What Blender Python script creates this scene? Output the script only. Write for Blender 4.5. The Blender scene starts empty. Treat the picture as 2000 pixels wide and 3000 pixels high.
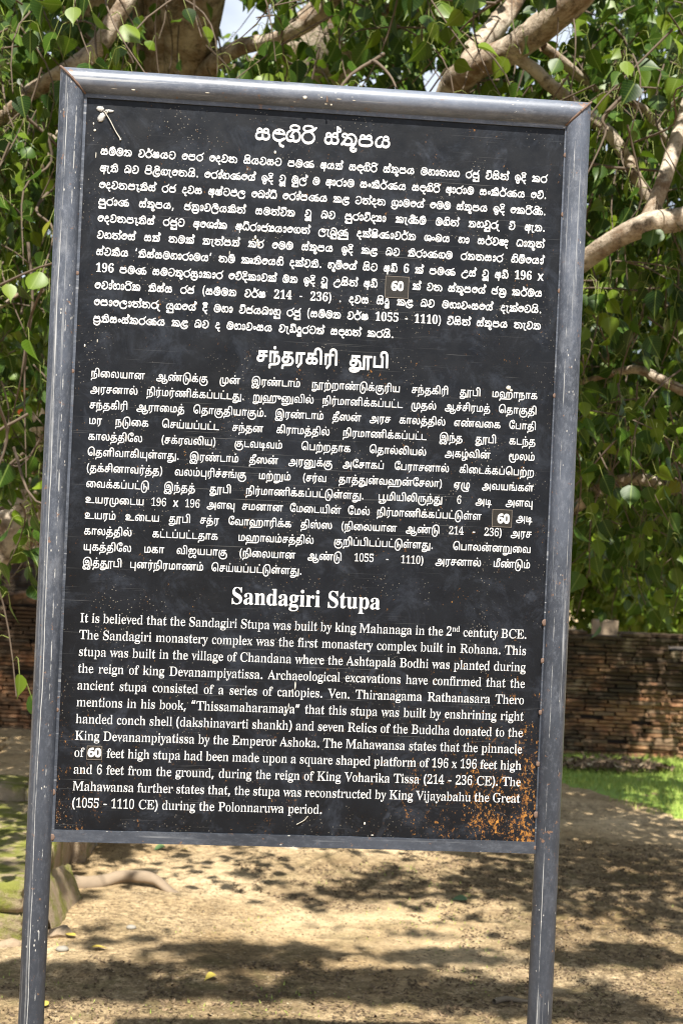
import bpy, bmesh, math, random
import numpy as np
from mathutils import Vector, Matrix, Quaternion

# ------------------------------------------------------------------ camera, sky, sun, exposure
R = math.radians
sc = bpy.context.scene
COL = sc.collection
EYE = 1.6
FPX = 4167.0
cam_d = bpy.data.cameras.new('camera'); cam = bpy.data.objects.new('camera', cam_d); COL.objects.link(cam)
cam_d.sensor_fit = 'HORIZONTAL'; cam_d.sensor_width = 24.0; cam_d.lens = 50.0
cam_d.clip_end = 500.0; cam_d.clip_start = 0.05
PITCH, ROLL = 0.00535, 0.0434824
cam.location = (0, 0, EYE)
cam.rotation_euler = (Matrix.Rotation(PITCH, 4, 'X') @ Matrix.Rotation(R(90), 4, 'X') @ Matrix.Rotation(ROLL, 4, 'Z')).to_euler()
cam_d.dof.use_dof = True; cam_d.dof.focus_distance = 2.93; cam_d.dof.aperture_fstop = 7.1
sc.camera = cam

SUN_EL, SUN_AZ = R(58), R(1)         # azimuth measured from -Y (behind the viewer) towards +X
w = bpy.data.worlds.new('World'); sc.world = w; w.use_nodes = True
nt = w.node_tree; nt.nodes.clear()
wo = nt.nodes.new('ShaderNodeOutputWorld'); bg = nt.nodes.new('ShaderNodeBackground')
sky = nt.nodes.new('ShaderNodeTexSky'); sky.sky_type = 'NISHITA'; sky.sun_disc = False
sky.sun_elevation = SUN_EL; sky.sun_rotation = R(180) - SUN_AZ
sky.air_density = 1.0; sky.dust_density = 2.0
bg.inputs['Strength'].default_value = 0.043
tc = nt.nodes.new('ShaderNodeTexCoord'); mp = nt.nodes.new('ShaderNodeMapping'); mp.inputs['Scale'].default_value = (1, 1, 2.2)
cn = nt.nodes.new('ShaderNodeTexNoise'); cn.inputs['Scale'].default_value = 2.6; cn.inputs['Detail'].default_value = 7; cn.inputs['Roughness'].default_value = .55
cr = nt.nodes.new('ShaderNodeValToRGB'); cr.color_ramp.elements[0].position = .34; cr.color_ramp.elements[1].position = .56
cm = nt.nodes.new('ShaderNodeMix'); cm.data_type = 'RGBA'; cm.inputs['B'].default_value = (10.5, 11.6, 13.6, 1)
nt.links.new(tc.outputs['Generated'], mp.inputs[0]); nt.links.new(mp.outputs[0], cn.inputs['Vector']); nt.links.new(cn.outputs['Fac'], cr.inputs[0])
nt.links.new(cr.outputs[0], cm.inputs['Factor']); nt.links.new(sky.outputs[0], cm.inputs['A']); nt.links.new(cm.outputs['Result'], bg.inputs[0]); nt.links.new(bg.outputs[0], wo.inputs[0])
sd = bpy.data.lights.new('sun', 'SUN'); so = bpy.data.objects.new('sun', sd); COL.objects.link(so)
sd.energy = 5.0; sd.angle = R(0.53); sd.color = (1.0, .955, .87)
SUND = Vector((math.sin(SUN_AZ) * math.cos(SUN_EL), -math.cos(SUN_AZ) * math.cos(SUN_EL), math.sin(SUN_EL)))
so.rotation_euler = SUND.to_track_quat('Z', 'Y').to_euler(); so.location = (0, -3, 8)
vs = sc.view_settings; vs.view_transform = 'Standard'; vs.look = 'None'; vs.gamma = 1; vs.use_curve_mapping = False; vs.exposure = 1.0
sc.cycles.max_bounces = 8; sc.cycles.diffuse_bounces = 2; sc.cycles.transparent_max_bounces = 8; sc.cycles.use_denoising = True; sc.cycles.pixel_filter_type = 'BLACKMAN_HARRIS'; sc.cycles.filter_width = 1.15

# ------------------------------------------------------------------ helpers
rnd = random.Random(7); rng = np.random.default_rng(7)
def at(px, py, Y):
    """world point at depth Y seen at photo pixel (2000 x 3000)"""
    u, v = px - 1000, py - 1500; c, s = math.cos(ROLL), math.sin(ROLL)
    a, b = c * u + s * v, -s * u + c * v
    x, y, z = a / FPX, 1.0, -b / FPX
    c, s = math.cos(PITCH), math.sin(PITCH)
    y, z = c * y - s * z, s * y + c * z
    t = Y / y
    return Vector((x * t, Y, EYE + z * t))
def floor_at(px, py):
    d = at(px, py, 1.0) - Vector((0, 0, EYE)); t = -EYE / d.z
    return Vector((d.x * t, d.y * t, 0))
def link(name, me, mat=None, parent=None, label=None, cat=None, group=None, kind=None):
    o = bpy.data.objects.new(name, me); COL.objects.link(o)
    if mat is not None and me is not None and len(me.materials) == 0: me.materials.append(mat)
    if parent: o.parent = parent
    if label: o['label'] = label
    if cat: o['category'] = cat
    if group: o['group'] = group
    if kind: o['kind'] = kind
    return o
def empty(name, loc, label, cat, rz=0, group=None):
    o = link(name, None, label=label, cat=cat, group=group); o.location = loc; o.rotation_euler = (0, 0, rz); o.empty_display_size = .1
    return o
def mesh_np(name, V, F, smooth=False, attr=None, uv=None):
    """V (n,3), F (m,k) uniform faces"""
    V = np.asarray(V, np.float32); F = np.asarray(F, np.int32)
    me = bpy.data.meshes.new(name); m, k = F.shape
    me.vertices.add(len(V)); me.vertices.foreach_set('co', V.ravel())
    me.loops.add(m * k); me.loops.foreach_set('vertex_index', F.ravel())
    me.polygons.add(m); me.polygons.foreach_set('loop_start', np.arange(0, m * k, k, dtype=np.int32))
    try: me.polygons.foreach_set('loop_total', np.full(m, k, np.int32))
    except Exception: pass
    if smooth: me.polygons.foreach_set('use_smooth', np.ones(m, bool))
    me.update(calc_edges=True)
    if attr is not None:
        a = me.attributes.new('tone', 'FLOAT', 'POINT'); a.data.foreach_set('value', np.asarray(attr, np.float32))
    if uv is not None:
        l = me.uv_layers.new(name='UVMap'); l.data.foreach_set('uv', np.asarray(uv, np.float32)[F.ravel()].ravel())
    return me
def join_np(parts):
    """list of (V,F,tone,uv)"""
    Vs, Fs, T, U = [], [], [], []; n = 0
    for V, F, t, u in parts:
        Vs.append(V); Fs.append(F + n); T.append(np.full(len(V), t) if np.isscalar(t) else t); U.append(u); n += len(V)
    return np.vstack(Vs), np.vstack(Fs), np.concatenate(T), (np.vstack(U) if U[0] is not None else None)
def tube_np(pts, rad, n=8, bump=0, seed=0, caps=True, flat=1.0):
    pts = [Vector(p) for p in pts]; m = len(pts); V = []
    up = Vector((.13, .21, .97)).normalized(); r_ = np.random.default_rng(seed)
    ph = r_.uniform(0, 6.28, 4)
    t0 = (pts[1] - pts[0]).normalized(); a = t0.cross(up)
    if a.length < .1: a = t0.cross(Vector((1, 0, 0)))
    a.normalize()
    for i, p in enumerate(pts):
        t = (pts[min(i + 1, m - 1)] - pts[max(i - 1, 0)]).normalized()
        a = (a - t * a.dot(t)).normalized(); b = t.cross(a)
        for k in range(n):
            th = 2 * math.pi * k / n
            rr = rad[i] * (1 + bump * (math.sin(3 * th + ph[0] + i * .35) * .5 + math.sin(5 * th + ph[1] - i * .5) * .3 + r_.normal() * .25))
            V.append(p + a * (math.cos(th) * rr) + b * (math.sin(th) * rr * flat))
    F = [[i * n + k, i * n + (k + 1) % n, (i + 1) * n + (k + 1) % n, (i + 1) * n + k] for i in range(m - 1) for k in range(n)]
    if caps:
        c0 = len(V); V.append(pts[0]); V.append(pts[-1])
        F += [[c0, (k + 1) % n, k, c0] for k in range(0)]
        F += [[(k + 1) % n, k, c0, c0] for k in range(0)]
    return np.array([tuple(v) for v in V]), np.array(F)
def smooth_path(P, n=8):
    P = [Vector(p) for p in P]; Q = [2 * P[0] - P[1]] + P + [2 * P[-1] - P[-2]]; out = []
    for i in range(1, len(Q) - 2):
        for k in range(n):
            t = k / n
            out.append(.5 * (2 * Q[i] + (Q[i + 1] - Q[i - 1]) * t + (2 * Q[i - 1] - 5 * Q[i] + 4 * Q[i + 1] - Q[i + 2]) * t * t + (-Q[i - 1] + 3 * Q[i] - 3 * Q[i + 1] + Q[i + 2]) * t ** 3))
    return out + [P[-1]]
def interp(vals, m):
    x = np.linspace(0, len(vals) - 1, m); return np.interp(x, np.arange(len(vals)), vals)
def box_bm(bm, x0, x1, y0, y1, z0, z1):
    v = [bm.verts.new(p) for p in ((x0, y0, z0), (x1, y0, z0), (x1, y1, z0), (x0, y1, z0), (x0, y0, z1), (x1, y0, z1), (x1, y1, z1), (x0, y1, z1))]
    for f in ((3, 2, 1, 0), (4, 5, 6, 7), (0, 1, 5, 4), (1, 2, 6, 5), (2, 3, 7, 6), (3, 0, 4, 7)): bm.faces.new([v[i] for i in f])
def bm_mesh(name, bm, smooth=False):
    me = bpy.data.meshes.new(name); bm.normal_update(); bm.to_mesh(me); bm.free()
    if smooth:
        for p in me.polygons: p.use_smooth = True
    return me
def hnoise(x, y, s, seed=0):
    """cheap smooth value noise, numpy arrays"""
    x = np.asarray(x, float) / s + 17.3 * seed; y = np.asarray(y, float) / s + 5.7 * seed
    xi, yi = np.floor(x).astype(int), np.floor(y).astype(int); xf, yf = x - xi, y - yi
    xf = xf * xf * (3 - 2 * xf); yf = yf * yf * (3 - 2 * yf)
    def h(a, b):
        n = (a * 374761393 + b * 668265263 + seed * 97531) & 0xffffffff
        n = ((n ^ (n >> 13)) * 1274126177) & 0xffffffff
        return ((n ^ (n >> 16)) & 0xffff) / 65535.0
    return (h(xi, yi) * (1 - xf) + h(xi + 1, yi) * xf) * (1 - yf) + (h(xi, yi + 1) * (1 - xf) + h(xi + 1, yi + 1) * xf) * yf

# ------------------------------------------------------------------ materials
class N:
    def __init__(s, name):
        s.m = bpy.data.materials.new(name); s.m.use_nodes = True; s.t = s.m.node_tree; s.n = s.t.nodes
        s.b = s.n['Principled BSDF']; s.out = s.n['Material Output']; s.co = s.n.new('ShaderNodeTexCoord')
        s.geo = None
    def put(s, sock, v):
        if hasattr(v, 'is_output') or isinstance(v, bpy.types.NodeSocket): s.t.links.new(v, sock)
        elif isinstance(v, tuple) and len(v) == 3 and sock.type == 'RGBA': sock.default_value = (*v, 1)
        else: sock.default_value = v
    def obj(s): return s.co.outputs['Object']
    def pos(s):
        if not s.geo: s.geo = s.n.new('ShaderNodeNewGeometry')
        return s.geo.outputs['Position']
    def map(s, v, scale=(1, 1, 1), loc=(0, 0, 0), rot=(0, 0, 0)):
        n = s.n.new('ShaderNodeMapping'); s.t.links.new(v, n.inputs[0]); n.inputs['Scale'].default_value = scale; n.inputs['Location'].default_value = loc; n.inputs['Rotation'].default_value = rot
        return n.outputs[0]
    def noise(s, v, scale, detail=5, rough=.55, dist=0):
        n = s.n.new('ShaderNodeTexNoise'); s.t.links.new(v, n.inputs['Vector']); n.inputs['Scale'].default_value = scale; n.inputs['Detail'].default_value = detail; n.inputs['Roughness'].default_value = rough; n.inputs['Distortion'].default_value = dist
        return n.outputs['Fac']
    def voro(s, v, scale, feat='F1', out='Distance'):
        n = s.n.new('ShaderNodeTexVoronoi'); n.feature = feat; s.t.links.new(v, n.inputs['Vector']); n.inputs['Scale'].default_value = scale
        return n.outputs[out]
    def ramp(s, v, a, b, c0=(0, 0, 0), c1=(1, 1, 1)):
        n = s.n.new('ShaderNodeValToRGB'); e = n.color_ramp.elements; e[0].position = a; e[1].position = b; e[0].color = (*c0, 1); e[1].color = (*c1, 1); s.t.links.new(v, n.inputs[0])
        return n.outputs[0]
    def rng(s, v, a, b, c=0., d=1.):
        n = s.n.new('ShaderNodeMapRange'); s.t.links.new(v, n.inputs[0])
        for i, k in enumerate((a, b, c, d)): n.inputs[i + 1].default_value = k
        return n.outputs[0]
    def mix(s, f, a, b, mode='MIX'):
        n = s.n.new('ShaderNodeMix'); n.data_type = 'RGBA'; n.blend_type = mode
        s.put(n.inputs['Factor'], f); s.put(n.inputs['A'], a); s.put(n.inputs['B'], b)
        return n.outputs['Result']
    def math(s, op, a, b=0., c=None):
        n = s.n.new('ShaderNodeMath'); n.operation = op; s.put(n.inputs[0], a); s.put(n.inputs[1], b)
        if c is not None: s.put(n.inputs[2], c)
        return n.outputs[0]
    def sep(s, v):
        n = s.n.new('ShaderNodeSeparateXYZ'); s.t.links.new(v, n.inputs[0]); return n.outputs
    def bump(s, h, st=.3, d=.01):
        n = s.n.new('ShaderNodeBump'); s.put(n.inputs['Height'], h); n.inputs['Strength'].default_value = st; n.inputs['Distance'].default_value = d
        s.t.links.new(n.outputs[0], s.b.inputs['Normal'])
    def attr(s, name):
        n = s.n.new('ShaderNodeAttribute'); n.attribute_name = name; return n.outputs['Fac']
    def orand(s):
        n = s.n.new('ShaderNodeObjectInfo'); return n.outputs['Random']
    def set(s, **k):
        for a, v in k.items(): s.put(s.b.inputs[{'col': 'Base Color', 'rough': 'Roughness', 'spec': 'Specular IOR Level', 'metal': 'Metallic'}[a]], v)
        return s.m

def rust_nodes(n, o, shift):
    """rust creeps up from the board's lower edge, worst at the right corner"""
    x, y, z = n.sep(o)[:3]
    low = n.rng(z, 1.24, .95); lowr = n.math('POWER', n.rng(z, 1.34, .97), .9)
    right = n.math('MULTIPLY', lowr, n.math('POWER', n.rng(x, .55, 1.03), 1.5)); left = n.math('MULTIPLY', low, n.math('MULTIPLY', n.rng(x, .22, .06), .56))
    msk = n.math('MAXIMUM', n.math('MAXIMUM', right, left), n.math('MULTIPLY', low, .16))
    rn = n.noise(n.map(o, (1.25, 1, .8)), 170, 5, .8)
    f = n.math('ADD', n.math('MULTIPLY', rn, .66), n.math('MULTIPLY', n.noise(n.map(o, (1, 1, .45), loc=(2, 0, 1)), 30, 5, .7), .34))
    rust = n.ramp(n.math('ADD', f, n.math('MULTIPLY', msk, .112)), .625 + shift, .645 + shift)
    rc = n.mix(n.ramp(n.noise(o, 90, 5, .8), .35, .65), (.10, .035, .012), (.47, .21, .04))
    return rust, rc

def mat_letter():
    n = N('white_lettering'); o = n.obj()
    rust, rc = rust_nodes(n, o, .03)
    c = n.mix(n.noise(o, 60, 5, .7), (.76, .76, .75), (.86, .86, .85))
    c = n.mix(n.math('MULTIPLY', n.ramp(n.noise(o, 180, 4, .8), .64, .70), .6), c, (.30, .29, .28))
    c = n.mix(n.math('MULTIPLY', rust, .8), c, rc)
    return n.set(col=c, rough=.5, spec=.4)

def mat_panel():
    n = N('black_panel_paint'); o = n.obj(); x, y, z = n.sep(o)[:3]
    base = n.mix(n.rng(n.noise(o, 5, 6, .65), .35, .7), (.0018, .0026, .0044), (.0046, .0064, .0106))
    base = n.mix(n.math('MULTIPLY', n.ramp(n.noise(o, 11, 9, .8, .6), .50, .70), .75), base, (.028, .034, .047))
    sw = n.math('MULTIPLY', n.ramp(n.noise(n.map(o, (2.2, 1, 2.2), rot=(0, .7, 0)), 3.1, 3, .6, 1.6), .62, .70), n.ramp(n.noise(o, 45, 4, .7), .35, .7))
    base = n.mix(n.math('MULTIPLY', sw, .45), base, (.055, .064, .085))
    scr = n.math('MULTIPLY', n.ramp(n.noise(n.map(o, (1.2, 1, 190), rot=(0, .03, 0)), 3, 2, .5), .665, .69), n.ramp(n.noise(o, 3.2, 3, .6), .46, .60))
    base = n.mix(n.math('MULTIPLY', scr, .55), base, (.17, .17, .165))
    sc2 = n.math('MULTIPLY', n.ramp(n.noise(n.map(o, (1.2, 1, 150), rot=(0, -.12, 0)), 2.6, 2, .5), .68, .70), n.ramp(n.noise(o, 2.1, 3, .6), .5, .62))
    base = n.mix(n.math('MULTIPLY', sc2, .4), base, (.15, .15, .15))
    dots = n.math('MULTIPLY', n.ramp(n.voro(o, 210), .13, .10, (0, 0, 0), (1, 1, 1)) if False else n.rng(n.voro(o, 150), .16, .11), n.ramp(n.noise(o, 9, 3, .6), .5, .62))
    base = n.mix(n.math('MULTIPLY', dots, .7), base, (.34, .30, .24))
    rust, rc = rust_nodes(n, o, 0)
    base = n.mix(rust, base, rc)
    n.bump(n.math('ADD', n.noise(o, 260, 4, .6), n.math('MULTIPLY', rust, 1.5)), .22, .0006)
    return n.set(col=base, rough=n.mix(rust, n.rng(n.noise(o, 20, 4), .3, .7, .36, .55), (.85, .85, .85)), spec=.30)

def mat_pipe(name, hor=False, tone=1.0, rustk=0.0):
    n = N(name); o = n.obj(); x, y, z = n.sep(o)[:3]
    zz = n.rng(z, .55, 2.4, .0, 1.)                      # paint is paler higher up, darker near the ground
    k = (1, 1, .45) if not hor else (.35, 1, 1)
    lo = (.021 * tone, .026 * tone, .036 * tone); hi = (.098 * tone, .114 * tone, .150 * tone)
    base = n.mix(n.math('MULTIPLY', n.ramp(n.noise(n.map(o, k), 5, 7, .7), .36, .66), n.math('MULTIPLY_ADD', zz, .75, .25)), lo, hi)
    fine = (10, 10, 5) if not hor else (5, 10, 10)
    base = n.mix(n.math('MULTIPLY', n.ramp(n.noise(n.map(o, fine), 11, 8, .9), .50, .64), n.math('MULTIPLY_ADD', zz, .42, .12)), base, (.24, .26, .31))
    base = n.mix(n.math('MULTIPLY', n.ramp(n.noise(n.map(o, k), 13, 6, .8), .52, .68), n.math('MULTIPLY_ADD', zz, .5, .03)), base, (.27, .285, .32))
    long = (75, 75, .8) if not hor else (.8, 75, 75)
    streak = n.math('MULTIPLY', n.ramp(n.noise(n.map(o, long), 1.6, 3, .6), .60, .64), n.ramp(n.noise(n.map(o, k), 4, 4, .7), .46, .60))
    base = n.mix(n.math('MULTIPLY', streak, .65), base, (.46, .47, .48))
    def line(x0, wob, wd, sc, lo_, hi_):
        c_ = n.math('ADD', x, n.math('MULTIPLY', n.math('SUBTRACT', n.noise(n.map(o, (0, 0, 1), loc=(x0 * 40, 0, 0)), 1.3, 4, .6), .5), wob))
        d_ = n.math('ABSOLUTE', n.math('SUBTRACT', c_, x0))
        return n.math('MULTIPLY', n.rng(d_, wd, wd * .4), n.ramp(n.noise(n.map(o, (1, 1, .35), loc=(0, 0, x0 * 9)), sc, 6, .75), lo_, hi_))
    if not hor:
        ln = n.math('MAXIMUM', n.math('MAXIMUM', line(.0195, .022, .0011, 14, .38, .52), n.math('MULTIPLY', line(.0150, .016, .0022, 6, .45, .6), .45)), n.math('MAXIMUM', line(.0360, .014, .0013, 22, .53, .58), n.math('MAXIMUM', n.math('MULTIPLY', line(1.064, .006, .0009, 18, .48, .58), .8), n.math('MULTIPLY', line(1.086, .010, .0008, 20, .54, .6), .7))))
        base = n.mix(n.math('MULTIPLY', ln, .8), base, (.50, .50, .49))
    nick = n.math('MULTIPLY', n.rng(n.voro(n.map(o, (1, 1, .5) if not hor else (.5, 1, 1)), 120), .17, .13), n.ramp(n.noise(o, 12, 4, .7), .54, .62))
    base = n.mix(n.math('MULTIPLY', nick, .8), base, (.58, .56, .52))
    chip = n.ramp(n.noise(n.map(o, (3, 3, .8) if not hor else (.8, 3, 3)), 26, 5, .7, .3), .715, .730)
    base = n.mix(chip, base, (.60, .58, .54))
    corner = n.math('MULTIPLY', n.rng(z, 2.43, 2.49), n.math('MAXIMUM', n.rng(x, .07, .02), n.rng(x, 1.03, 1.08)))
    rust = n.math('MAXIMUM', n.ramp(n.noise(o, 17, 6, .75), .72 - rustk, .75 - rustk), n.ramp(n.math('ADD', n.noise(o, 60, 5, .7), n.math('MULTIPLY', corner, .10)), .64, .68))
    base = n.mix(n.math('MULTIPLY', rust, .75), base, (.23, .125, .07))
    n.bump(n.noise(o, 300, 4, .6), .12, .0006)
    return n.set(col=base, rough=n.rng(n.noise(o, 11, 4), .3, .7, .36, .52), spec=.55)

def mat_plain(name, col, rough=.6, var=.25, scale=30, spec=.5):
    n = N(name); o = n.obj()
    c = n.mix(n.noise(o, scale, 5, .65), tuple(v * (1 - var) for v in col), tuple(min(1, v * (1 + var)) for v in col))
    n.bump(n.noise(o, scale * 3, 4), .2, .002)
    return n.set(col=c, rough=rough, spec=spec)

def mat_bark():
    n = N('tree_bark'); o = n.pos()
    c = n.mix(n.ramp(n.noise(o, 5, 8, .75, .5), .40, .60), (.22, .145, .09), (.62, .53, .42))
    c = n.mix(n.math('MULTIPLY', n.ramp(n.noise(o, 17, 7, .8), .50, .62), .8), c, (.085, .062, .045))
    c = n.mix(n.math('MULTIPLY', n.ramp(n.noise(n.map(o, (1, 1, 2.4)), 11, 5, .7), .58, .70), .65), c, (.62, .57, .48))
    n.bump(n.noise(o, 28, 7, .7), .7, .02)
    return n.set(col=c, rough=.85, spec=.2)

def mat_leaf(name, obj_random):
    n = N(name); u = n.sep(n.co.outputs['UV'])
    r = n.orand() if obj_random else n.attr('tone')
    c = n.mix(n.ramp(r, .0, .62), (.008, .028, .003), (.044, .098, .006))
    c = n.mix(n.ramp(r, .66, .97), c, (.150, .215, .014))
    c = n.mix(n.ramp(r, .9955, .997), c, (.26, .24, .03))
    du = n.math('ABSOLUTE', n.math('SUBTRACT', u[0], .5))
    mid = n.rng(du, .045, .012)
    sv = n.math('SINE', n.math('MULTIPLY', n.math('SUBTRACT', u[1], n.math('MULTIPLY', du, .55)), 62.))
    vein = n.math('MAXIMUM', mid, n.math('MULTIPLY', n.rng(sv, .90, .99), .5))
    c = n.mix(n.math('MULTIPLY', vein, .6), c, (.20, .27, .06))
    tr = n.n.new('ShaderNodeBsdfTranslucent'); mx = n.n.new('ShaderNodeMixShader'); mx.inputs[0].default_value = .20
    tcx = n.mix(.5, c, (.20, .34, .015)); n.t.links.new(tcx, tr.inputs[0])
    n.set(col=c, rough=.42, spec=.30)
    n.t.links.new(n.b.outputs[0], mx.inputs[1]); n.t.links.new(tr.outputs[0], mx.inputs[2]); n.t.links.new(mx.outputs[0], n.out.inputs[0])
    return n.m

def mat_soil():
    n = N('sandy_soil'); o = n.pos()
    c = n.mix(n.ramp(n.noise(o, 1.1, 6, .65), .34, .66), (.47, .325, .165), (.86, .655, .40))
    c = n.mix(n.math('MULTIPLY', n.ramp(n.noise(o, 2.6, 8, .75), .48, .68), .6), c, (.16, .115, .062))
    c = n.mix(n.math('MULTIPLY', n.ramp(n.noise(n.map(o, (1, 1, 1), loc=(4, 9, 0)), 1.9, 6, .7), .56, .70), .42), c, (.16, .15, .055))
    br = n.ramp(n.noise(n.map(o, loc=(7, 1, 0)), .85, 5, .65), .40, .62)
    c = n.mix(n.math('MULTIPLY', n.math('MULTIPLY', n.ramp(n.noise(o, 26, 9, .9), .42, .58), n.math('MULTIPLY_ADD', br, .75, .25)), .85), c, (.090, .064, .036))
    c = n.mix(n.math('MULTIPLY', n.ramp(n.noise(o, 75, 6, .85), .52, .66), .6), c, (.15, .105, .06))
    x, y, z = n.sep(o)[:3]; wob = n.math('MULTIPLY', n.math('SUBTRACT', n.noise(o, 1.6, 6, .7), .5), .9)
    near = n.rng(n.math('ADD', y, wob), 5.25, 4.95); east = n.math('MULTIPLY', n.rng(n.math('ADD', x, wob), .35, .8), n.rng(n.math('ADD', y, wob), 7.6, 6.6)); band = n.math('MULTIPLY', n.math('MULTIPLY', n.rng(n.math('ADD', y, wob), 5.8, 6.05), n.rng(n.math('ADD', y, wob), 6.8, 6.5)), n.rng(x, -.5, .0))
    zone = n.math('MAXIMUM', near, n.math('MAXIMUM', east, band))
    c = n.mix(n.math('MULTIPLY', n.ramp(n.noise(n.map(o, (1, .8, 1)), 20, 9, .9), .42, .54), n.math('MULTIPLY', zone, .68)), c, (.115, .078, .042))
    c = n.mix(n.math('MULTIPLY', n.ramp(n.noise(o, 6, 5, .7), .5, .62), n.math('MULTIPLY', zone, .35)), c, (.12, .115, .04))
    sp = n.math('MULTIPLY', n.rng(n.voro(o, 52), .30, .20), n.ramp(n.noise(o, 5, 4, .7), .42, .60))
    c = n.mix(n.math('MULTIPLY', sp, .75), c, (.085, .06, .038))
    sp2 = n.math('MULTIPLY', n.rng(n.voro(n.map(o, loc=(1, 2, 0)), 34), .16, .10), .8)
    c = n.mix(sp2, c, (.55, .45, .32))
    n.bump(n.math('ADD', n.noise(o, 22, 8, .75), n.math('MULTIPLY', sp, .5)), .8, .03)
    return n.set(col=c, rough=.95, spec=.1)

def mat_brick():
    n = N('old_brick'); o = n.pos(); r = n.orand()
    c = n.mix(n.ramp(n.noise(o, 9, 4, .7), .35, .65), (.27, .115, .055), (.52, .31, .17))
    c = n.mix(n.math('MULTIPLY', n.ramp(r, .55, .8), .7), c, (.19, .15, .10))
    hz = n.rng(n.sep(o)[2], .15, .75)
    c = n.mix(n.math('MULTIPLY', n.ramp(n.math('ADD', n.noise(n.map(o, (1, 1, 2.2)), 2.2, 7, .75), n.math('MULTIPLY', hz, .17)), .47, .62), .88), c, (.040, .034, .026))
    c = n.mix(n.math('MULTIPLY', n.ramp(n.noise(n.map(o, loc=(3, 0, 3)), 5, 5, .7), .56, .68), .6), c, (.46, .36, .24))
    n.bump(n.noise(o, 60, 5, .7), .6, .01)
    return n.set(col=c, rough=.95, spec=.1)

def mat_moss_stone():
    n = N('mossy_stone'); o = n.pos(); g = n.n.new('ShaderNodeNewGeometry'); nz = n.sep(g.outputs['Normal'])[2]
    c = n.mix(n.noise(o, 7, 6, .7), (.24, .17, .11), (.45, .36, .25))
    ms = n.ramp(n.math('ADD', n.noise(o, 5.5, 7, .75), n.math('MULTIPLY', nz, .07)), .46, .60)
    c = n.mix(n.math('MULTIPLY', ms, .85), c, n.mix(n.noise(o, 14, 4), (.075, .090, .014), (.24, .26, .03)))
    n.bump(n.noise(o, 40, 6, .7), .7, .015)
    return n.set(col=c, rough=.95, spec=.1)

M = dict(panel=mat_panel(), post=mat_pipe('post_paint'), rail=mat_pipe('rail_paint', True, 1.55, .05), angle=mat_pipe('angle_paint', True, 1.05, .04),
         letter=mat_letter(), sticker=mat_plain('sticker_film', (.015, .012, .0085), .45, .15, 50),
         sticker_edge=mat_plain('sticker_edge', (.19, .16, .13), .6, .2, 90),
         digit=mat_plain('sticker_digits', (.86, .86, .86), .45, .02, 200),
         weld=mat_plain('rusty_weld', (.15, .095, .07), .8, .6, 160), dropping=mat_plain('dried_dropping', (.62, .58, .50), .9, .2, 120),
         web=mat_plain('grey_cocoon', (.42, .41, .39), .9, .5, 220), bark=mat_bark(), leaf=mat_leaf('leaf_single', True), leaves=mat_leaf('leaf_mass', False),
         petiole=mat_plain('petiole', (.17, .20, .04), .6, .3, 20), twig=mat_plain('twig_bark', (.12, .088, .062), .85, .4, 25),
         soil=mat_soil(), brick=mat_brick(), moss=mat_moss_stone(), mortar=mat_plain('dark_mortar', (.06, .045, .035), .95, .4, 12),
         stone=mat_plain('grey_stone', (.27, .25, .21), .9, .25, 18), cloth=mat_plain('orange_cloth', (.72, .13, .012), .8, .2, 14),
         yellow=mat_plain('yellow_leaf', (.50, .39, .07), .7, .2, 30), greenleaf=mat_plain('dull_green_leaf', (.09, .16, .06), .6, .2, 30),
         earth=mat_plain('earthy_stone', (.30, .225, .15), .95, .45, 45), drystick=mat_plain('dry_stick', (.20, .16, .11), .9, .3, 40), root=mat_plain('root_bark', (.27, .205, .14), .9, .3, 15),
         litter=mat_plain('dry_litter', (.17, .115, .07), .9, .6, 9), pile=mat_plain('dry_leaves', (.33, .22, .13), .9, .5, 12))
def mat_grass():
    n = N('grass_blades'); r = n.attr('tone')
    c = n.mix(r, (.20, .29, .04), (.50, .56, .15))
    return n.set(col=c, rough=.7, spec=.25)
M['grass'] = mat_grass()

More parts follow.
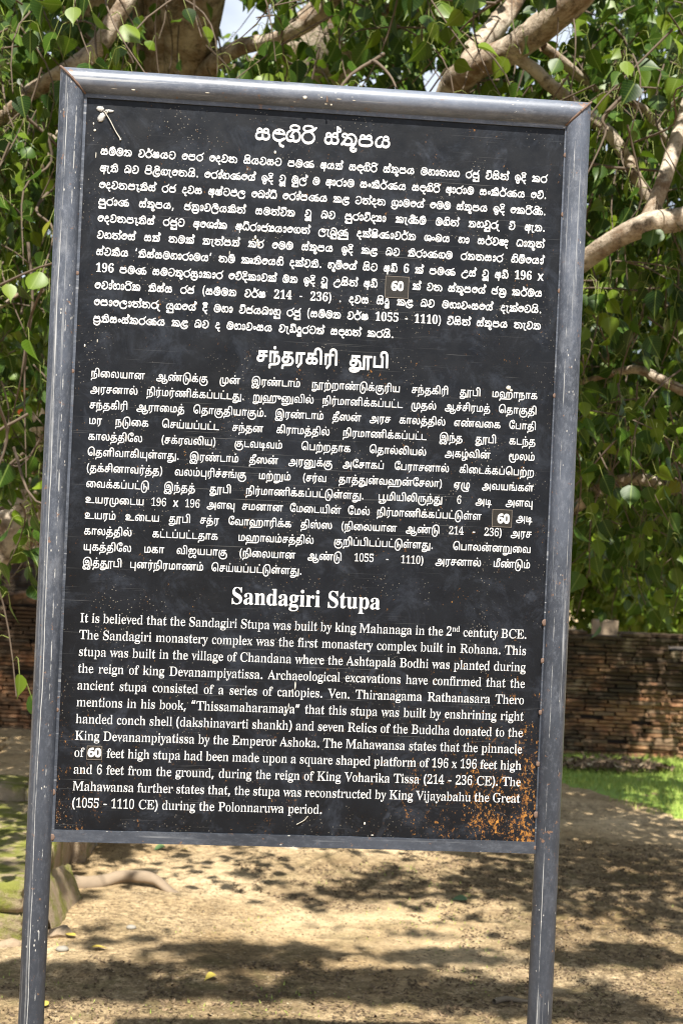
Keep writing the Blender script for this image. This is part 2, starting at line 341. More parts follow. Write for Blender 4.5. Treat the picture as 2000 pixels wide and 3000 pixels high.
# ------------------------------------------------------------------ writing on the board and character outlines:
# advance, then contours as start point and steps, 8 units each, 1000 units to the em
TEXTS = [t.strip().split(chr(10)) for t in ("""
සඳගිරි ස්තූපය
සම්මත වර්ෂයට පෙර දෙවන සියවසට පමණ අයත් සඳගිරි ස්තූපය මහානාග රජු විසින් ඉදි කර
ඇති බව පිළිගැනෙයි. රෝහණයේ ඉදි වූ මුල් ම ආරාම සංකීර්ණය සඳගිරි ආරාම සංකීර්ණය වේ.
දෙවනපෑතිස් රජ දවස අෂ්ටඵල බෝධි රෝපණය කළ චන්දන ග්‍රාමයේ මෙම ස්තූපය ඉදි කෙරිණි.
පුරාණ ස්තූපය, ඡත්‍රාවලියකින් සමන්විත වූ බව පුරාවිද්‍යා කැණීම් මගින් තහවුරු වී ඇත.
දෙවනපෑතිස් රජුට අශෝක අධිරාජ්‍යයාගෙන් ලැබුණු දක්ෂිණාවර්ත ශංඛය හා සර්වඥ ධාතූන්
වහන්සේ සත් නමක් තැන්පත් කර මෙම ස්තූපය ඉදි කළ බව තිරාණගම රතනසාර හිමියෝ
ස්වකීය ‘තිස්සමහාරාමය’ නම් කෘතියෙහි දක්වති. භූමියේ සිට අඩි 6 ක් පමණ උස් වූ අඩි 196 x
196 පමණ සමචතුරස්‍රාකාර වේදිකාවක් මත ඉදි වූ උසින් අඩි #### ක් වන ස්තූපයේ ඡත්‍ර කර්මය
වෝහාරික තිස්ස රජ (සම්මත වර්ෂ 214 - 236) . දවස සිදු කළ බව මහාවංසයේ දැක්වෙයි.
පොලොන්නරු යුගයේ දී මහා විජයබාහු රජු (සම්මත වර්ෂ 1055 - 1110) විසින් ස්තූපය නැවත
ප්‍රතිසංස්කරණය කළ බව ද මහාවංසය වැඩිදුරටත් සඳහන් කරයි.
""", """
சந்தரகிரி தூபி
நிலையான ஆண்டுக்கு முன் இரண்டாம் நூற்றாண்டுக்குரிய சந்தகிரி தூபி மஹாநாக
அரசனால் நிர்மர்ணிக்கப்பட்டது. றுஹுனுவில் நிர்மானிக்கப்பட்ட முதல் ஆச்சிரமத் தொகுதி
சந்தகிரி ஆராமைத் தொகுதியாகும். இரண்டாம் தீஸன் அரச காலத்தில் எண்வகை போதி
மர நடுகை செய்யப்பட்ட சந்தன கிராமத்தில் நிரமாணிக்கப்பட்ட இந்த தூபி கடந்த
காலத்திலே (சக்ரவலிய) குடவடிவம் பெற்றதாக தொல்லியல் அகழ்வின் மூலம்
தெளிவாகியுள்ளது. இரண்டாம் தீஸன் அரனுக்கு அசோகப் பேராசனால் கிடைக்கப்பெற்ற
(தக்சினாவர்த்த) வலம்புரிச்சங்கு மற்றும் (சர்வ தாத்துன்வஹன்சேலா) ஏழு அவயங்கள்
வைக்கப்பட்டு இந்தத் தூபி நிர்மாணிக்கப்பட்டுள்ளது. பூமியிலிருந்து 6 அடி அளவு
உயரமுடைய 196 x 196 அளவு சமனான மேடையின் மேல் நிர்மாணிக்கப்பட்டுள்ள #### அடி
உயரம் உடைய தூபி சத்ர வோஹாரிக்க திஸ்ஸ (நிலையான ஆண்டு 214 - 236) அரச
காலத்தில் கட்டப்பட்டதாக மஹாவம்சத்தில் குறிப்பிடப்பட்டுள்ளது. பொலன்னறுவை
யுகத்திலே மகா விஜயபாகு (நிலையான ஆண்டு 1055 - 1110) அரசனால் மீண்டும்
இத்தூபி புனர்நிரமாணம் செய்யப்பட்டுள்ளது.
""", """
Sandagiri Stupa
It is believed that the Sandagiri Stupa was built by king Mahanaga in the 2^nd centuty BCE.
The Sandagiri monastery complex was the first monastery complex built in Rohana. This
stupa was built in the village of Chandana where the Ashtapala Bodhi was planted during
the reign of king Devanampiyatissa. Archaeological excavations have confirmed that the
ancient stupa consisted of a series of canopies. Ven. Thiranagama Rathanasara Thero
mentions in his book, “Thissamaharamaya” that this stupa was built by enshrining right
handed conch shell (dakshinavarti shankh) and seven Relics of the Buddha donated to the
King Devanampiyatissa by the Emperor Ashoka. The Mahawansa states that the pinnacle
of ### feet high stupa had been made upon a square shaped platform of 196 x 196 feet high
and 6 feet from the ground, during the reign of King Voharika Tissa (214 - 236 CE). The
Mahawansa further states that, the stupa was reconstructed by King Vijayabahu the Great
(1055 - 1110 CE) during the Polonnaruwa period.
""")]
OUTLINES = """
865,27 -4 12 0 11 1 6 3 7 8 1 -1 -2 -8 4 -2 11 -1 10 1 3 2 3 1 6 5 2 6 2 8 -2 9 -3 6 -6 5 -6 3 -6 1 -11 1 -1 0 -1 2 1 11 23 1 -1 14 -70 0 -1 -31 0 -1 -7 -5 -4 -6 -2 -6 0 -7 1 -6 5 -7 6 -4,30 11 -6 3 -1 3 0 5 1 3 8 3 18 1 1 -1 -1 -8 -1 -4 -2 -2 -6 -3,72 11 -6 2 1 15 2 1 9 -1 3 -1 3 -2 1 -3 0 -6 -2 -4 -5 -1,36 44 -1 2 0 10 1 1 14 0 1 -1 -1 -12
763,27 -4 15 0 11 3 6 4 5 7 3 7 1 12 22 1 0 14 -22 0 -1 12 2 1 21 0 0 15 -70 0 -1 -31 0 -1 -7 -5 -4 -6 -2 -6 0 -7 1 -6 5 -7 6 -4,30 11 -6 3 -1 3 0 5 1 3 8 3 18 1 1 -1 -1 -8 -3 -6 -6 -3,36 44 -1 2 0 10 1 1 14 0 1 -1 -1 -12
865,7 -43 1 0 13 0 2 2 -1 12 2 3 3 2 5 1 31 1 12 1 9 4 5 2 9 10 3 6 2 10 -2 12 -2 5 -4 6 -8 5 -7 3 -13 2 1 13 22 0 1 1 0 13 -1 1 -69 0 -2 -1 0 -31 -4 -2 -5 -6 -3 -4 -1 -6 0 -6 1 -6 7 -8 7 -4 9 -2 14 0 10 3 5 3 5 6 2 8 1 12 2 1 8 -2 5 -4 2 -3 2 -9 -1 -6 -3 -4 -4 -4 -6 -2 -13 -2 -32 -1 -10 -3 -7 -5 -4 -9 -1 -9,30 11 -6 3 -1 3 0 6 3 3 7 3 17 0 1 -1 -1 -9 -4 -6 -5 -2,36 44 -1 0 0 12 1 1 14 0 1 -1 -1 -12
1495,29 -42 22 -1 15 3 9 3 8 5 10 10 36 0 2 1 0 78 1 0 14 0 1 0 0 -78 0 -1 15 0 1 1 0 78 2 0 20 1 0 14 -2 0 -69 0 0 -78 -1 -1 -11 0 -2 1 2 12 0 10 -2 6 -3 6 -5 6 -6 5 -8 3 -11 3 1 12 21 0 2 1 -1 14 -70 0 -1 -32 -6 -4 -4 -4 -2 -4 -1 -6 0 -7 1 -5 6 -7 8 -5 8 -2 13 0 11 3 6 4 5 6 3 9 1 11 6 -2 5 -3 5 -6 1 -6 0 -12 -2 -6 -2 -1 -63 0 -6 -2 -4 -3 -2 -2 -2 -6 1 -6 3 -6 7 -6 8 -3,32 -28 -9 3 -2 3 47 -1 -9 -3 -9 -2,29 11 -5 3 -2 4 1 4 2 3 2 2 6 2 17 0 1 -1 -1 -9 -1 -3 -4 -3 -7 -2,36 44 -1 1 0 12 1 0 14 0 1 0 0 -12 -1 -1
829,7 -43 1 0 13 0 2 2 -1 12 2 3 3 2 5 1 25 1 14 2 13 5 8 8 4 9 2 11 0 9 -2 7 -2 6 -5 7 -8 5 -7 1 -8 0 -6 -2 0 1 0 10 20 0 2 1 -1 14 -69 0 -2 -1 1 -73 1 -1 14 0 1 1 0 58 2 1 13 0 1 -1 0 -58 1 -1 15 0 1 1 0 31 3 3 6 1 3 0 4 -2 4 -6 1 -9 -1 -9 -2 -5 -3 -3 -4 -3 -11 -3 -33 -1 -7 -1 -8 -5 -4 -6 -2 -6 0 -9,50 82 3 0 5 1 4 5 1 4 -1 6 -2 3 -3 2 -4 1 -6 -1 -3 -2 -2 -3 -1 -4 1 -7 5 -4
818,11 -2 2 -1 78 0 1 1 0 73 -1 1 -15 0 -1 -1 0 -58 -1 -1 -46 0 -1 59 -1 1 -15 0 0 -1
680,30 -30 2 0 30 29 0 57 2 1 18 0 1 1 0 13 -1 1 -71 0 0 -1 0 -72 0 -2 15 0 1 2 1 58 16 0 1 -1 0 -51 -24 -24 0 -2
302,10 -2 2 -1 14 0 1 1 0 64 -1 18 -4 12 -3 5 -5 5 -8 4 -6 2 -15 0 -9 -3 -4 -3 -5 -5 -5 -11 0 -13 3 -9 2 -2 15 0 1 0 0 2 -3 7 -1 8 0 4 3 6 6 4 9 0 6 -4 4 -4 2 -9 1 -12
559,28 -1 8 0 9 1 4 2 5 3 5 7 2 5 3 9 1 7 0 21 -1 9 -2 9 -4 7 -6 6 -6 4 -5 1 -6 0 -8 0 -8 -4 -8 -8 -3 -6 -2 -9 -2 -11 0 -14 2 -11 2 -10 5 -9 4 -4 4 -2,31 8 -2 1 -2 4 -2 11 -1 20 0 18 2 10 2 6 3 3 5 1 4 -1 3 -4 2 -10 1 -23 -1 -18 -1 -9 -3 -7 -2 -2 -4 -1
559,12 1 1 -1 49 0 2 1 -1 5 -11 1 -2 1 -2 3 -1 77 0 1 -1 1 -13 0 -15 -11 -13 -6 0 -2 3 -4 2 -2 3 -1 5 2 9 10 1 0 1 0 -1 -64 -1 -3 -3 -2 -11 -1 -1 0
559,4 1 1 -1 57 0 1 1 1 25 -6 0 -1 0 -3 -8 -3 -3 -2 -1 -30 0 -2 0 31 30 6 8 5 9 2 7 -1 8 -3 6 -7 5 -10 3 -8 1 -10 -1 -10 -4 -5 -5 -2 -7 1 -6 2 -2 3 -3 5 -2 4 0 1 1 1 11 1 4 3 4 5 2 5 -1 4 -4 2 -4 0 -7 -2 -10 -2 -6 -4 -7 -7 -8 -22 -23
559,22 -1 15 0 7 1 6 3 8 5 3 4 2 6 1 9 -1 5 -1 4 -7 6 -12 6 9 5 6 6 3 8 0 7 -2 4 -2 4 -3 2 -5 3 -7 3 -15 0 -10 -2 -7 -4 -4 -3 -1 -3 0 -6 2 -4 3 -3 7 -1 3 0 1 0 0 8 2 5 2 4 3 1 7 0 4 -3 2 -3 1 -5 0 -5 -1 -5 -3 -5 -3 -3 -5 -3 -12 0 0 -7 1 -1 9 0 6 -1 5 -3 3 -2 3 -7 0 -3 -1 -7 -2 -6 -3 -3 -6 -2 -5 0 -5 1 -3 2 -4 3 -1 3 -1 5 -1 2 -6 -3 -3 -4 0 -6 1 -3 3 -3 5 -3
559,23 1 1 -1 41 0 1 1 0 5 -8 2 -2 2 -1 3 0 10 12 1 1 7 -2 0 -11 1 -1 56 0 1 -17 0 -35 -58 0 -7 0 -1 33 0 1 0 0 -7 -1 -5 -3 -3 -5 -2 -3 0 -1 0,11 32 25 43 1 -2 -1 -41
559,22 -1 11 0 13 2 8 5 4 5 3 5 1 3 1 8 -1 9 -3 7 -5 5 -6 3 -9 3 -8 0 -13 -1 1 20 2 3 27 -1 1 -1 2 -2 2 -5 6 0 0 21 -1 1 -45 0 -1 0 -1 -1 -3 -39 0 -3 5 -2 10 2 6 0 5 -1 4 -2 3 -4 3 -6 -1 -14 -1 -3 -2 -4 -4 -3 -4 -1 -5 0 -5 1 -5 5 -3 8 -5 -1 -2 -2 -2 -5 1 -6 6 -5 5 -3
559,30 -1 5 0 7 0 10 4 7 5 3 4 2 6 2 11 -2 10 -2 5 -7 7 -5 2 -8 2 -11 -1 -7 -3 -1 1 2 11 2 9 3 5 4 4 6 2 4 -1 3 -4 2 -11 7 1 3 1 3 3 1 5 0 4 -1 2 -3 3 -8 4 -10 1 -7 -1 -5 -2 -7 -3 -5 -6 -4 -5 -3 -7 -3 -9 -1 -11 0 -13 1 -10 3 -7 2 -5 6 -6 6 -5,34 8 -6 5 -2 6 -2 13 -1 9 5 4 8 2 6 -2 3 -4 2 -5 0 -13 -1 -9 -3 -5 -4 -2
559,21 1 1 -1 8 0 2 1 33 81 1 6 -1 1 -58 0 -1 -1 0 -24 0 -1 6 0 2 9 3 2 2 1 33 1 1 -2
559,26 -1 15 0 6 1 6 3 5 3 4 4 2 4 2 5 0 8 -3 7 -7 8 -10 6 8 6 6 5 2 8 -1 9 -2 5 -4 3 -3 3 -8 3 -8 1 -8 -1 -10 -3 -5 -3 -3 -3 -2 -5 -1 -5 0 -4 1 -6 2 -5 6 -7 5 -3 0 -2 -9 -5 -6 -6 -2 -6 0 -9 2 -6 6 -7 6 -4,31 6 -5 3 -3 4 -1 3 -1 6 0 6 2 4 3 5 5 3 10 -5 3 -3 3 -4 2 -6 -2 -8 -4 -5 -5 -3,37 53 -6 4 -4 4 -2 2 -1 5 1 8 1 2 4 4 3 1 6 -1 3 -1 3 -4 1 -5 0 -8 -1 -5 -5 -5 -2 -1
559,21 -1 13 0 8 2 7 4 5 6 4 6 3 9 2 6 1 11 0 13 -1 8 -3 8 -2 5 -6 7 -7 4 -5 2 -8 0 -7 0 -9 -4 -6 -7 -4 -7 -1 -5 0 -10 1 -8 2 -5 7 -6 7 -3 9 -1 8 2 7 6 -1 -14 -2 -9 -1 -3 -6 -7 -7 -3 -7 2 -5 5 -3 7 -4 -2 -2 -2 0 -7 3 -5 4 -3,30 44 -5 4 -2 5 0 9 0 7 2 7 2 3 3 2 4 1 4 -1 5 -5 2 -9 2 -15 -4 -5 -4 -3 -5 0
581,8 -1 1 -1 2 0 3 4 2 0 15 -4 9 0 7 2 7 2 3 3 5 4 2 3 3 8 0 5 -1 6 -2 6 -4 5 -5 5 -21 10 -7 4 -4 5 -1 5 2 6 5 4 5 2 5 0 3 -1 5 -3 5 -5 5 -5 3 -9 2 -1 1 1 0 26 -1 1 -2 0 -2 -3 -2 -1 -16 3 -10 1 -5 -2 -5 -2 -7 -7 -2 -5 -2 -7 1 -7 2 -7 4 -5 5 -4 20 -11 6 -4 3 -3 1 -3 1 -5 -2 -5 -5 -5 -4 -2 -5 0 -9 1 -3 3 -6 5 -4 8 -2 9 -3 0 -1 0
512,14 -1 5 -1 7 2 6 2 5 4 4 -6 3 -2 7 0 7 4 3 3 -2 2 -2 0 -2 1 0 31 -1 7 -3 6 -5 5 -10 2 -10 0 -10 -3 -4 -2 -4 -4 -2 -4 0 -5 3 -3 3 -2 6 0 4 4 1 5 -3 6 2 3 6 1 5 -1 3 -3 1 -5 0 -10 -1 -1 -14 -5 -8 -3 -6 -5 -3 -3 -1 -4 0 -4 1 -6 4 -4,26 7 -2 2 -1 2 -1 5 1 5 3 5 5 3 5 2 1 0 0 -19 -2 -2 -3 -3 -4 -1
551,21 -1 6 -1 6 1 3 2 4 5 1 -1 1 -7 24 4 -1 3 -2 1 -3 2 0 3 -1 73 -1 1 -25 -1 0 -2 6 -2 2 -2 0 -24 -1 -1 -3 3 -7 3 -6 0 -4 -1 -4 -2 -4 -4 -3 -3 -3 -5 -2 -13 0 -9 1 -6 3 -6 3 -5 3 -3,29 6 -4 3 -2 7 -1 13 1 11 1 6 2 4 3 2 5 0 4 -1 3 -5 0 -32 -1 -4 -3 -3 -4 -2
487,18 -26 12 0 12 1 9 4 3 3 3 4 2 5 -1 6 -1 4 -4 4 -5 3 -5 1 -20 0 -3 2 -1 2 1 4 3 2 4 0 7 0 7 1 5 3 4 3 3 6 1 5 -1 6 -3 7 8 0 1 1 0 5 -1 1 -15 0 -6 2 -5 0 -10 0 -8 -3 -3 -3 -5 -6 -2 -7 2 -8 2 -4 4 -4 6 -3 -7 -5 -5 -5 -2 -5 1 -4 2 -3 5 -3 -8 -5 -1 -3 0 -4 1 -3 4 -3 5 -2,21 -21 -4 2 -3 3 0 6 4 4 24 0 5 -2 2 -2 0 -3 -2 -4 -4 -3 -5 -1 -8 -1,26 24 -3 3 -1 5 0 15 1 4 1 2 3 2 4 0 3 -2 2 -3 1 -10 -1 -10 -1 -4 -2 -2 -2 -1
295,3 1 1 -1 29 0 0 1 0 2 -3 1 -2 2 0 3 0 48 -2 1 -21 0 -1 -1 0 -2 4 -1 2 -3 0 -40 -1 -5 -1 -2 -4 -1,15 68 5 0 4 1 3 3 1 2 0 4 -1 4 -3 3 -2 1 -4 0 -4 -1 -4 -4 -1 -4 1 -4 2 -2
567,3 1 1 -1 29 0 0 1 0 2 -4 2 -1 3 -1 35 5 5 2 2 4 0 3 -1 2 -3 1 -34 -1 -6 -1 -2 -4 -2 0 -1 1 -1 27 0 2 1 -1 2 -4 1 -1 3 -1 32 0 8 -4 7 -4 4 -3 1 -10 0 -6 -3 -6 -5 -1 6 -1 1 -22 0 -1 -1 1 -2 4 -1 1 -3 1 -40 -1 -5 -1 -2 -4 -1
553,3 -25 1 -1 32 0 0 3 -5 1 -3 3 -1 6 0 18 8 -5 6 -2 4 0 4 1 5 3 7 8 3 11 1 9 -1 8 -3 10 -5 6 -5 4 -5 1 -8 0 -7 -4 -3 -5 -1 1 -1 7 -21 0 -1 -1 0 -2 4 -1 1 -2 0 -2 1 -62 -1 -7 -1 -3 -4 -1,34 6 -4 2 -3 6 0 30 3 3 3 3 2 1 4 1 5 -4 2 -4 1 -9 0 -14 -2 -7 -2 -6 -4 -2
428,3 1 1 -1 31 0 2 1 -1 2 -6 1 -1 2 -1 2 0 28 1 6 3 4 3 3 3 -2 4 -4 2 -2 4 0 2 1 3 4 1 3 -1 4 -3 4 -4 2 -7 -1 -6 -4 -5 -6 -1 1 0 8 -1 1 -22 -1 0 -2 4 -1 2 -3 0 -40 -1 -5 -1 -2 -4 -1
340,18 -1 8 -1 7 3 5 5 3 5 0 2 -3 0 -2 -3 -4 -2 -3 0 -1 2 -1 5 0 36 1 1 10 0 1 4 -1 1 -10 1 -1 1 0 19 -1 1 -2 0 -5 -8 -15 -16 0 -3 4 0 1 -1 0 -38 1 -7 3 -5
558,19 -1 7 -1 7 2 6 4 3 2 0 -1 1 -7 13 4 11 0 0 3 -5 2 -2 4 0 47 -24 0 0 -3 4 -2 2 -3 0 -38 -3 -3 -3 -2 -3 0 -4 1 -2 2 -1 2 0 46 -24 0 0 -3 4 -2 2 -3 1 -35 1 -7 4 -7
552,29 -3 13 0 8 2 5 4 6 5 3 7 3 8 1 8 1 14 -1 12 -1 8 -3 8 -3 7 -6 6 -5 4 -8 2 -13 0 -5 -1 -7 -4 -5 -4 -3 -5 -4 -8 -1 -7 -2 -11 1 -17 1 -9 2 -9 4 -7 6 -7 6 -4,33 17 -4 4 -3 9 0 15 0 12 2 9 1 3 4 4 4 0 2 -1 3 -2 2 -7 2 -11 0 -15 -1 -10 -3 -7 -4 -3
552,30 -3 13 0 8 2 5 3 5 4 3 4 3 5 2 8 0 13 -2 9 -5 7 -7 5 -9 3 -10 0 -5 -2 -6 -3 0 1 3 9 4 3 4 3 5 2 9 0 13 -1 0 18 0 1 -8 2 -11 0 -9 -2 -10 -3 -6 -4 -5 -6 -5 -7 -3 -6 -2 -9 -2 -14 0 -11 3 -11 5 -10 5 -6 8 -5,33 17 -4 3 -3 5 -1 6 1 4 3 3 2 2 4 1 4 0 4 -1 3 -4 1 -4 0 -6 -1 -4 -3 -4 -4 -2
509,0 -2 16 0 17 25 17 -25 1 0 15 0 0 2 -23 33 0 2 22 32 0 1 -15 1 -17 -23 -16 23 -16 -1 23 -33 -23 -34
300,23 -19 10 0 -10 18 -4 13 -3 15 0 16 5 22 5 13 7 11 -9 0 -9 -11 -6 -17 -4 -19 0 -16 4 -18 6 -16
300,4 -19 10 0 4 4 9 17 5 20 1 13 -1 12 -4 16 -6 16 -9 10 -9 0 8 -13 5 -13 3 -15 1 -20 -1 -8 -3 -14 -6 -14
268,5 -16 9 1 9 24 1 4 -1 1 -12 0
322,5 29 30 0 0 9 -29 1
268,14 -1 5 -1 5 4 0 7 -1 3 -3 3 -6 0 -3 -2 -2 -3 0 -7 1 -2
525,29 -1 7 0 12 4 3 3 -2 1 6 9 3 20 0 16 -1 11 -3 13 -5 5 2 2 -4 3 -12 4 -4 0 -10 -3 -6 -3 -1 -1 2 -2 -4 -4 -2 -6 -3 -20 0 -12 2 -15 3 -11 4 -6 -2 -1 3 -2,27 7 -3 1 -3 4 -2 5 -2 12 0 25 1 14 2 8 5 6 15 0 5 -5 3 -12 1 -21 -1 -20 -3 -11 -4 -5 -3 -1
525,11 1 49 0 0 6 -15 0 -3 1 -2 4 0 64 1 1 2 1 -3 8 1 4 -7 0 -3 -4 -23 -13 -1 -7 5 -2 2 2 3 6 7 5 7 0 0 -1 0 -65 -5 -4 -14 0
525,3 1 57 0 1 12 -3 1 3 5 0 7 -6 -1 -2 -8 -4 -3 -36 0 30 30 9 14 2 8 0 8 -4 9 2 1 -5 3 -18 4 -14 -3 -6 -4 1 -2 -2 -5 -1 -7 1 -4 4 -4 5 -1 1 1 -2 6 1 10 4 4 5 1 11 0 4 -2 4 -7 0 -8 -2 -9 -7 -11 -32 -33
525,24 -1 7 0 7 1 6 1 6 4 3 2 -1 1 3 7 2 8 -1 10 -5 10 -14 5 9 5 6 7 2 10 -1 7 -3 6 2 1 -6 3 -14 3 -5 0 -16 -4 -3 -2 2 -1 -3 -8 0 -6 2 -3 3 -2 6 -1 0 2 -3 5 0 4 1 4 4 4 4 1 14 -1 4 -3 2 -4 0 -13 -4 -6 -7 -5 -14 -1 0 -2 -2 -5 19 -2 6 -4 4 -4 1 -4 0 -9 -2 -6 -4 -4 -5 -2 -17 0 -4 1 -3 5 0 9 -6 -1 -2 -4 0 -4 4 -6 -3 -1 2 -2 6 -4
525,22 1 41 0 0 5 -11 2 -3 2 -1 3 0 10 15 0 1 1 0 7 -16 1 0 44 1 2 -2 11 -8 0 -7 -11 -4 -1 -27 -45 0 -8 38 -1 0 -10 -1 -2 -3 -3 -3 -1 -9 0 -1 -1,9 32 -1 0 1 1 26 44 4 0 0 -45
525,24 -1 6 0 11 2 9 5 1 1 -1 1 6 13 0 13 -5 11 1 2 -6 4 -14 3 -17 -1 1 22 31 0 2 -1 2 -8 5 0 0 22 -2 1 -43 0 0 -1 -4 -41 4 -3 7 2 14 0 5 -1 7 -6 3 -7 -1 -11 -1 -6 -4 -5 -6 -2 -17 0 -5 5 -1 9 -3 0 -4 -2 0 -6 4 -6 -2 -1 1 -2 4 -3
525,31 -1 7 0 12 4 4 3 -2 1 4 7 2 9 -1 16 -4 8 2 1 -3 2 -12 5 -6 0 -11 -5 -6 1 1 11 4 10 3 6 6 5 12 0 4 -1 2 -7 -2 -8 5 1 4 2 1 7 -2 6 3 1 -3 2 -13 4 -5 0 -13 -4 -4 -2 2 -1 -6 -6 -4 -9 -4 -17 -3 -2 3 -6 0 -10 2 -12 4 -8 4 -6 -2 -1 4 -3,30 7 -5 2 -5 7 -3 13 0 12 4 4 7 2 13 0 5 -3 3 -8 1 -13 -2 -7 -5 -8 -4 -1
525,22 -1 8 0 10 3 6 4 -2 1 3 2 5 7 4 14 1 12 3 1 -2 4 -1 13 -2 10 -2 6 -5 5 2 2 -4 3 -13 4 -5 0 -8 -3 -8 -4 2 -2 -5 -6 -2 -10 1 -13 3 -8 -2 -1 4 -3 10 -5 7 0 13 8 6 -1 -3 -19 -3 -7 -5 -7 -7 -2 -11 0 -5 4 -3 9 -5 -3 0 -4 4 -6 -2 -1 1 -1 3 -2,24 44 -6 4 -2 6 0 12 1 6 3 7 4 3 15 0 5 -5 3 -8 1 -8 0 -11 -4 -4 -4 -2
616,0 1 18 0 0 2 -5 1 -2 2 1 7 5 11 1 1 31 -1 6 -16 -4 -3 -9 -2 0 -2 1 -1 36 1 0 2 -8 3 -5 7 -4 11 2 1 -1 3 -1 2 -3 1 -12 27 0 2 -5 8 -1 15 -1 3 -4 0 -1 -3 -2 -16 -5 -7 -2 -1 -1 -1 -11 -26 -1 -7 -2 -1 -7 -20 -4 -1,20 30 -1 1 1 2 10 25 2 1 3 0 12 -28 -1 -1
625,2 1 41 -1 11 1 7 3 -1 1 9 9 3 10 -2 8 -5 6 -6 4 0 1 -7 3 0 1 4 2 6 4 4 6 1 6 -2 9 -8 8 -7 2 -10 1 -38 -1 0 -2 8 -2 4 -2 2 -4 0 -6 0 -20 -2 -1 -1 -1 0 -3 3 -1 0 -30 -3 -6 -11 -3,33 5 -5 3 -1 4 0 30 17 1 8 -3 4 -3 2 -8 0 -12 -2 -7 -3 -3 -6 -2,27 48 0 25 1 5 6 3 10 0 7 -2 2 -3 2 -8 0 -8 -1 -7 -4 -3 -6 -3
663,41 -1 6 -1 17 4 9 6 8 9 -3 2 -11 -9 -5 -4 -6 -1 -10 0 -11 2 -8 6 -5 13 -1 15 0 18 3 10 10 11 8 2 13 0 11 -4 4 -6 6 -14 3 0 0 8 -5 12 1 3 4 1 0 5 -3 0 -2 -4 -3 -2 -7 1 -2 1 -14 4 -4 0 -15 -4 1 -1 -4 -2 -8 -7 -7 -13 -4 -11 0 -12 1 -7 4 -9 4 -7 8 -8 1 -2 4 -3
704,3 1 36 -1 20 3 2 1 -1 1 9 6 9 13 3 18 -1 9 -2 9 -5 8 -14 14 -11 2 -7 1 -39 -1 0 -2 8 -2 4 -2 2 -4 0 -5 0 -58 -2 -5 -11 -3,33 5 -5 3 -1 5 0 61 1 3 2 2 13 2 11 -3 8 -8 4 -11 1 -17 0 -12 -3 -11 -2 -5 -4 -4 -8 -5
624,2 1 70 0 0 3 -2 3 6 9 2 11 -4 -1 -8 -14 -6 -5 -15 -2 -14 1 -3 2 -1 6 1 27 12 0 4 -1 5 -7 3 -11 2 0 0 1 0 12 -3 6 2 1 0 4 -2 1 3 4 0 13 -3 0 -1 -7 -5 -9 -3 -2 -14 0 -1 1 0 24 2 7 7 2 22 -1 6 -5 4 -8 1 -6 2 0 1 0 0 11 -4 8 3 1 0 4 -69 0 1 -2 9 -2 4 -5 0 -28 -3 -1 0 -4 3 -1 0 -1 0 -25 0 -5 -1 -3 -7 -3 -6 -1
722,44 -1 6 -1 15 2 11 5 0 23 3 4 10 2 1 2 -1 1 -38 0 0 -3 10 -1 4 -4 1 -6 0 -14 -3 -5 -3 -1 -15 -1 -9 2 -9 8 -5 13 -1 21 1 15 3 9 2 3 7 7 9 2 11 0 11 -4 4 -5 7 -15 1 -1 2 1 0 8 -5 13 2 2 3 1 0 5 -3 -1 -5 -5 -6 0 -3 2 -16 4 -17 -4 1 -1 -4 -2 -8 -7 -8 -15 -2 -9 0 -13 1 -7 4 -10 7 -9 10 -7 -1 -1 4 -2
354,2 1 40 0 -1 2 -7 2 -5 2 -1 4 -1 3 0 61 4 5 10 2 0 3 -39 -1 0 -2 8 -1 4 -2 2 -3 0 -5 0 -60 -4 -5 -10 -3
726,2 1 40 0 -1 2 -8 2 -3 2 -2 3 -1 27 5 3 7 -1 23 -29 1 -3 -1 -2 -3 -1 -7 -1 0 -3 41 1 0 2 -7 2 -5 3 -25 31 1 1 -1 2 -6 3 -2 3 1 5 26 27 11 2 1 2 -33 1 -1 -1 1 -2 10 -1 2 -2 -24 -26 -2 -6 -5 -3 -7 0 -1 0 1 32 4 4 9 2 1 2 -39 0 0 -2 11 -4 2 -4 1 -30 -4 -1 0 -2 1 -1 2 -1 1 -2 0 -22 -2 -7 -1 -1 -4 -2 -7 -2
910,3 1 24 0 0 2 -1 0 -7 1 -1 8 0 60 5 -1 18 -42 0 -4 4 -6 2 -16 1 -3 3 0 2 4 1 15 6 7 3 2 19 45 1 1 4 0 0 -63 -3 -5 -11 -3 0 -2 38 -1 0 3 -9 2 -2 1 -2 5 -1 5 1 58 4 6 8 2 1 2 -28 0 -2 -8 -5 -3 -19 -45 -1 -2 -3 0 -20 45 1 2 -3 6 1 3 -1 2 -28 1 -1 -2 1 -1 7 -1 3 -2 2 -5 0 -2 -3 -1 0 -60 -2 -7 -7 -1
588,2 1 40 0 -1 2 -8 2 -4 2 -1 3 -1 28 22 0 12 4 -1 1 8 10 2 9 -2 8 -8 9 1 2 -6 2 -11 2 -42 -1 0 -2 12 -3 2 -5 0 -31 -3 -1 0 -3 3 -1 0 -22 0 -4 -2 -5 -4 -2 -8 -2,27 43 0 30 1 5 4 2 12 0 8 -2 3 -4 1 -8 0 -9 -2 -8 -3 -4 -7 -2
670,2 1 40 0 -1 2 -8 2 -4 2 -1 3 -1 29 1 0 12 0 20 -32 2 -4 2 -3 20 1 1 2 -6 1 -4 4 -21 31 2 1 0 2 9 7 5 8 1 5 -1 6 -2 5 -6 6 0 1 -7 3 -9 1 -44 0 0 -2 12 -4 2 -4 0 -30 -3 -1 0 -3 3 -1 0 -23 0 -4 -2 -5 -4 -2 -8 -2,27 44 0 27 2 7 4 2 11 0 7 -1 4 -3 3 -6 1 -8 -1 -9 -3 -5 -4 -3 -6 -1
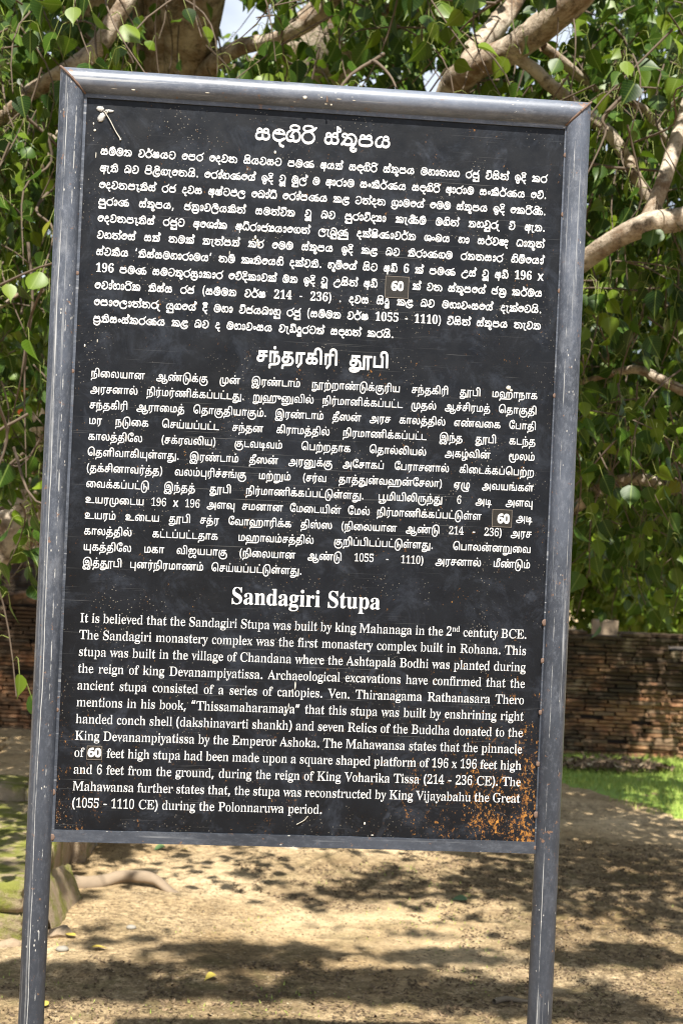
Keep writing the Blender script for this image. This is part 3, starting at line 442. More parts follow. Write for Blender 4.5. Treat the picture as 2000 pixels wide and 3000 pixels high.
547,6 -1 3 -1 3 4 3 0 15 -4 7 0 12 4 6 4 4 5 2 6 -1 9 2 9 -2 4 -10 8 -29 13 -3 5 0 3 1 7 5 6 5 2 15 -1 3 -1 3 -3 8 -18 2 -1 1 10 -5 12 1 1 4 1 -1 4 -2 0 -2 -3 -3 -1 -17 4 -6 0 -10 -4 -5 -3 -3 -5 -2 -7 2 -8 -2 -6 2 -5 5 -5 6 -5 27 -13 3 -5 0 -4 -3 -8 -6 -5 -14 -1 -8 1 -3 1 -3 4 -6 20 -4 1 0 -12 4 -13 0 -1 -4 -2
596,16 1 42 0 -1 2 -5 1 -7 2 -2 5 -1 68 1 2 18 -2 5 -4 5 -16 3 0 0 12 -4 8 3 3 -1 3 -71 -1 0 -2 3 -3 -4 -8 0 -12 3 0 5 15 5 5 18 2 0 -2 0 -67 -1 -4 -3 -2 -10 -3 -1 0
603,37 -2 4 0 1 5 1 13 6 10 3 1 20 53 5 2 0 2 -1 1 -18 0 -1 -1 1 -2 6 -2 0 -6 -17 -45 -2 -2 -2 0 -2 2 -19 45 0 3 2 2 3 2 8 1 0 3 -38 0 0 -3 9 -4 5 -8 18 -41 0 -4 5 -9 2 -13
478,13 -1 6 0 14 7 5 1 3 -5 1 -3 6 -1 7 7 -4 1 -3 3 0 21 1 2 -1 3 -1 14 -5 8 -11 2 -6 0 -12 -3 -5 -4 1 -15 1 -1 3 -1 3 2 -1 13 4 4 12 1 4 -1 3 -5 1 -5 0 -8 -20 -7 -6 -3 -4 -5 -2 -5 0 -8 -2 -3,21 6 -3 1 -3 4 0 5 3 6 3 4 6 3 6 3 6 -1 0 -19 -1 -2 -4 -3
503,6 -2 2 0 9 7 11 -4 3 -3 6 0 10 6 4 3 3 7 2 9 0 15 -2 8 -4 5 2 1 -10 7 -6 0 -10 -7 14 0 5 -5 3 -13 -2 -19 -3 -8 -6 -4 -8 0 -9 3 -1 7 0 32 1 3 5 3 -6 1 0 27 1 4 -1 2 -16 -1 0 -2 7 -3 0 -4 0 -24 1 -3 0 -42 -5 -3
403,23 -1 7 0 8 3 6 3 7 6 -3 2 -9 -6 -10 0 -8 4 -4 7 -2 10 0 11 4 10 4 5 9 1 4 -1 2 -4 0 -11 3 -1 4 1 1 6 -1 7 -4 4 -7 3 -7 0 -13 -6 -5 -8 -3 -9 0 -11 5 -16 -1 -2 3 -3 9 -4
517,20 -1 7 -1 2 3 10 6 -4 0 -5 -2 -8 1 -3 3 -3 7 -1 18 3 13 3 3 2 2 13 1 -9 6 -6 0 -1 -2 -7 -4 1 -1 -3 -4 -3 -4 -2 -12 0 -9 3 -11 4 -7 0 -1 6 -3,40 -1 19 3 1 1 -1 2 -4 2 -3 5 0 36 1 4 0 1 -1 26 2 3 0 3 -20 -1 1 -2 7 -2 2 -4 0 -23 -6 -1 5 -3 1 -4 0 -31 -1 -3 -4 -3 5 -1 -1 -5 -3 -2
414,23 -1 6 -1 2 2 6 2 6 3 8 8 -3 3 -9 -8 -8 0 -8 2 -5 4 -3 9 1 8 33 0 0 4 -2 2 -1 7 -3 8 -4 3 -10 4 -4 0 -12 -6 -5 -8 -1 -8 -4 -3 0 -3 3 -1 1 -10 4 -10 -1 -3,16 36 0 9 3 5 3 4 9 1 4 -2 3 -9 0 -8
284,2 1 32 0 -1 2 -7 1 -3 1 -2 5 0 41 13 1 0 6 -13 0 0 12 1 7 4 5 9 0 1 -3 0 -12 6 -1 1 2 0 12 -10 6 -6 0 -10 -5 -4 -6 -1 -17 -10 -1 0 -5 9 0 1 -2 0 -43 -2 -2 -8 -2
453,21 -26 7 0 14 2 9 5 3 5 1 3 -1 5 1 1 -1 4 -2 5 -4 2 -8 3 -23 0 -3 3 3 4 3 3 10 0 8 2 6 5 2 4 2 5 0 7 -3 7 1 1 7 0 2 7 -16 0 -9 2 -5 0 -12 -4 -5 -7 -2 -9 3 -11 4 -4 7 -3 -9 -3 -4 -4 0 -5 -3 -1 0 -5 1 -3 6 -4 -7 -5 -2 -5 2 -4 5 -3 -1 -2,18 -21 -5 2 -3 5 1 4 4 3 28 1 4 -3 1 -3 -1 -3 -7 -5 -6 -2,21 24 -3 3 -3 6 0 9 1 7 5 6 13 0 3 -4 2 -7 0 -8 -1 -8 -3 -3 -2 -2
533,3 1 26 0 0 2 -6 1 -2 3 0 36 1 3 4 3 -5 1 0 35 -16 -1 0 -2 6 -2 1 -3 0 -69 -1 -3 -7 -2,38 1 25 0 0 2 -5 1 -3 3 0 33 -2 10 2 1 -8 7 -4 1 -3 0 -14 -9 1 -1 15 1 3 -2 1 -8 0 -33 -1 -2 -7 -2
261,3 1 26 0 0 2 -7 2 -1 2 0 51 -15 -1 0 -2 5 -1 1 -3 0 -44 -1 -2 -7 -2,13 68 6 0 1 1 1 11 -1 5 -1 1 -3 0 -3 -1 -1 -11
278,1 -26 7 0 8 4 4 3 2 6 0 65 2 3 -1 3 -17 0 -1 -1 1 -2 7 -2 1 -3 0 -59 -1 -6 -2 -5 -3 -2 -8 0 -2 3 1 13 -4 1 -3 -1 -1 -14 2 -1 7 -3,16 68 5 1 1 12 -1 5 -1 0 -5 0 -1 -2 0 -14
500,3 1 26 0 0 2 -7 2 -1 2 0 17 3 3 9 0 14 -20 -2 -3 -6 -1 1 -3 26 1 0 2 -5 1 -3 2 -15 20 3 2 -2 3 -5 1 0 7 15 14 4 2 1 2 -1 1 -18 0 0 -3 5 -2 -2 -4 -10 -10 -2 -7 -10 0 0 53 -15 -1 0 -2 5 -2 1 -3 0 -45 -3 -1 0 -2 1 -2 2 -1 0 -19 -1 -2 -7 -2
263,3 1 26 0 0 2 -7 2 -1 2 -1 72 2 4 -1 2 -16 -1 1 -2 5 -2 1 -3 0 -70 -1 -2 -7 -2
791,4 1 24 0 0 2 -5 1 -2 2 0 37 1 3 4 3 -6 1 1 7 -16 0 1 -2 5 -2 1 -3 0 -42 -1 -3 -7 -2,37 1 25 0 -1 2 -4 1 -3 2 0 38 3 4 -4 1 -1 1 2 1 -2 2 -6 6 -4 0 -3 0 -10 -8 -3 -1 4 -1 4 2 7 -1 3 -1 1 -3 0 -40 -3 -2 -4 -1,70 1 25 0 0 2 -4 0 -4 3 0 34 -1 7 -1 3 2 1 -8 7 -3 1 -3 0 -15 -10 5 0 3 1 6 1 3 -1 3 -2 1 -9 0 -33 -4 -3 -4 0
533,3 1 26 0 0 2 -6 1 -2 3 0 36 1 3 4 3 -5 1 0 8 -16 -1 0 -2 5 -1 2 -3 0 -43 -1 -3 -7 -2,38 1 25 0 0 2 -5 1 -3 3 0 33 -2 10 2 1 -8 7 -4 1 -3 0 -14 -9 1 -1 7 2 8 -1 3 -2 1 -8 0 -33 -1 -2 -7 -2
467,26 -1 6 -1 12 6 6 8 2 9 0 16 -4 11 -4 6 -12 5 -6 0 -9 -4 -4 -2 -5 -9 -2 -10 1 -16 3 -9 5 -6,23 3 -3 4 -4 9 -1 13 1 14 3 6 3 5 4 2 7 -1 5 -3 4 -8 1 -15 0 -11 -2 -8 -4 -6 -5 -2
519,2 -25 31 0 0 2 -9 2 -3 2 0 24 6 1 -5 4 -1 3 0 30 2 5 -3 2 0 8 -14 -1 0 -2 5 -2 1 -6 0 -64 -1 -4 -8 -2,39 -2 4 0 9 7 -1 1 5 8 2 11 -1 16 -2 7 -3 3 1 1 -11 7 -4 0 -2 -2 -11 -7 3 -1 5 3 9 0 4 -4 2 -6 1 -19 -3 -13 -4 -4 -13 -1
508,32 -25 30 0 0 2 -6 1 -2 1 -1 2 0 25 -1 4 0 40 1 2 2 0 2 4 0 3 -1 1 -5 -4 -4 -4 -13 5 -3 2 -5 0 -13 -8 -5 -11 -2 -17 3 -10 4 -7 -2 -1 8 -4 2 -2 5 -1 11 7 -13 1 -3 1 -4 5 -2 8 0 8 0 7 2 9 4 7 6 4 7 0 4 -3 4 0 2 -3 0 -37 -1 -3 -5 -3 6 -1 0 -24 -2 -2 -9 -2
394,3 1 30 0 0 2 -10 2 -2 2 0 32 1 3 3 5 -5 1 0 5 1 4 -1 1 -14 -1 0 -2 5 -2 1 -3 0 -43 -1 -2 -2 -1 -6 -1,41 42 6 0 1 7 -3 7 0 2 -4 1 -3 -1 -1 -2 -8 -8 -3 0 3 -1 3 1 7 0
395,5 -1 2 0 4 3 5 0 5 -2 2 -2 6 0 2 2 6 2 4 5 2 6 -2 7 1 5 -1 3 -7 6 -15 6 -3 4 0 3 0 3 4 4 10 1 4 -2 7 -12 1 0 1 2 0 6 -3 6 3 2 -1 2 -5 -2 -5 0 -7 2 -4 0 -2 -2 -5 -1 -5 -4 -1 -6 2 -6 -1 -8 8 -6 15 -7 3 -3 0 -5 -1 -4 -4 -4 -13 0 -4 5 -5 11 -3 1 0 -10 4 -7 -5 -2
306,17 -1 7 0 2 2 11 7 2 4 -3 1 -3 -4 -4 -2 -5 0 -3 3 -1 41 1 1 14 1 0 5 -15 0 0 3 5 12 0 5 -1 1 -3 -1 -3 -5 -7 -12 -2 -3 -4 -1 -2 -2 0 -3 8 0 1 -43 -2 -2
524,19 -1 6 -1 13 9 -15 0 -3 3 -1 42 2 5 -17 1 0 -3 6 -2 1 -4 0 -36 2 -5 -2 -3,41 -1 20 4 -1 3 -4 1 -3 4 0 42 2 3 -2 2 -16 -1 0 -2 7 -2 1 -4 0 -37 -6 -4 6 -1 -1 -2 0 -3 -3 -2
422,24 -1 3 -1 2 3 1 17 4 5 4 0 12 30 0 4 -1 1 -8 -1 0 -2 1 -1 0 -6 -10 -25 -4 0 -1 2 -10 25 2 4 7 1 1 2 -28 0 1 -2 6 -2 4 -6 12 -30 0 -14
613,20 -1 4 0 2 4 1 15 3 5 4 2 5 11 -4 1 -6 -12 -4 -1 -11 26 2 3 5 2 0 2 -21 1 -1 -1 0 -2 4 -2 2 -3 10 -28 3 -4 1 -15,51 -1 4 0 2 4 1 16 3 7 0 1 -5 0 -8 25 2 2 5 1 1 2 -24 1 0 -3 5 -1 2 -2 3 -8 -4 -7 6 -1 3 -10 3 -6 0 -16,61 27 1 -1 3 0 2 2 10 25 -1 5 -8 -1 2 -7
441,3 1 12 -1 0 3 -2 0 -1 2 9 14 4 2 4 0 8 -14 0 -2 -2 -1 -6 -1 1 -3 25 1 0 2 -4 1 -5 4 -8 13 1 1 -4 4 -5 8 4 4 5 1 11 14 1 4 -11 0 3 -4 -1 -1 -9 -12 -2 -2 -4 1 -7 12 1 2 5 2 1 1 -1 2 -25 -1 0 -2 6 -2 4 -4 6 -10 0 -1 3 -4 5 -9 -3 -3 -5 -1 -11 -15
413,5 -26 6 0 7 7 4 1 1 3 7 16 1 15 3 6 4 1 11 29 0 5 -1 1 -7 0 -1 -1 2 -4 -1 -7 -8 -23 -2 -1 -4 1 -10 27 2 4 6 1 0 3 -26 0 0 -3 6 -1 4 -5 13 -33 2 -17 -3 -9 -6 -8 -6 0 -2 10 -3 1 -3 -2 -1 -9 4 -5
328,26 90 -7 1 -1 -1 -10 -24 -1 -4 2 -2 10 0 1 1
328,5 55 7 -1 2 1 9 25 1 3 -1 2 -11 0 -1 -1
468,26 90 -7 1 -1 -1 -10 -24 -1 -4 2 -2 10 0 1 1,46 90 -7 1 -1 -1 -10 -24 -1 -4 2 -2 10 0 1 1
468,5 55 7 -1 2 1 9 25 1 3 -1 2 -11 0 -1 -1,25 55 7 -1 2 1 9 25 1 3 -1 2 -11 0 -1 -1
580,24 19 12 -2 13 4 10 8 6 12 0 19 -3 13 -8 9 -12 6 -12 1 -9 -4 -10 -8 -5 -11 -2 -15 2 -13 8 -12,30 44 -8 7 0 9 8 9 9 1 8 -7 2 -9 -8 -10
1120,84 -55 7 0 5 6 1 47 16 10 19 14 2 4 -1 10 -8 6 -9 -2 -16 -12 -1 4 0 16 26 3 7 7 -1 6 -3 3 -18 3 9 6 8 10 4 9 -1 9 -9 13 -14 7 -16 -2 -19 -12 -13 10 -15 1 -12 -5 -10 -11 -5 -23 2 -6 -12 -13 -4 -9 0 -22 10 -21 12 -10 25 -6 29 0 1 -3 -1 -41,41 23 -13 5 -8 14 5 13 11 9 4 0 -3 -10 2 -6 8 -6 22 1 9 5 4 -1 0 -24 -16 -3,75 67 -8 3 8 2 4 -5,35 85 3 13 9 5 8 -2 8 -9 -3 -4,88 87 -3 2 3 8 9 7 10 1 7 -7 -7 -9
1720,84 -55 7 0 5 6 1 47 16 10 19 14 2 4 -1 10 -8 6 -9 -2 -16 -12 -1 4 0 16 26 3 7 7 -1 6 -3 3 -18 3 9 6 8 10 4 9 -1 9 -9 13 -14 7 -16 -2 -19 -12 -13 10 -15 1 -12 -5 -10 -11 -5 -23 2 -6 -12 -13 -4 -9 0 -22 10 -21 12 -10 25 -6 29 0 1 -3 -1 -41,160 -5 18 1 16 9 10 15 7 25 1 25 -3 22 -12 17 -15 10 -13 0 -16 -8 -8 -10 -4 -12 0 -10 3 -5 19 -10 6 0 5 6 -3 9 -12 7 1 6 7 6 8 3 7 -2 9 -10 4 -10 1 -12 -2 -16 -5 -15 -6 -10 -8 -4 -9 -2 7 9 1 7 -2 6 -9 5 -6 -2 -10 -6 -7 -10 0 -12 2 -6 8 -10,41 23 -13 5 -8 14 5 13 11 9 4 0 -3 -10 2 -6 8 -6 22 1 9 5 4 -1 0 -24 -16 -3,75 67 -8 3 8 2 4 -5,35 85 3 13 9 5 8 -2 8 -9 -3 -4,88 87 -3 2 3 8 9 7 10 1 7 -7 -7 -9
1680,84 -55 7 0 5 6 1 47 16 10 19 14 2 4 -1 10 -8 6 -9 -2 -16 -12 -1 4 1 17 25 2 5 3 2 7 -4 6 -18 3 13 9 9 17 31 -1 -11 -37 -3 -29 1 -25 8 -25 8 -9 12 -5 19 -3 6 4 4 4 1 6 -5 8 -25 7 -4 4 -8 22 5 47 13 40 -2 7 -4 3 -46 0 -7 -1 -12 9 -10 2 -15 -4 -16 -10 -13 10 -15 1 -12 -5 -9 -8 -6 -26 2 -6 -12 -13 -4 -9 0 -18 3 -13 10 -15 12 -8 22 -5 29 0 1 -3 -1 -41,41 23 -13 5 -8 14 5 13 11 9 4 0 -3 -10 2 -6 8 -6 22 1 9 5 4 -1 0 -24 -16 -3,75 67 -8 3 8 2 4 -5,35 85 3 13 9 5 8 -2 8 -9 -3 -4,88 87 -3 2 3 8 9 7 10 1 7 -7 -7 -9
1080,52 -54 13 -2 12 2 15 7 9 9 4 12 -1 16 -3 13 21 18 7 13 3 15 -2 25 -15 25 -19 16 -25 9 -23 -3 -21 -10 -17 -21 -8 -22 0 -19 5 -18 8 -13 18 -15 -4 -13 1 -16 2 -9 8 -12,59 -29 -8 3 -5 10 6 9 22 1 11 -7 3 -6 -8 -7 -9 -4,55 21 -15 7 -16 14 -6 17 1 9 8 16 13 13 15 7 16 1 16 -6 16 -12 11 -19 1 -12 -6 -17 -13 -8 -2 22 -4 11 -9 4 -19 17 -7 2 -6 -2 -7 -7 -5 -10 0 -12 2 -7 7 -8 9 -5 10 -1 12 8 2 -6 -2 -9 -6 -9
1240,55 -44 30 -2 16 3 15 7 15 13 22 35 0 6 -2 4 -7 4 -6 -1 -26 -35 -18 -8 -18 -3 -19 2 -16 6 -11 9 -7 13 -4 9 3 8 23 30 15 6 19 4 40 -3 7 2 6 4 3 15 -6 18 -11 13 -14 8 -16 1 -18 -9 -7 -10 -7 -24 -33 -16 -12 -16 -7 -15 -1 -10 1 -18 9 -23 16 -17,101 84 -25 2 4 13 5 4 9 3 13 -5 7 -8 4 -9 -2 -2
1460,53 -2 11 0 16 8 9 -7 16 -4 9 2 7 3 25 -4 6 2 6 5 7 13 5 16 2 34 -6 22 -17 21 -16 10 -19 4 -28 -4 -18 -11 -13 12 -13 5 -15 -1 -13 -7 -6 -13 -1 -16 7 -8 13 -7 9 -1 6 7 -3 7 -15 11 3 7 12 3 7 -3 6 -6 -4 -10 1 -8 -39 -54 -8 -8 -1 -11 4 -6 6 -2 25 6,99 22 -6 4 -2 22 -8 4 -9 -4 -4 -16 -9 -8 -6 -1 -14 9 20 33 22 0 25 -11 10 -16 1 -6 -8 -9 -6 -2,139 22 -2 4 -2 22 -8 15 -28 16 -13 4 -15 1 1 4 17 13 19 3 19 -3 14 -10 11 -15 4 -19 -7 -28 -5 -6
1460,53 -2 11 0 16 8 9 -7 10 -3 12 0 10 4 25 -4 9 4 7 10 9 25 1 28 -4 19 -12 22 0 12 26 13 4 6 0 9 -3 12 -6 10 -25 19 -10 0 -4 -6 1 -63 -18 6 -19 0 -19 -4 -15 -10 -17 15 -18 3 -15 -6 -8 -10 -3 -12 1 -11 6 -7 16 -9 6 1 3 2 2 8 -2 4 -15 11 3 7 12 3 7 -3 6 -6 -4 -10 1 -8 -39 -54 -8 -8 -1 -11 4 -6 6 -2 25 6,99 22 -6 4 -2 22 -8 4 -9 -4 -4 -16 -9 -8 -6 -1 -14 9 20 33 22 0 25 -11 10 -16 1 -6 -8 -9 -6 -2,139 22 -2 4 -2 22 -8 15 -28 16 -13 4 -15 1 1 4 14 11 19 5 19 -2 14 -8 2 -15 6 -4 6 1 2 -3 2 -16 -7 -28 -5 -6,158 138 -2 3 0 7 0 9 2 2 6 -5 5 -10 -1 -3
1460,53 -2 11 0 16 8 9 -7 10 -3 12 0 10 4 25 -4 10 5 8 12 8 28 -1 32 -5 15 -11 16 1 22 -5 15 -7 13 -11 8 -22 5 -19 -3 -15 -10 -9 -9 -10 -24 -3 -1 -13 5 -15 -1 -9 -4 -8 -10 -3 -12 1 -11 6 -7 16 -9 6 1 3 2 2 8 -2 4 -15 11 3 7 12 3 7 -3 6 -6 -4 -10 1 -8 -39 -54 -8 -8 -1 -11 4 -6 6 -2 25 6,99 22 -6 4 -2 22 -8 4 -9 -4 -4 -16 -9 -8 -6 -1 -14 9 20 33 22 0 25 -11 10 -16 1 -6 -8 -9 -6 -2,139 22 -2 4 -2 22 -8 15 -28 16 -13 4 -15 1 1 4 17 13 22 3 19 -4 6 -5 3 -6 7 -3 8 -13 2 -19 -7 -25 -5 -6,74 113 4 16 5 6 9 8 13 5 13 0 12 -6 5 -7 4 -12 0 -7 -12 5 -19 2 -21 -4
1460,53 -2 11 0 16 8 9 -7 10 -3 12 0 10 4 25 -4 10 5 8 12 8 28 -1 32 -5 15 -11 16 1 22 -5 15 -7 13 -11 8 -22 5 -19 -3 -15 -10 -9 -9 -10 -24 -3 -1 -13 5 -15 -1 -9 -4 -8 -10 -3 -12 1 -11 6 -7 16 -9 6 1 3 2 2 8 -2 4 -15 11 3 7 12 3 7 -3 6 -6 -4 -10 1 -8 -39 -54 -8 -8 -1 -11 4 -6 6 -2 25 6,99 22 -6 4 -2 22 -8 4 -9 -4 -4 -16 -9 -8 -6 -1 -14 9 20 33 22 0 25 -11 10 -16 1 -6 -8 -9 -6 -2,139 22 -2 4 -2 22 -8 15 -28 16 -13 4 -15 1 1 4 17 13 22 3 19 -4 6 -5 3 -6 7 -3 8 -13 2 -19 -7 -25 -5 -6,74 113 4 16 5 6 9 8 13 5 13 0 12 -6 6 -9 3 -10 0 -7 -8 3 3 13 -2 3 -5 5 -13 4 -6 -3 -5 -6 -2 -6 2 -6 -17 -4
2000,53 -2 11 0 16 8 9 -7 13 -3 9 0 10 4 18 -4 10 1 7 4 5 7 10 26 3 -2 1 -9 4 -10 13 -12 13 -2 19 6 3 -2 6 0 5 4 2 12 -3 63 -3 16 -13 12 -19 4 -13 -3 -15 -12 -3 -5 1 -6 8 -5 19 12 6 0 9 -3 6 -7 2 -16 -1 -3 -13 3 -19 -6 -11 -12 -4 -13 -2 31 -5 16 -12 18 -17 13 -17 6 -19 0 -19 -4 -15 -10 -12 11 -10 6 -13 1 -12 -4 -7 -6 -6 -12 -1 -13 2 -6 7 -6 14 -8 8 2 4 6 -2 6 -17 13 4 6 12 3 7 -3 6 -6 -4 -10 2 -6 -40 -56 -8 -8 -1 -11 4 -6 6 -2 25 6,99 22 -6 4 -2 22 -8 4 -9 -4 -4 -16 -9 -8 -6 -1 -14 9 20 33 22 0 25 -11 10 -16 1 -6 -8 -9 -6 -2,139 22 -2 4 -2 22 -8 15 -28 16 -13 4 -15 1 1 4 17 13 19 3 19 -3 14 -10 11 -15 4 -19 -7 -28 -5 -6,199 25 -6 7 3 6 6 4 19 5 1 -3 0 -12 -17 -7
1220,53 -13 10 1 16 14 18 -7 16 4 19 19 10 28 2 25 -1 16 -4 19 -6 15 -7 11 -10 9 -15 8 -16 5 -22 0 -22 -7 -22 -23 -3 -9 6 -6 7 0 21 22 19 5 22 -3 19 -11 11 -16 7 -32 -1 -12 -3 -13 -10 -18 -7 -7 7 28 -1 13 -5 13 -16 18 -20 9 -21 2 -13 -4 -11 -7 -15 -15 -9 -25 1 -22 7 -25 5 -5 10 -1 8 6 11 25 24 12 3 10 -3 7 -6 4 -6 0 -10 -4 -15 -10 -10 -18 -3 11 2 10 8 18 15 11 16 3 19 -5 13 -12 5 -12 -5 -16 -7 -10 -16 -6 -22 -24 0 -10
1220,35 -1 19 -2 18 8 10 -6 28 -2 12 5 14 13 6 9 5 13 2 31 -7 25 -13 19 -16 8 -15 2 -13 -4 -15 -13 -11 -15 -9 -22 -6 -6 -2 -7 2 -6 4 -4 6 -3 15 2 2 -7 -8 -9 -12 -5 -13 2 -10 5 -6 13 -2 16 3 15 6 13 30 22 2 9 -4 5 -6 1 -32 -22 -8 -12 -6 -16 -2 -15 1 -19 4 -16 7 -12 7 -7,88 24 -2 35 -4 6 -6 3 -7 0 0 3 6 13 11 12 8 6 10 1 12 -5 10 -11 6 -19 0 -16 -6 -15 -13 -12 -9 -2
1220,49 -63 14 -2 16 1 15 4 12 6 10 8 8 11 14 28 5 31 6 22 -1 28 -5 16 -9 16 -8 8 -13 6 -12 2 -13 -2 -15 -11 -13 -17 -10 -24 -7 -9 -1 -7 4 -6 5 -3 18 1 2 -7 -8 -9 -9 -5 -13 1 -13 7 -6 12 -2 16 3 15 6 13 31 23 2 5 -3 6 -8 3 -25 -16 -12 -12 -7 -15 -4 -19 1 -25 6 -19 9 -11 13 -7 12 -3 13 1 15 7 10 -6 22 -2 12 2 2 -3 -9 -15 -11 -12 -16 -6 -16 -3 -18 4 -19 9 -19 26 -6 2 -6 -4 -3 -4 0 -6 18 -31 16 -12,88 24 -2 35 -7 8 -10 1 0 3 7 13 12 14 10 5 6 0 12 -5 10 -11 6 -19 0 -16 -5 -6 -1 -9 -13 -12 -9 -2
1220,35 -1 19 -2 18 8 10 -6 22 -2 9 1 16 9 13 17 7 22 -1 28 -9 25 -15 16 1 3 12 12 2 16 -5 13 -15 11 -21 6 -26 -1 -18 -7 -13 -13 -3 -15 7 -19 -19 -13 -10 -9 -9 -19 -4 -21 1 -22 6 -19 9 -11,41 24 -12 6 -5 7 -5 18 2 13 5 12 6 10 31 23 10 -4 -14 -19 -9 -22 -7 -9 -1 -7 4 -6 5 -3 18 1 2 -7 -5 -6 -9 -6 -6 -2,88 24 -2 35 -4 6 -6 3 -7 0 0 3 6 13 11 12 8 6 10 1 12 -5 10 -11 6 -19 0 -16 -6 -15 -13 -12 -9 -2,82 127 -16 4 -10 9 -1 3 2 4 12 8 16 3 16 -1 15 -6 7 -8 -4 -6 -9 -6 -12 -4
1160,44 -9 26 -2 13 2 12 6 13 9 12 13 9 12 5 16 3 40 -3 16 -5 16 -8 12 -10 10 -12 7 -16 5 -19 1 -19 -5 -12 -9 -17 -21 2 -7 9 -3 25 23 12 4 16 -1 15 -6 10 -7 9 -13 5 -15 2 -25 -8 -22 -16 -19 -20 -12 -19 -2 -16 4 -15 10 -5 6 0 3 11 17 9 6 7 0 18 -7 7 2 3 7 -3 8 -19 8 -13 1 -12 -4 -18 -13 -8 -18 -1 -13 2 -9 9 -13 10 -8
1220,43 -2 26 -2 31 2 19 8 13 14 6 16 0 18 -8 19 1 25 -5 6 -9 7 11 25 20 12 1 6 -5 7 -6 0 -19 -9 -6 -7 -15 -31 -16 -6 -7 -5 -3 -2 -4 10 -8 7 -13 5 -15 -3 -13 -12 -5 -19 2 -7 4 -3 -11 -9 -6 -13 1 -25 5 -15 7 -10 9 -5,50 23 -22 5 -7 11 -2 9 3 9 13 10 15 3 32 -2 2 -1 1 -10 6 -4 16 5 6 5 6 -6 3 -9 -2 -6 -6 -10 -8 -6 -18 -4,32 85 1 13 8 6 9 -2 7 -7 0 -7,107 85 -17 4 1 3 12 3 13 -6 -3 -6
1220,43 -2 26 -2 31 2 19 8 13 14 6 16 0 18 -8 19 1 25 -5 6 -9 7 11 25 20 12 1 6 -5 7 -6 0 -19 -9 -6 -7 -15 -31 -16 -6 -7 -5 -3 -2 -4 10 -8 7 -13 5 -15 -3 -13 -12 -5 -19 2 -7 4 -3 -11 -9 -6 -13 1 -25 5 -15 7 -10 9 -5,50 23 -22 5 -7 11 -2 9 3 9 13 10 15 3 47 -2 15 -4 7 -7 3 -9 -2 -6 -6 -10 -8 -6 -18 -4,32 85 1 13 8 6 9 -2 7 -7 0 -7,107 85 -17 4 1 3 12 3 13 -6 -3 -6
2220,43 -2 26 -2 31 2 19 8 13 14 6 16 0 18 -8 19 1 25 -5 6 -9 7 11 25 20 12 1 6 -5 7 -6 0 -19 -9 -6 -7 -15 -31 -16 -6 -7 -5 -3 -2 -4 10 -8 7 -13 5 -15 -3 -13 -12 -5 -19 2 -7 4 -3 -11 -9 -6 -13 1 -25 5 -15 7 -10 9 -5,218 -2 17 0 15 5 11 8 8 15 2 13 -1 18 -7 13 -6 6 4 16 -6 19 -11 10 -19 2 -15 -8 -10 -14 -1 -12 2 -16 2 -3 7 -3 28 -1 12 -9 4 -12 -4 -13 -9 -6 -13 -3 -13 3 -9 13 -1 22 -8 6 -1 28 -11 20 -7 5 -9 2 -25 -8 -5 -7 2 -9 9 -2 19 7 8 -8 4 -13 -1 -18 -5 -13 -15 -25 -7 -3 -5 -6 -1 -6 3 -7 10 -4 34 2 9 3,50 23 -22 5 -7 11 -2 9 3 9 13 10 15 3 47 -2 15 -4 7 -7 3 -9 -2 -6 -6 -10 -8 -6 -18 -4,32 85 1 13 8 6 9 -2 7 -7 0 -7,107 85 -17 4 1 3 12 3 13 -6 -3 -6,238 85 -19 1 -3 9 9 9 13 -1 6 -11 -3 -7
1220,27 -73 30 -2 78 5 9 6 1 10 -4 9 -1 110 -2 4 -6 2 -1 3 1 16 -2 9 -12 12 10 25 16 8 5 5 0 6 -5 6 -6 0 -19 -9 -7 -9 -13 -28 -17 -7 -7 -5 -3 -2 -3 7 -9 10 -13 5 -15 -3 -13 -12 -5 -22 4 -6 -10 -12 -5 -13 1 -25 5 -12 6 -10 17 -8 31 -4 34 1 13 4 12 7 2 -3 0 -47 -2 -3 -62 -4 -28 1 -6 3 2 5 7 2 15 -8 10 -1 7 8 -1 10 -6 5 -22 11 -10 0 -9 -5 -10 -14 0 -22 6 -13,44 24 -16 4 -4 5 -5 13 4 12 15 10 15 2 47 -2 16 -7 4 -6 2 -9 -3 -6 -6 -9 -10 -6 -21 -3,32 86 2 13 7 5 6 0 9 -8 1 -7,103 86 -12 1 -2 3 14 5 12 -5 0 -4 -2 -3
1580,166 -58 9 -2 7 4 3 7 -1 7 -5 5 -19 8 -9 15 9 18 19 10 3 6 0 7 -4 5 -9 3 -25 -9 -8 0 -16 10 -4 9 6 11 16 9 9 2 28 -3 10 3 6 9 1 13 -2 9 -7 10 -17 12 -22 4 -12 -1 -10 -4 -15 -19 -10 16 -15 6 -13 -2 -9 -9 -3 1 -7 9 -9 4 -12 -2 -12 -6 -8 -13 -3 -12 3 -10 7 -6 -10 -15 -3 -16 1 -16 9 -17 9 -8 10 -4 37 -3 22 3 16 14 3 -1 25 -14 0 -23 5 -15 10 -12,54 23 -19 2 -10 7 -5 10 6 16 9 9 22 14 3 7 7 4 8 10 4 1 6 -1 1 -4 -4 -15 -7 1 -6 -2 -19 -12 -8 -12 1 -16 11 -18 4 -1,72 23 18 9 6 7 0 6 -8 9 -9 0 -13 -6 -5 3 -1 3 19 13 6 8 6 -1 6 4 7 -4 6 1 19 25 9 5 22 -3 13 -10 2 -6 -3 -3 -34 2 -16 -7 -12 -9 -10 -2 -3 -6 1 -19 -3 -6 -10 -11,32 89 -9 6 6 8 9 3 3 -2 4 -9 -10 -7
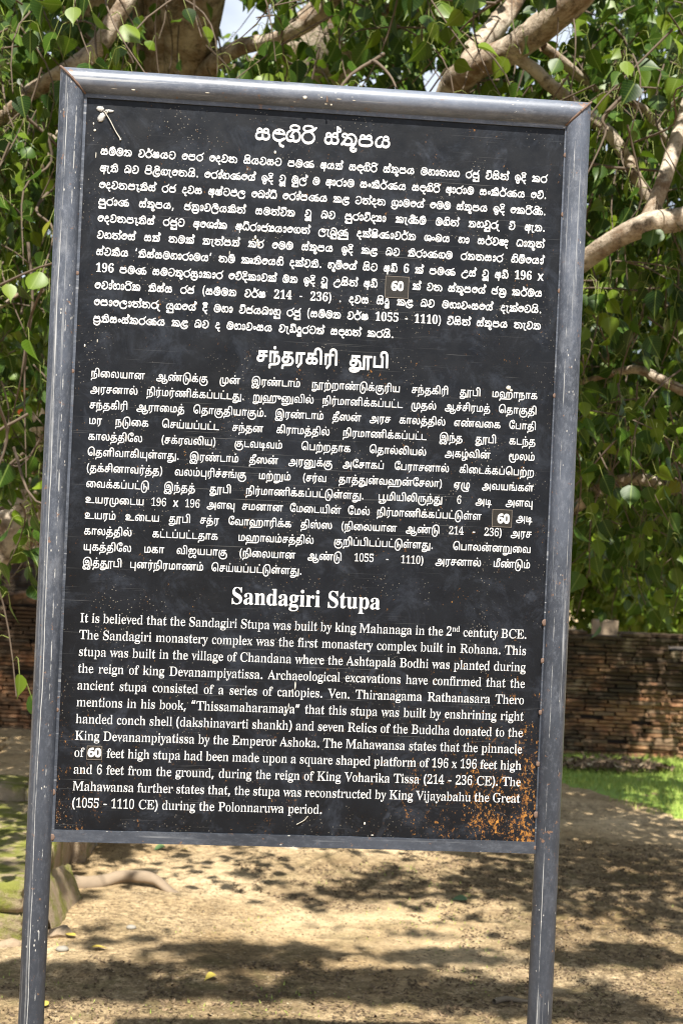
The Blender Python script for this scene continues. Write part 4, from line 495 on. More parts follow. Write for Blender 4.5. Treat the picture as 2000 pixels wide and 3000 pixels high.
1180,52 -7 14 -3 13 1 15 6 13 7 20 20 10 28 2 34 -3 19 -6 16 -8 12 -9 8 -12 7 -16 6 -22 0 -19 -5 -12 -11 -14 -17 -2 -6 3 -7 10 -1 20 23 17 6 19 -2 19 -8 7 -8 5 -10 7 -28 -2 -19 -11 -23 -19 -15 -19 -7 -21 3 -18 11 -13 22 1 6 7 10 8 6 12 4 18 -10 6 2 4 4 -1 9 -21 13 -16 -1 -16 -8 -12 -13 -7 -16 2 -22 11 -21 16 -14
1220,30 -2 13 -2 12 2 22 11 16 -11 15 -2 16 8 14 16 4 9 3 16 1 34 -3 16 -5 12 -8 13 -12 12 9 8 4 8 -2 9 -8 9 -25 7 -31 1 -25 -6 -9 -4 -5 -7 -1 -12 8 -10 -12 -6 -2 -3 0 -6 2 -4 9 -2 35 12 21 0 13 -3 13 -9 11 -16 5 -13 2 -18 -2 -16 -4 -12 -7 -10 -9 -7 -6 0 -9 4 -5 6 -3 16 -5 4 -6 1 -6 -2 -5 -6 0 -13 -4 -6 -13 -4 -13 1 -6 3 -2 9 18 16 18 1 9 5 9 13 2 12 -8 16 -15 11 -12 0 -19 -6 -4 -8 4 -8 6 -1 19 5 6 -4 6 -8 -6 -8 -15 -1 -19 -5 -10 -8 -5 -9 -2 -22 3 -12 7 -10,86 145 -28 1 -8 2 -4 3 22 4 28 -1 12 -3 -3 -3
1860,57 -5 21 -2 18 3 16 6 12 10 10 -12 12 -4 13 1 12 7 10 -7 12 -1 9 3 10 6 12 21 2 22 -4 13 -13 16 -13 8 -15 5 -22 2 -28 -3 -9 3 2 3 22 6 25 14 25 12 5 6 -2 8 -9 3 -25 -11 -25 -15 -12 -4 -13 0 -34 5 -13 0 -16 -9 -21 -19 -31 -33 0 -10 21 -33 16 -11,65 20 -16 5 -15 10 -8 10 -2 10 16 20 22 20 9 5 13 0 12 -5 6 -5 7 -13 -1 -7 -12 -11 -12 1 -4 4 0 12 -6 4 -6 -1 -4 -6 -2 -18 2 -10 10 -8 19 -4 9 2 8 4 8 9 3 8 1 -8 -7 -13 -13 -10 -18 -6,143 23 -3 13 -2 34 24 3 25 -4 9 -5 6 -6 7 -16 -8 -16 -8 -4 -6 -1 -5 5 -5 13 1 17 -4 3 -6 2 -6 -6 -1 -19 -5 -12 -4 -2
1860,57 -5 21 -2 18 3 16 6 12 10 10 -12 12 -4 13 1 12 7 10 -7 12 -1 9 3 10 6 12 21 2 22 -4 13 -13 16 -13 8 -15 5 -22 2 -28 -3 -9 3 2 3 22 6 25 14 25 12 5 6 -2 8 -9 3 -56 -28 -2 1 5 3 8 10 3 15 -5 13 -12 11 -19 7 -22 1 -19 -5 -15 -9 -8 -12 -1 -12 5 -13 10 -9 -13 -9 -20 -19 -19 -22 -8 -6 -3 -10 15 -28 7 -8 16 -11,65 20 -16 5 -15 10 -8 10 -2 10 16 20 22 20 9 5 13 0 12 -5 6 -5 7 -13 -1 -7 -12 -11 -12 1 -4 4 0 12 -6 4 -6 -1 -4 -6 -2 -18 2 -10 10 -8 19 -4 9 2 8 4 8 9 3 8 1 -8 -7 -13 -13 -10 -18 -6,143 23 -3 13 -2 34 24 3 25 -4 9 -5 6 -6 7 -16 -8 -16 -8 -4 -6 -1 -5 5 -5 13 1 17 -4 3 -6 2 -6 -6 -1 -19 -5 -12 -4 -2,81 129 -13 6 -5 7 8 9 13 6 15 1 16 -2 13 -7 4 -7 -8 -8 -12 -5 -16 -2
1860,57 -5 21 -2 18 3 16 6 12 10 10 -12 12 -4 13 1 12 7 10 -7 12 -1 9 3 10 6 12 21 2 22 -4 13 -13 16 -13 8 -15 5 -22 2 -28 -3 -9 3 2 3 22 6 25 14 25 12 5 6 -2 8 -9 3 -56 -28 -2 1 5 3 8 10 3 15 -5 13 -12 11 -19 7 -22 1 -19 -5 -15 -9 -8 -12 -1 -12 5 -13 10 -9 -13 -9 -20 -19 -19 -22 -8 -6 -3 -10 15 -28 7 -8 16 -11,65 20 -16 5 -15 10 -8 10 -2 10 16 20 22 20 9 5 13 0 12 -5 6 -5 7 -13 -1 -7 -12 -11 -12 1 -4 4 0 12 -6 4 -6 -1 -4 -6 -2 -18 2 -10 10 -8 19 -4 9 2 8 4 8 9 3 8 1 -8 -7 -13 -13 -10 -18 -6,143 23 -3 13 -2 34 24 3 25 -4 9 -5 6 -6 7 -16 -8 -16 -8 -4 -6 -1 -5 5 -5 13 1 17 -4 3 -6 2 -6 -6 -1 -19 -5 -12 -4 -2,81 129 -13 6 -5 7 8 9 13 6 15 1 16 -2 13 -7 4 -7 -4 -6 -7 -4 -12 -4 -3 1 9 9 0 9 -13 10 -9 0 -7 -9 -2 -6 9 -12 -3 -2
1860,34 -75 22 -2 40 1 119 6 8 4 2 10 -4 9 0 63 4 15 1 16 -6 19 -17 15 -16 7 -28 4 -28 -3 -10 5 22 5 53 28 6 7 -3 7 -9 3 -25 -11 -25 -15 -12 -4 -13 0 -37 6 -16 -4 -13 -8 -18 -17 -19 -22 -10 -8 -3 -8 1 -6 20 -31 18 -13 21 -8 19 -2 18 3 16 6 12 10 10 -12 12 -4 13 1 12 7 13 -8 9 0 9 3 2 -2 0 -41 -120 -7 -47 2 -9 2 -3 3 6 5 6 0 19 -9 8 4 3 10 -5 9 -19 11 -12 2 -13 -7 -8 -9 -2 -6 0 -16 2 -9 5 -8 8 -5,71 19 -15 3 -19 10 -8 9 -6 12 14 19 19 18 12 9 10 2 12 -3 9 -5 8 -12 2 -9 -10 -11 -12 -1 -7 3 1 9 -3 6 -4 2 -6 -1 -3 -4 -4 -22 4 -10 13 -7 18 -2 10 2 6 5 8 9 1 7 1 -7 -5 -12 -11 -11 -16 -6,146 22 -3 1 -2 5 -4 42 19 3 22 -2 15 -5 10 -10 1 -25 -8 -8 -9 -2 -6 7 -4 10 1 18 -7 5 -5 -2 -3 -3 -2 -22 -5 -10 -4 -2
1340,52 -3 9 -2 13 0 25 9 9 -7 16 2 12 4 9 9 6 13 5 19 0 31 -4 12 -6 12 -19 18 -16 6 -19 0 -12 -2 -16 -10 -12 11 -16 4 -15 -4 -10 -9 -4 -13 1 -13 6 -7 16 -9 6 1 3 2 3 7 -4 6 -15 10 4 7 6 3 9 -1 11 -9 -3 -6 1 -7 -2 -3 -9 -15 -38 -49 -1 -11 4 -6 6 -2 22 7,58 21 -15 7 -2 3 20 36 16 0 12 -4 6 -7 5 -12 -6 -13 -5 -4 -9 -4 -12 -3,118 24 -4 1 3 22 -4 15 -10 13 -7 5 -26 7 16 16 16 2 16 -4 12 -10 8 -13 3 -19 -5 -18 -9 -15
1340,52 -3 9 -2 13 0 25 9 9 -7 19 2 12 6 9 14 8 25 1 25 -5 18 -11 19 0 10 1 2 24 10 5 6 0 10 -3 12 -5 10 -27 20 -9 -1 -4 -7 1 -60 -16 5 -19 0 -9 -2 -16 -10 -15 12 -16 3 -15 -6 -8 -11 -3 -12 1 -10 6 -7 16 -9 6 1 3 2 3 7 -4 6 -15 10 4 7 6 3 9 -1 11 -9 -3 -6 1 -7 -2 -3 -9 -15 -38 -49 -1 -11 4 -6 6 -2 22 7,58 21 -15 7 -2 3 20 36 16 0 12 -4 6 -7 5 -12 -6 -13 -5 -4 -9 -4 -12 -3,118 24 -4 1 3 22 -4 15 -10 13 -7 5 -26 7 16 16 16 2 17 -5 5 -6 1 -22 5 -5 6 1 3 2 1 -1 0 -16 -7 -19 -6 -8,142 138 -1 6 0 12 1 3 8 -6 5 -9
1340,64 -63 16 -2 12 1 16 4 13 6 9 7 9 12 15 31 5 47 -4 38 -6 12 -10 13 -9 9 -13 6 -15 3 -16 -1 -22 -12 -15 12 -19 2 -15 -7 -8 -16 0 -12 3 -6 20 -13 9 3 3 7 -4 6 -15 9 4 8 6 3 9 -1 10 -10 -3 -15 -41 -58 -6 -7 -2 -7 3 -7 8 -6 -1 -9 18 -31 14 -11,71 -39 -16 5 -14 8 -16 25 1 3 7 3 28 -10 19 1 19 8 9 -7 25 4 1 -2 -10 -19 -13 -11 -19 -7,61 21 -21 10 21 36 16 0 12 -4 7 -7 4 -13 -4 -9 -7 -7 -6 -3,114 24 3 22 -4 16 -9 12 -8 6 -26 7 10 12 9 5 16 1 13 -4 12 -11 9 -16 2 -15 -8 -25 -6 -8
1340,52 -3 9 -2 13 0 25 9 9 -7 22 3 12 9 9 16 6 25 -2 29 -4 12 -9 12 1 22 -5 19 -9 12 -11 7 -22 4 -19 -5 -20 -15 -11 -22 -13 1 -9 -2 -8 -5 -6 -10 -3 -18 3 -7 8 -6 12 -7 6 1 4 3 2 6 -3 5 -16 11 4 7 6 3 8 -1 2 -6 6 -4 2 -12 -11 -18 -38 -49 -1 -11 4 -6 6 -2 22 7,58 21 -15 7 -2 3 20 36 16 0 12 -4 6 -7 5 -12 -6 -13 -5 -4 -9 -4 -12 -3,118 24 -4 1 3 22 -4 15 -10 13 -7 5 -26 7 16 16 16 2 16 -4 5 -4 4 -8 6 -3 5 -8 3 -19 -5 -18 -9 -15,64 111 -2 5 6 16 12 11 12 5 13 0 13 -6 5 -8 4 -12 0 -4 -19 5 -19 0 -9 -2
1340,113 -58 17 -2 12 4 7 8 6 15 -2 10 -7 3 -9 -3 -3 -10 -4 -1 -12 1 -7 6 7 12 24 23 10 19 5 28 -1 22 -5 12 -16 22 -9 6 -12 5 -15 2 -13 -1 -22 -12 -9 9 -9 5 -13 1 -12 -4 -9 -8 -5 -12 0 -13 4 -6 19 -12 9 2 3 7 -2 6 -16 9 0 3 3 7 9 2 9 -2 7 -7 -1 -12 -10 -19 -39 -50 -2 -6 1 -6 4 -5 6 -2 22 7 22 -9 9 -1 19 2 16 7 1 -6 -8 -15 -1 -16 8 -14,55 23 -15 7 21 37 3 1 16 -2 12 -5 8 -19 -8 -12 -6 -5 -12 -4 -13 0,118 24 -3 3 2 21 -3 13 -15 18 -10 4 -15 3 -3 3 15 14 16 2 16 -4 12 -11 8 -13 3 -16 -6 -22 -7 -12
1340,111 -63 16 -2 12 3 13 7 6 10 0 22 -6 6 -9 -3 -1 -12 -9 -6 -15 -1 -10 7 6 6 16 0 7 6 -1 10 -5 6 16 19 5 12 4 19 0 28 -5 16 -17 22 -20 10 -15 2 -13 -1 -22 -12 -9 9 -9 5 -13 1 -12 -4 -8 -7 -6 -13 0 -12 3 -6 20 -13 9 3 3 6 -3 6 -16 10 4 8 9 3 6 -1 9 -7 0 -15 -12 -18 -37 -50 -1 -11 4 -5 6 -2 22 7 22 -9 9 -1 19 2 16 7 2 -5 -2 -6 -7 -7 -4 -9 1 -15 10 -17,61 21 -21 9 21 37 16 0 12 -4 7 -8 4 -12 -4 -9 -6 -7 -7 -3,114 24 3 22 -4 16 -9 12 -8 6 -26 7 10 12 9 5 16 1 13 -4 12 -11 9 -16 2 -15 -8 -25 -6 -8
880,81 -56 7 -1 6 1 5 7 1 6 -6 9 -21 10 -4 12 5 10 26 15 2 6 -2 8 -6 5 -6 0 -22 -11 -16 -1 -15 5 -15 13 0 3 8 15 10 6 15 5 28 1 7 4 1 4 -3 9 -1 19 -5 9 -14 10 -10 3 -9 -1 -12 -4 -9 -8 -4 -25 8 -9 -24 -19 -3 -12 -1 -16 5 -13 12 -12 16 -9 15 -4 2 -18 5 -16 9 -9,35 81 -3 1 6 5 2 14 4 4 12 2 10 -5 3 -4 0 -10 -22 -3
1880,81 -56 7 -1 6 1 5 7 1 6 -6 9 -21 10 -4 12 5 10 26 15 2 6 -2 8 -6 5 -6 0 -22 -11 -16 -1 -15 5 -15 13 0 3 8 15 10 6 15 5 28 1 7 4 1 4 -3 9 -1 19 -5 9 -14 10 -10 3 -9 -1 -12 -4 -9 -8 -4 -25 8 -9 -24 -19 -3 -12 -1 -16 5 -13 12 -12 16 -9 15 -4 2 -18 5 -16 9 -9,179 -2 15 0 16 6 10 9 7 16 1 28 -6 11 -7 8 3 18 -7 19 -14 9 -16 1 -15 -9 -8 -13 0 -25 3 -7 5 -2 28 -1 14 -9 4 -13 -5 -12 -10 -7 -12 -2 -13 3 -8 12 -1 22 -8 6 0 25 -11 22 -7 6 -9 3 -9 -1 -19 -8 -4 -6 1 -6 3 -3 6 -2 22 7 7 -9 3 -12 -1 -16 -3 -12 -15 -26 -12 -9 -2 -6 1 -7 7 -5 6 -1 34 3 7 3 9 -6,35 81 -3 1 6 5 2 14 4 4 12 2 10 -5 3 -4 0 -10 -22 -3,197 85 -22 1 -2 8 2 4 10 7 9 -1 4 -3 4 -10
880,81 -56 6 -1 7 1 5 7 1 6 -7 9 -20 10 -4 12 5 10 25 14 3 7 -1 7 -5 5 -6 1 -25 -11 -19 0 -15 7 -10 9 -1 4 8 14 12 8 12 4 29 1 7 4 1 7 -3 6 -1 19 -5 9 13 8 6 7 4 10 0 10 -7 13 -15 10 -22 6 -22 -2 -13 -4 -12 -7 -6 -7 -4 -9 0 -10 4 -10 8 -9 11 -6 -3 -25 8 -9 -24 -19 -3 -12 -1 -16 5 -13 12 -12 15 -9 16 -4 3 -22 6 -14 7 -7,34 81 -2 1 5 3 3 16 3 4 13 2 12 -8 0 -12 -19 -1,40 128 -12 4 -9 9 2 7 13 7 15 3 16 -1 13 -5 8 -8 -2 -7 -13 -7 -15 -3
880,81 -56 6 -1 7 1 5 7 1 6 -7 9 -20 10 -4 12 5 10 25 14 3 7 -1 7 -5 5 -6 1 -25 -11 -19 0 -15 7 -10 9 -1 4 8 14 12 8 12 4 29 1 7 4 1 7 -3 6 -1 19 -5 9 13 8 6 7 4 10 0 10 -7 13 -15 10 -22 6 -22 -2 -13 -4 -12 -7 -6 -7 -4 -9 0 -10 4 -10 8 -9 11 -6 -3 -25 8 -9 -24 -19 -3 -12 -1 -16 5 -13 12 -12 15 -9 16 -4 3 -22 6 -14 7 -7,34 81 -2 1 5 3 3 16 3 4 13 2 12 -8 0 -12 -19 -1,40 128 -12 4 -9 9 2 7 13 7 12 3 19 -1 13 -5 8 -8 -1 -6 -7 -6 -19 -4 -2 1 8 3 5 6 0 10 -11 7 -10 1 -9 -8 -1 -7 4 -7 6 -5
880,23 -72 21 -2 47 4 9 5 3 6 -5 22 0 47 4 9 -4 13 -1 34 -9 6 1 6 -3 7 -1 18 -4 8 -9 9 -16 6 -15 -2 -13 -8 -4 -9 -2 -19 6 -6 7 1 3 5 3 15 12 4 14 -7 2 -12 -22 -3 -16 -4 -23 -18 -5 -13 -1 -18 8 -16 15 -13 13 -6 12 -2 1 -4 -1 -9 -12 5 -10 0 -12 -8 -6 -8 -2 -8 2 -22 6 -9,28 -47 -3 4 10 5 16 -9,78 -28 -6 5 -3 11 5 9 7 4 1 -29,44 22 -13 5 -10 11 -1 3 8 15 22 11 35 2 -3 -6 -1 -32 -18 -11
1220,35 -2 9 -2 13 1 12 6 6 6 19 -12 16 0 15 6 12 11 5 12 3 19 -2 41 -4 15 -6 13 -17 16 -25 10 -25 1 -22 -4 -24 -14 -1 -9 3 -4 7 -3 -13 -15 -10 -19 -3 -12 1 -22 4 -16 5 -9 9 -10,41 22 -9 5 -7 6 -4 12 -1 12 4 13 8 14 22 23 -3 13 18 3 16 -1 15 -5 13 -7 10 -15 6 -25 -2 -25 -6 -16 -11 -6 -13 0 -9 8 0 14 -3 6 -6 4 -7 0 -9 -7 -1 -6 2 -6 -4 -10 -10 -4
1220,35 -2 9 -2 13 1 12 6 6 6 19 -12 16 0 18 7 10 12 7 29 -1 34 -4 19 -5 13 -7 9 -11 9 0 3 12 10 2 6 -2 10 -10 9 -25 6 -31 1 -25 -6 -7 -4 -5 -7 -1 -12 10 -13 -13 -7 -3 -5 2 -9 8 -4 -11 -12 -11 -19 -4 -15 0 -16 3 -16 7 -15 9 -10,41 22 -9 5 -7 6 -4 12 -1 12 4 13 8 14 22 23 -3 13 18 3 16 -1 15 -5 13 -7 10 -15 6 -25 -2 -25 -6 -16 -11 -6 -13 0 -9 8 0 14 -3 6 -6 4 -7 0 -9 -7 -1 -6 2 -6 -4 -10 -10 -4,66 145 -16 3 -3 3 13 3 25 1 23 -4 -2 -3 -12 -3
1520,136 -6 10 -1 19 11 8 9 6 19 2 25 -3 12 -7 17 -11 15 -21 14 -25 7 -15 0 -16 -3 -12 -5 -7 -6 -12 14 -6 3 -16 0 -13 -6 -9 -15 -1 -16 7 -8 21 -11 -9 -6 -24 -25 -1 -9 4 -6 28 -20 22 -7 25 0 16 5 12 6 9 9 5 13 2 22 -2 9 -14 16 -8 6 -11 4 -19 2 10 10 6 3 16 3 16 -1 15 -6 14 -9 11 -16 6 -15 -1 -13 -6 -15 -5 -6 -16 -8 -5 -5 0 -9,55 22 -13 4 -11 9 12 13 15 22 31 -4 12 -9 6 -13 -4 -9 -4 -5 -22 -8,42 79 -3 7 -16 12 3 6 4 2 12 0 8 -12 1 -3
1520,136 -6 10 -1 15 8 8 6 5 9 6 19 1 22 -5 19 -10 18 0 22 23 11 5 5 2 6 -2 16 -7 12 -29 21 -6 -2 -4 -6 1 -70 -22 10 -22 3 -28 -5 -13 -9 -15 15 -16 3 -9 -2 -7 -5 -7 -9 -3 -9 0 -10 4 -9 24 -13 -9 -6 -22 -22 -3 -6 1 -8 31 -24 28 -8 22 2 22 8 12 11 6 19 1 16 -2 9 -14 16 -16 9 -22 3 13 12 22 4 22 -4 19 -11 3 -4 1 -13 2 -3 9 -3 3 -15 -4 -16 -5 -9 -19 -11 -5 -5 0 -9,55 22 -13 4 -11 9 12 13 15 22 31 -4 12 -9 6 -13 -4 -9 -4 -5 -22 -8,42 79 -3 7 -16 12 3 6 4 2 12 0 8 -12 1 -3,168 138 -2 10 0 9 2 2 6 -5 5 -10 -1 -3
1040,100 -58 10 -2 7 2 5 6 0 10 -6 6 -22 6 -5 6 -3 10 5 11 15 7 21 16 3 6 -2 6 -6 7 -6 0 -31 -17 -16 -3 -15 1 -16 7 -10 9 -7 15 -1 13 6 15 1 -9 5 -4 44 0 43 -5 7 3 2 3 -3 22 -8 15 -16 14 -22 6 -22 -1 -28 -12 -16 -17 -9 -24 -1 -19 2 -12 8 -19 13 -14 18 -9 25 -5 1 -19 6 -16 9 -10,97 82 -23 4 2 18 15 -2 13 -9 5 -11 -2 -1,44 84 -3 3 -2 8 18 8 2 -2 -1 -15
1300,43 -2 26 -2 34 2 24 9 13 13 6 16 -1 18 -6 13 -8 9 4 10 0 12 -5 13 -8 8 -12 4 -13 0 -14 -9 -8 -12 -3 -1 -4 10 -7 6 -14 6 -15 -3 -11 -9 -7 -22 2 -7 4 -3 -11 -9 -6 -13 1 -25 5 -15 7 -10 9 -5,50 23 -22 5 -7 11 -2 9 3 9 13 10 15 3 53 -2 14 -4 8 -8 4 -11 -1 -3 -6 -9 -9 -5 -22 -6,32 85 1 13 8 6 9 -2 7 -7 0 -7,113 85 -19 2 -3 8 9 9 13 -1 6 -11 -3 -7
1300,59 -63 13 -2 16 1 15 4 13 6 9 7 9 12 15 31 4 48 -7 8 -2 7 -12 18 4 13 -4 17 -7 9 -9 6 -13 2 -9 -3 -10 -6 -9 -13 -3 -1 -6 11 -13 9 -9 2 -12 -3 -10 -7 -4 -7 -4 -19 4 -6 -1 -4 -7 -7 -7 -11 0 -19 4 -19 8 -12 10 -7 32 -6 31 0 19 3 25 11 1 -1 -10 -22 -10 -14 -13 -7 -18 -5 -19 1 -22 9 -7 6 -10 19 -5 4 -6 0 -6 -4 -2 -9 18 -31 15 -11,41 24 -12 3 -4 4 -6 15 4 13 15 9 12 2 53 -2 16 -6 7 -6 3 -10 -2 -6 -8 -9 -9 -4 -28 -5,32 86 1 10 8 8 6 0 9 -8 1 -7,103 87 -9 0 -2 3 0 6 8 8 13 -1 5 -7 1 -6 -3 -5
1300,43 -2 32 -2 32 3 25 11 11 16 3 13 -1 18 -14 19 5 16 -4 19 6 18 0 13 -10 20 -15 12 -28 5 -32 -3 -17 -9 -12 -19 -2 -16 4 -15 -7 -10 -5 -18 2 -7 4 -3 -11 -9 -6 -13 0 -21 5 -16 8 -13 9 -5,50 23 -22 5 -7 11 -2 9 3 9 13 10 15 3 53 -2 14 -4 8 -8 4 -11 -1 -3 -6 -9 -9 -5 -22 -6,32 85 1 13 11 6 7 -3 6 -6 0 -7,113 85 -19 2 -3 8 9 9 13 -1 6 -11 -3 -7,72 101 -4 10 -7 6 -20 8 -3 11 5 12 10 9 16 3 25 0 16 -5 7 -7 4 -9 0 -7 -3 -9 -2 -1 -13 2 -9 -3 -11 -7 -8 -12
1300,27 -73 30 -2 87 5 10 6 1 10 -4 9 -1 109 -6 6 -6 -1 -7 8 4 9 -1 16 -7 12 -8 7 -12 3 -13 -3 -12 -9 -7 -10 -3 0 -9 13 -16 8 -15 -3 -13 -12 -5 -22 5 -6 -11 -13 -5 -12 2 -28 5 -11 6 -9 16 -7 37 -4 31 2 19 5 13 7 2 -2 0 -50 -2 -3 -69 -4 -31 1 -6 3 1 3 8 4 15 -9 10 0 7 8 -1 10 -6 5 -22 11 -10 0 -9 -5 -6 -6 -5 -9 1 -21 6 -13,47 23 -19 5 -4 5 -5 13 4 12 15 10 12 2 53 -2 16 -6 7 -7 2 -13 -6 -9 -9 -5 -25 -6,32 85 2 14 7 5 6 0 9 -8 1 -7,110 86 -16 1 -2 2 -1 7 9 8 13 -1 5 -7 1 -7 -3 -4
1180,43 -2 26 -2 34 2 22 13 12 18 4 25 -4 35 -15 31 -12 19 -10 9 -9 0 -6 -6 -3 -25 -7 -30 -4 17 -3 7 -8 7 -10 4 -9 1 -9 -3 -10 -8 -5 -8 -3 -18 6 -7 -11 -9 -6 -13 1 -28 5 -12 7 -10 9 -5,50 23 -18 3 -7 5 -6 17 3 9 3 4 10 6 9 2 47 -1 16 2 8 3 7 6 3 -15 -1 -13 -5 -12 -8 -10 -11 -5 -9 -2,32 85 1 13 8 6 9 -2 7 -7 0 -7 -16 0,94 88 6 34 7 -11 0 -19 -2 -3
1220,23 -4 12 -2 12 2 7 5 6 11 12 -9 7 -1 15 -7 10 0 15 9 15 17 5 13 4 18 1 25 -2 16 -4 16 -7 15 -9 11 -12 10 -28 10 -25 -2 -19 -8 -21 -24 1 -9 8 -3 6 3 15 17 10 5 19 2 18 -4 16 -10 8 -10 7 -19 3 -19 -1 -12 -5 -19 -6 -9 -9 -10 -2 3 3 19 -1 19 -6 17 -10 12 -15 9 -19 4 -13 -2 -15 -9 -17 -19 -8 -18 -1 -10 0 -19 4 -15 6 -13,29 20 -6 7 -3 16 4 19 7 12 11 10 12 4 12 -1 13 -7 8 -9 4 -12 0 -13 -6 -13 -3 -3 -6 0 -10 8 -9 1 -13 -7 -6 -12
1220,27 -73 30 -2 78 5 7 3 3 7 0 6 -4 9 0 81 3 35 -2 25 -7 22 -9 14 -13 11 -19 9 -25 3 -25 -6 -9 -7 -16 -18 -3 -9 6 -6 7 0 20 21 17 6 22 -2 20 -10 8 -9 5 -10 7 -28 0 -6 -3 -6 -1 -16 -8 -15 -9 -10 -2 3 3 16 0 18 -5 16 -8 13 -16 12 -13 4 -12 1 -10 -2 -12 -6 -18 -19 -10 -24 0 -29 3 -12 6 -12 6 -5 10 -4 12 0 10 4 9 14 9 -8 28 -9 13 3 12 9 2 -5 0 -44 -2 -3 -59 -4 -22 0 -12 2 -3 2 1 3 8 4 16 -9 9 1 5 4 2 7 -1 6 -6 5 -19 10 -12 1 -15 -10 -6 -12 3 -25 5 -8,29 20 -6 7 -3 16 4 18 7 13 11 9 12 5 12 -1 14 -7 7 -9 4 -13 0 -12 -6 -13 -3 -3 -6 0 -10 8 -9 1 -13 -7 -6 -12
1220,114 -63 14 -3 13 3 14 9 6 9 0 22 -8 7 -7 -4 -2 -12 -9 -6 -16 -1 -8 7 8 7 9 -2 6 1 6 10 -1 6 -6 6 5 6 0 10 7 12 3 28 -2 25 -5 16 -12 16 -16 9 -10 1 -12 -2 -16 5 -9 -4 -6 -7 -13 12 -6 2 -9 -3 -13 -7 -6 -10 -4 -25 6 -6 -10 -12 -3 -10 1 -18 5 -16 8 -10 14 -9 14 -3 9 1 13 5 9 6 8 13 3 28 -1 6 -3 3 -10 -1 -3 -5 -1 -15 -3 -7 -12 -7 -12 -1 -16 8 -5 13 3 12 9 10 9 5 9 2 -3 -10 1 -7 5 -4 7 2 18 35 10 7 9 -1 10 6 12 -6 8 -10 5 -25 -4 -22 -6 -9 -22 -13 -2 -10 5 -9 -1 -3 -8 -8 -3 -8 1 -15 4 -10 7 -10,28 85 -1 2 2 12 9 6 3 -1 7 -11
1220,46 -9 16 -2 16 1 28 9 22 18 6 9 6 15 3 12 2 25 -3 19 -5 16 -9 15 -8 10 -11 7 -15 6 -22 4 -25 -5 -13 -9 -18 -25 3 -7 6 -4 4 2 -15 -16 -8 -15 -3 -16 0 -22 6 -17 10 -14 11 -10,53 16 -12 3 -9 6 -8 13 -5 12 0 10 4 12 14 17 13 6 19 2 18 -6 11 -9 2 -7 -1 -6 -18 -10 -9 1 -7 3 11 12 0 7 -4 3 -10 0 -12 -11 -3 -8 1 -16 7 -9 11 -6 15 -2 15 5 11 9 8 16 1 12 -2 13 -6 9 -12 10 -15 6 -15 3 -16 -2 -17 -4 11 15 9 7 16 4 18 -2 19 -9 13 -15 8 -25 -1 -25 -9 -22 -14 -12 -25 -10
1220,46 -9 16 -2 16 1 30 10 13 10 9 9 11 25 3 28 -1 19 -9 27 -14 20 4 6 0 6 -5 6 -25 12 -10 1 -12 -1 -38 -17 -11 -13 -7 -22 3 -7 6 -4 4 2 -15 -16 -8 -15 -3 -16 0 -22 6 -17 10 -14 11 -10,53 16 -16 5 -11 14 -7 18 3 16 9 15 15 10 16 3 17 -3 16 -9 5 -10 -1 -6 -15 -9 -15 1 -4 2 10 9 1 6 -3 7 -7 1 -17 -14 -2 -6 1 -16 8 -10 13 -6 18 0 14 7 8 9 7 16 -1 16 -6 14 -12 10 -16 7 -37 3 22 10 25 -3 9 6 15 -13 10 -22 3 -22 -6 -25 -10 -14 -18 -12 -19 -6,34 109 -1 1 4 6 4 0 3 -3
1220,46 -9 29 -2 27 8 23 16 7 9 6 13 5 18 0 38 -8 25 -12 19 8 12 -2 10 -4 6 -12 6 -26 5 -31 -1 -22 -7 -9 -11 -1 -8 6 -9 -1 -3 -13 -19 3 -7 6 -4 4 2 -15 -16 -7 -13 -4 -18 0 -19 6 -19 10 -15 11 -10,53 16 -19 7 -8 12 -6 12 -1 10 2 9 10 18 15 10 16 3 19 -4 14 -8 5 -10 -1 -6 -15 -9 -12 0 -7 3 11 12 -1 8 -6 3 -7 -1 -8 -7 -7 -9 0 -16 6 -10 9 -7 16 -3 16 4 13 10 9 19 -1 16 -3 9 -6 8 -9 7 -13 6 -25 4 -26 -6 14 18 28 -2 28 1 7 -5 7 -9 9 -22 2 -22 -6 -22 -10 -14 -18 -12 -19 -6,100 149 -14 4 8 2 12 -3 4 -2 -4 -2
1220,27 -73 29 -2 78 5 8 3 3 7 0 6 -4 9 0 85 4 34 -4 25 -6 19 -11 15 -12 10 -18 8 -22 4 -25 -5 -14 -10 -15 -19 -2 -6 3 -7 9 -2 21 24 17 6 21 -2 21 -10 8 -8 5 -11 7 -25 0 -9 -3 -6 -1 -13 -8 -16 -10 -8 -12 -7 -25 -7 -16 2 -12 3 -7 5 -8 9 -7 19 4 19 11 15 10 7 9 3 16 1 15 -5 12 -9 4 -9 -3 -7 -13 -7 -15 1 -3 4 9 8 1 7 -4 5 -10 0 -9 -8 -6 -9 1 -16 8 -12 13 -6 15 0 13 4 12 11 7 22 -1 12 -4 10 -8 9 -9 6 -13 5 -15 3 -16 -2 -16 -4 -18 -17 -11 -22 -3 -16 1 -15 6 -19 11 -16 11 -9 16 -5 19 -2 18 2 19 7 19 12 2 -5 0 -47 -2 -3 -50 -3 -41 0 -5 3 5 6 3 1 16 -8 6 -1 6 2 5 10 -1 6 -4 4 -21 12 -13 0 -14 -10 -6 -12 3 -25 5 -7
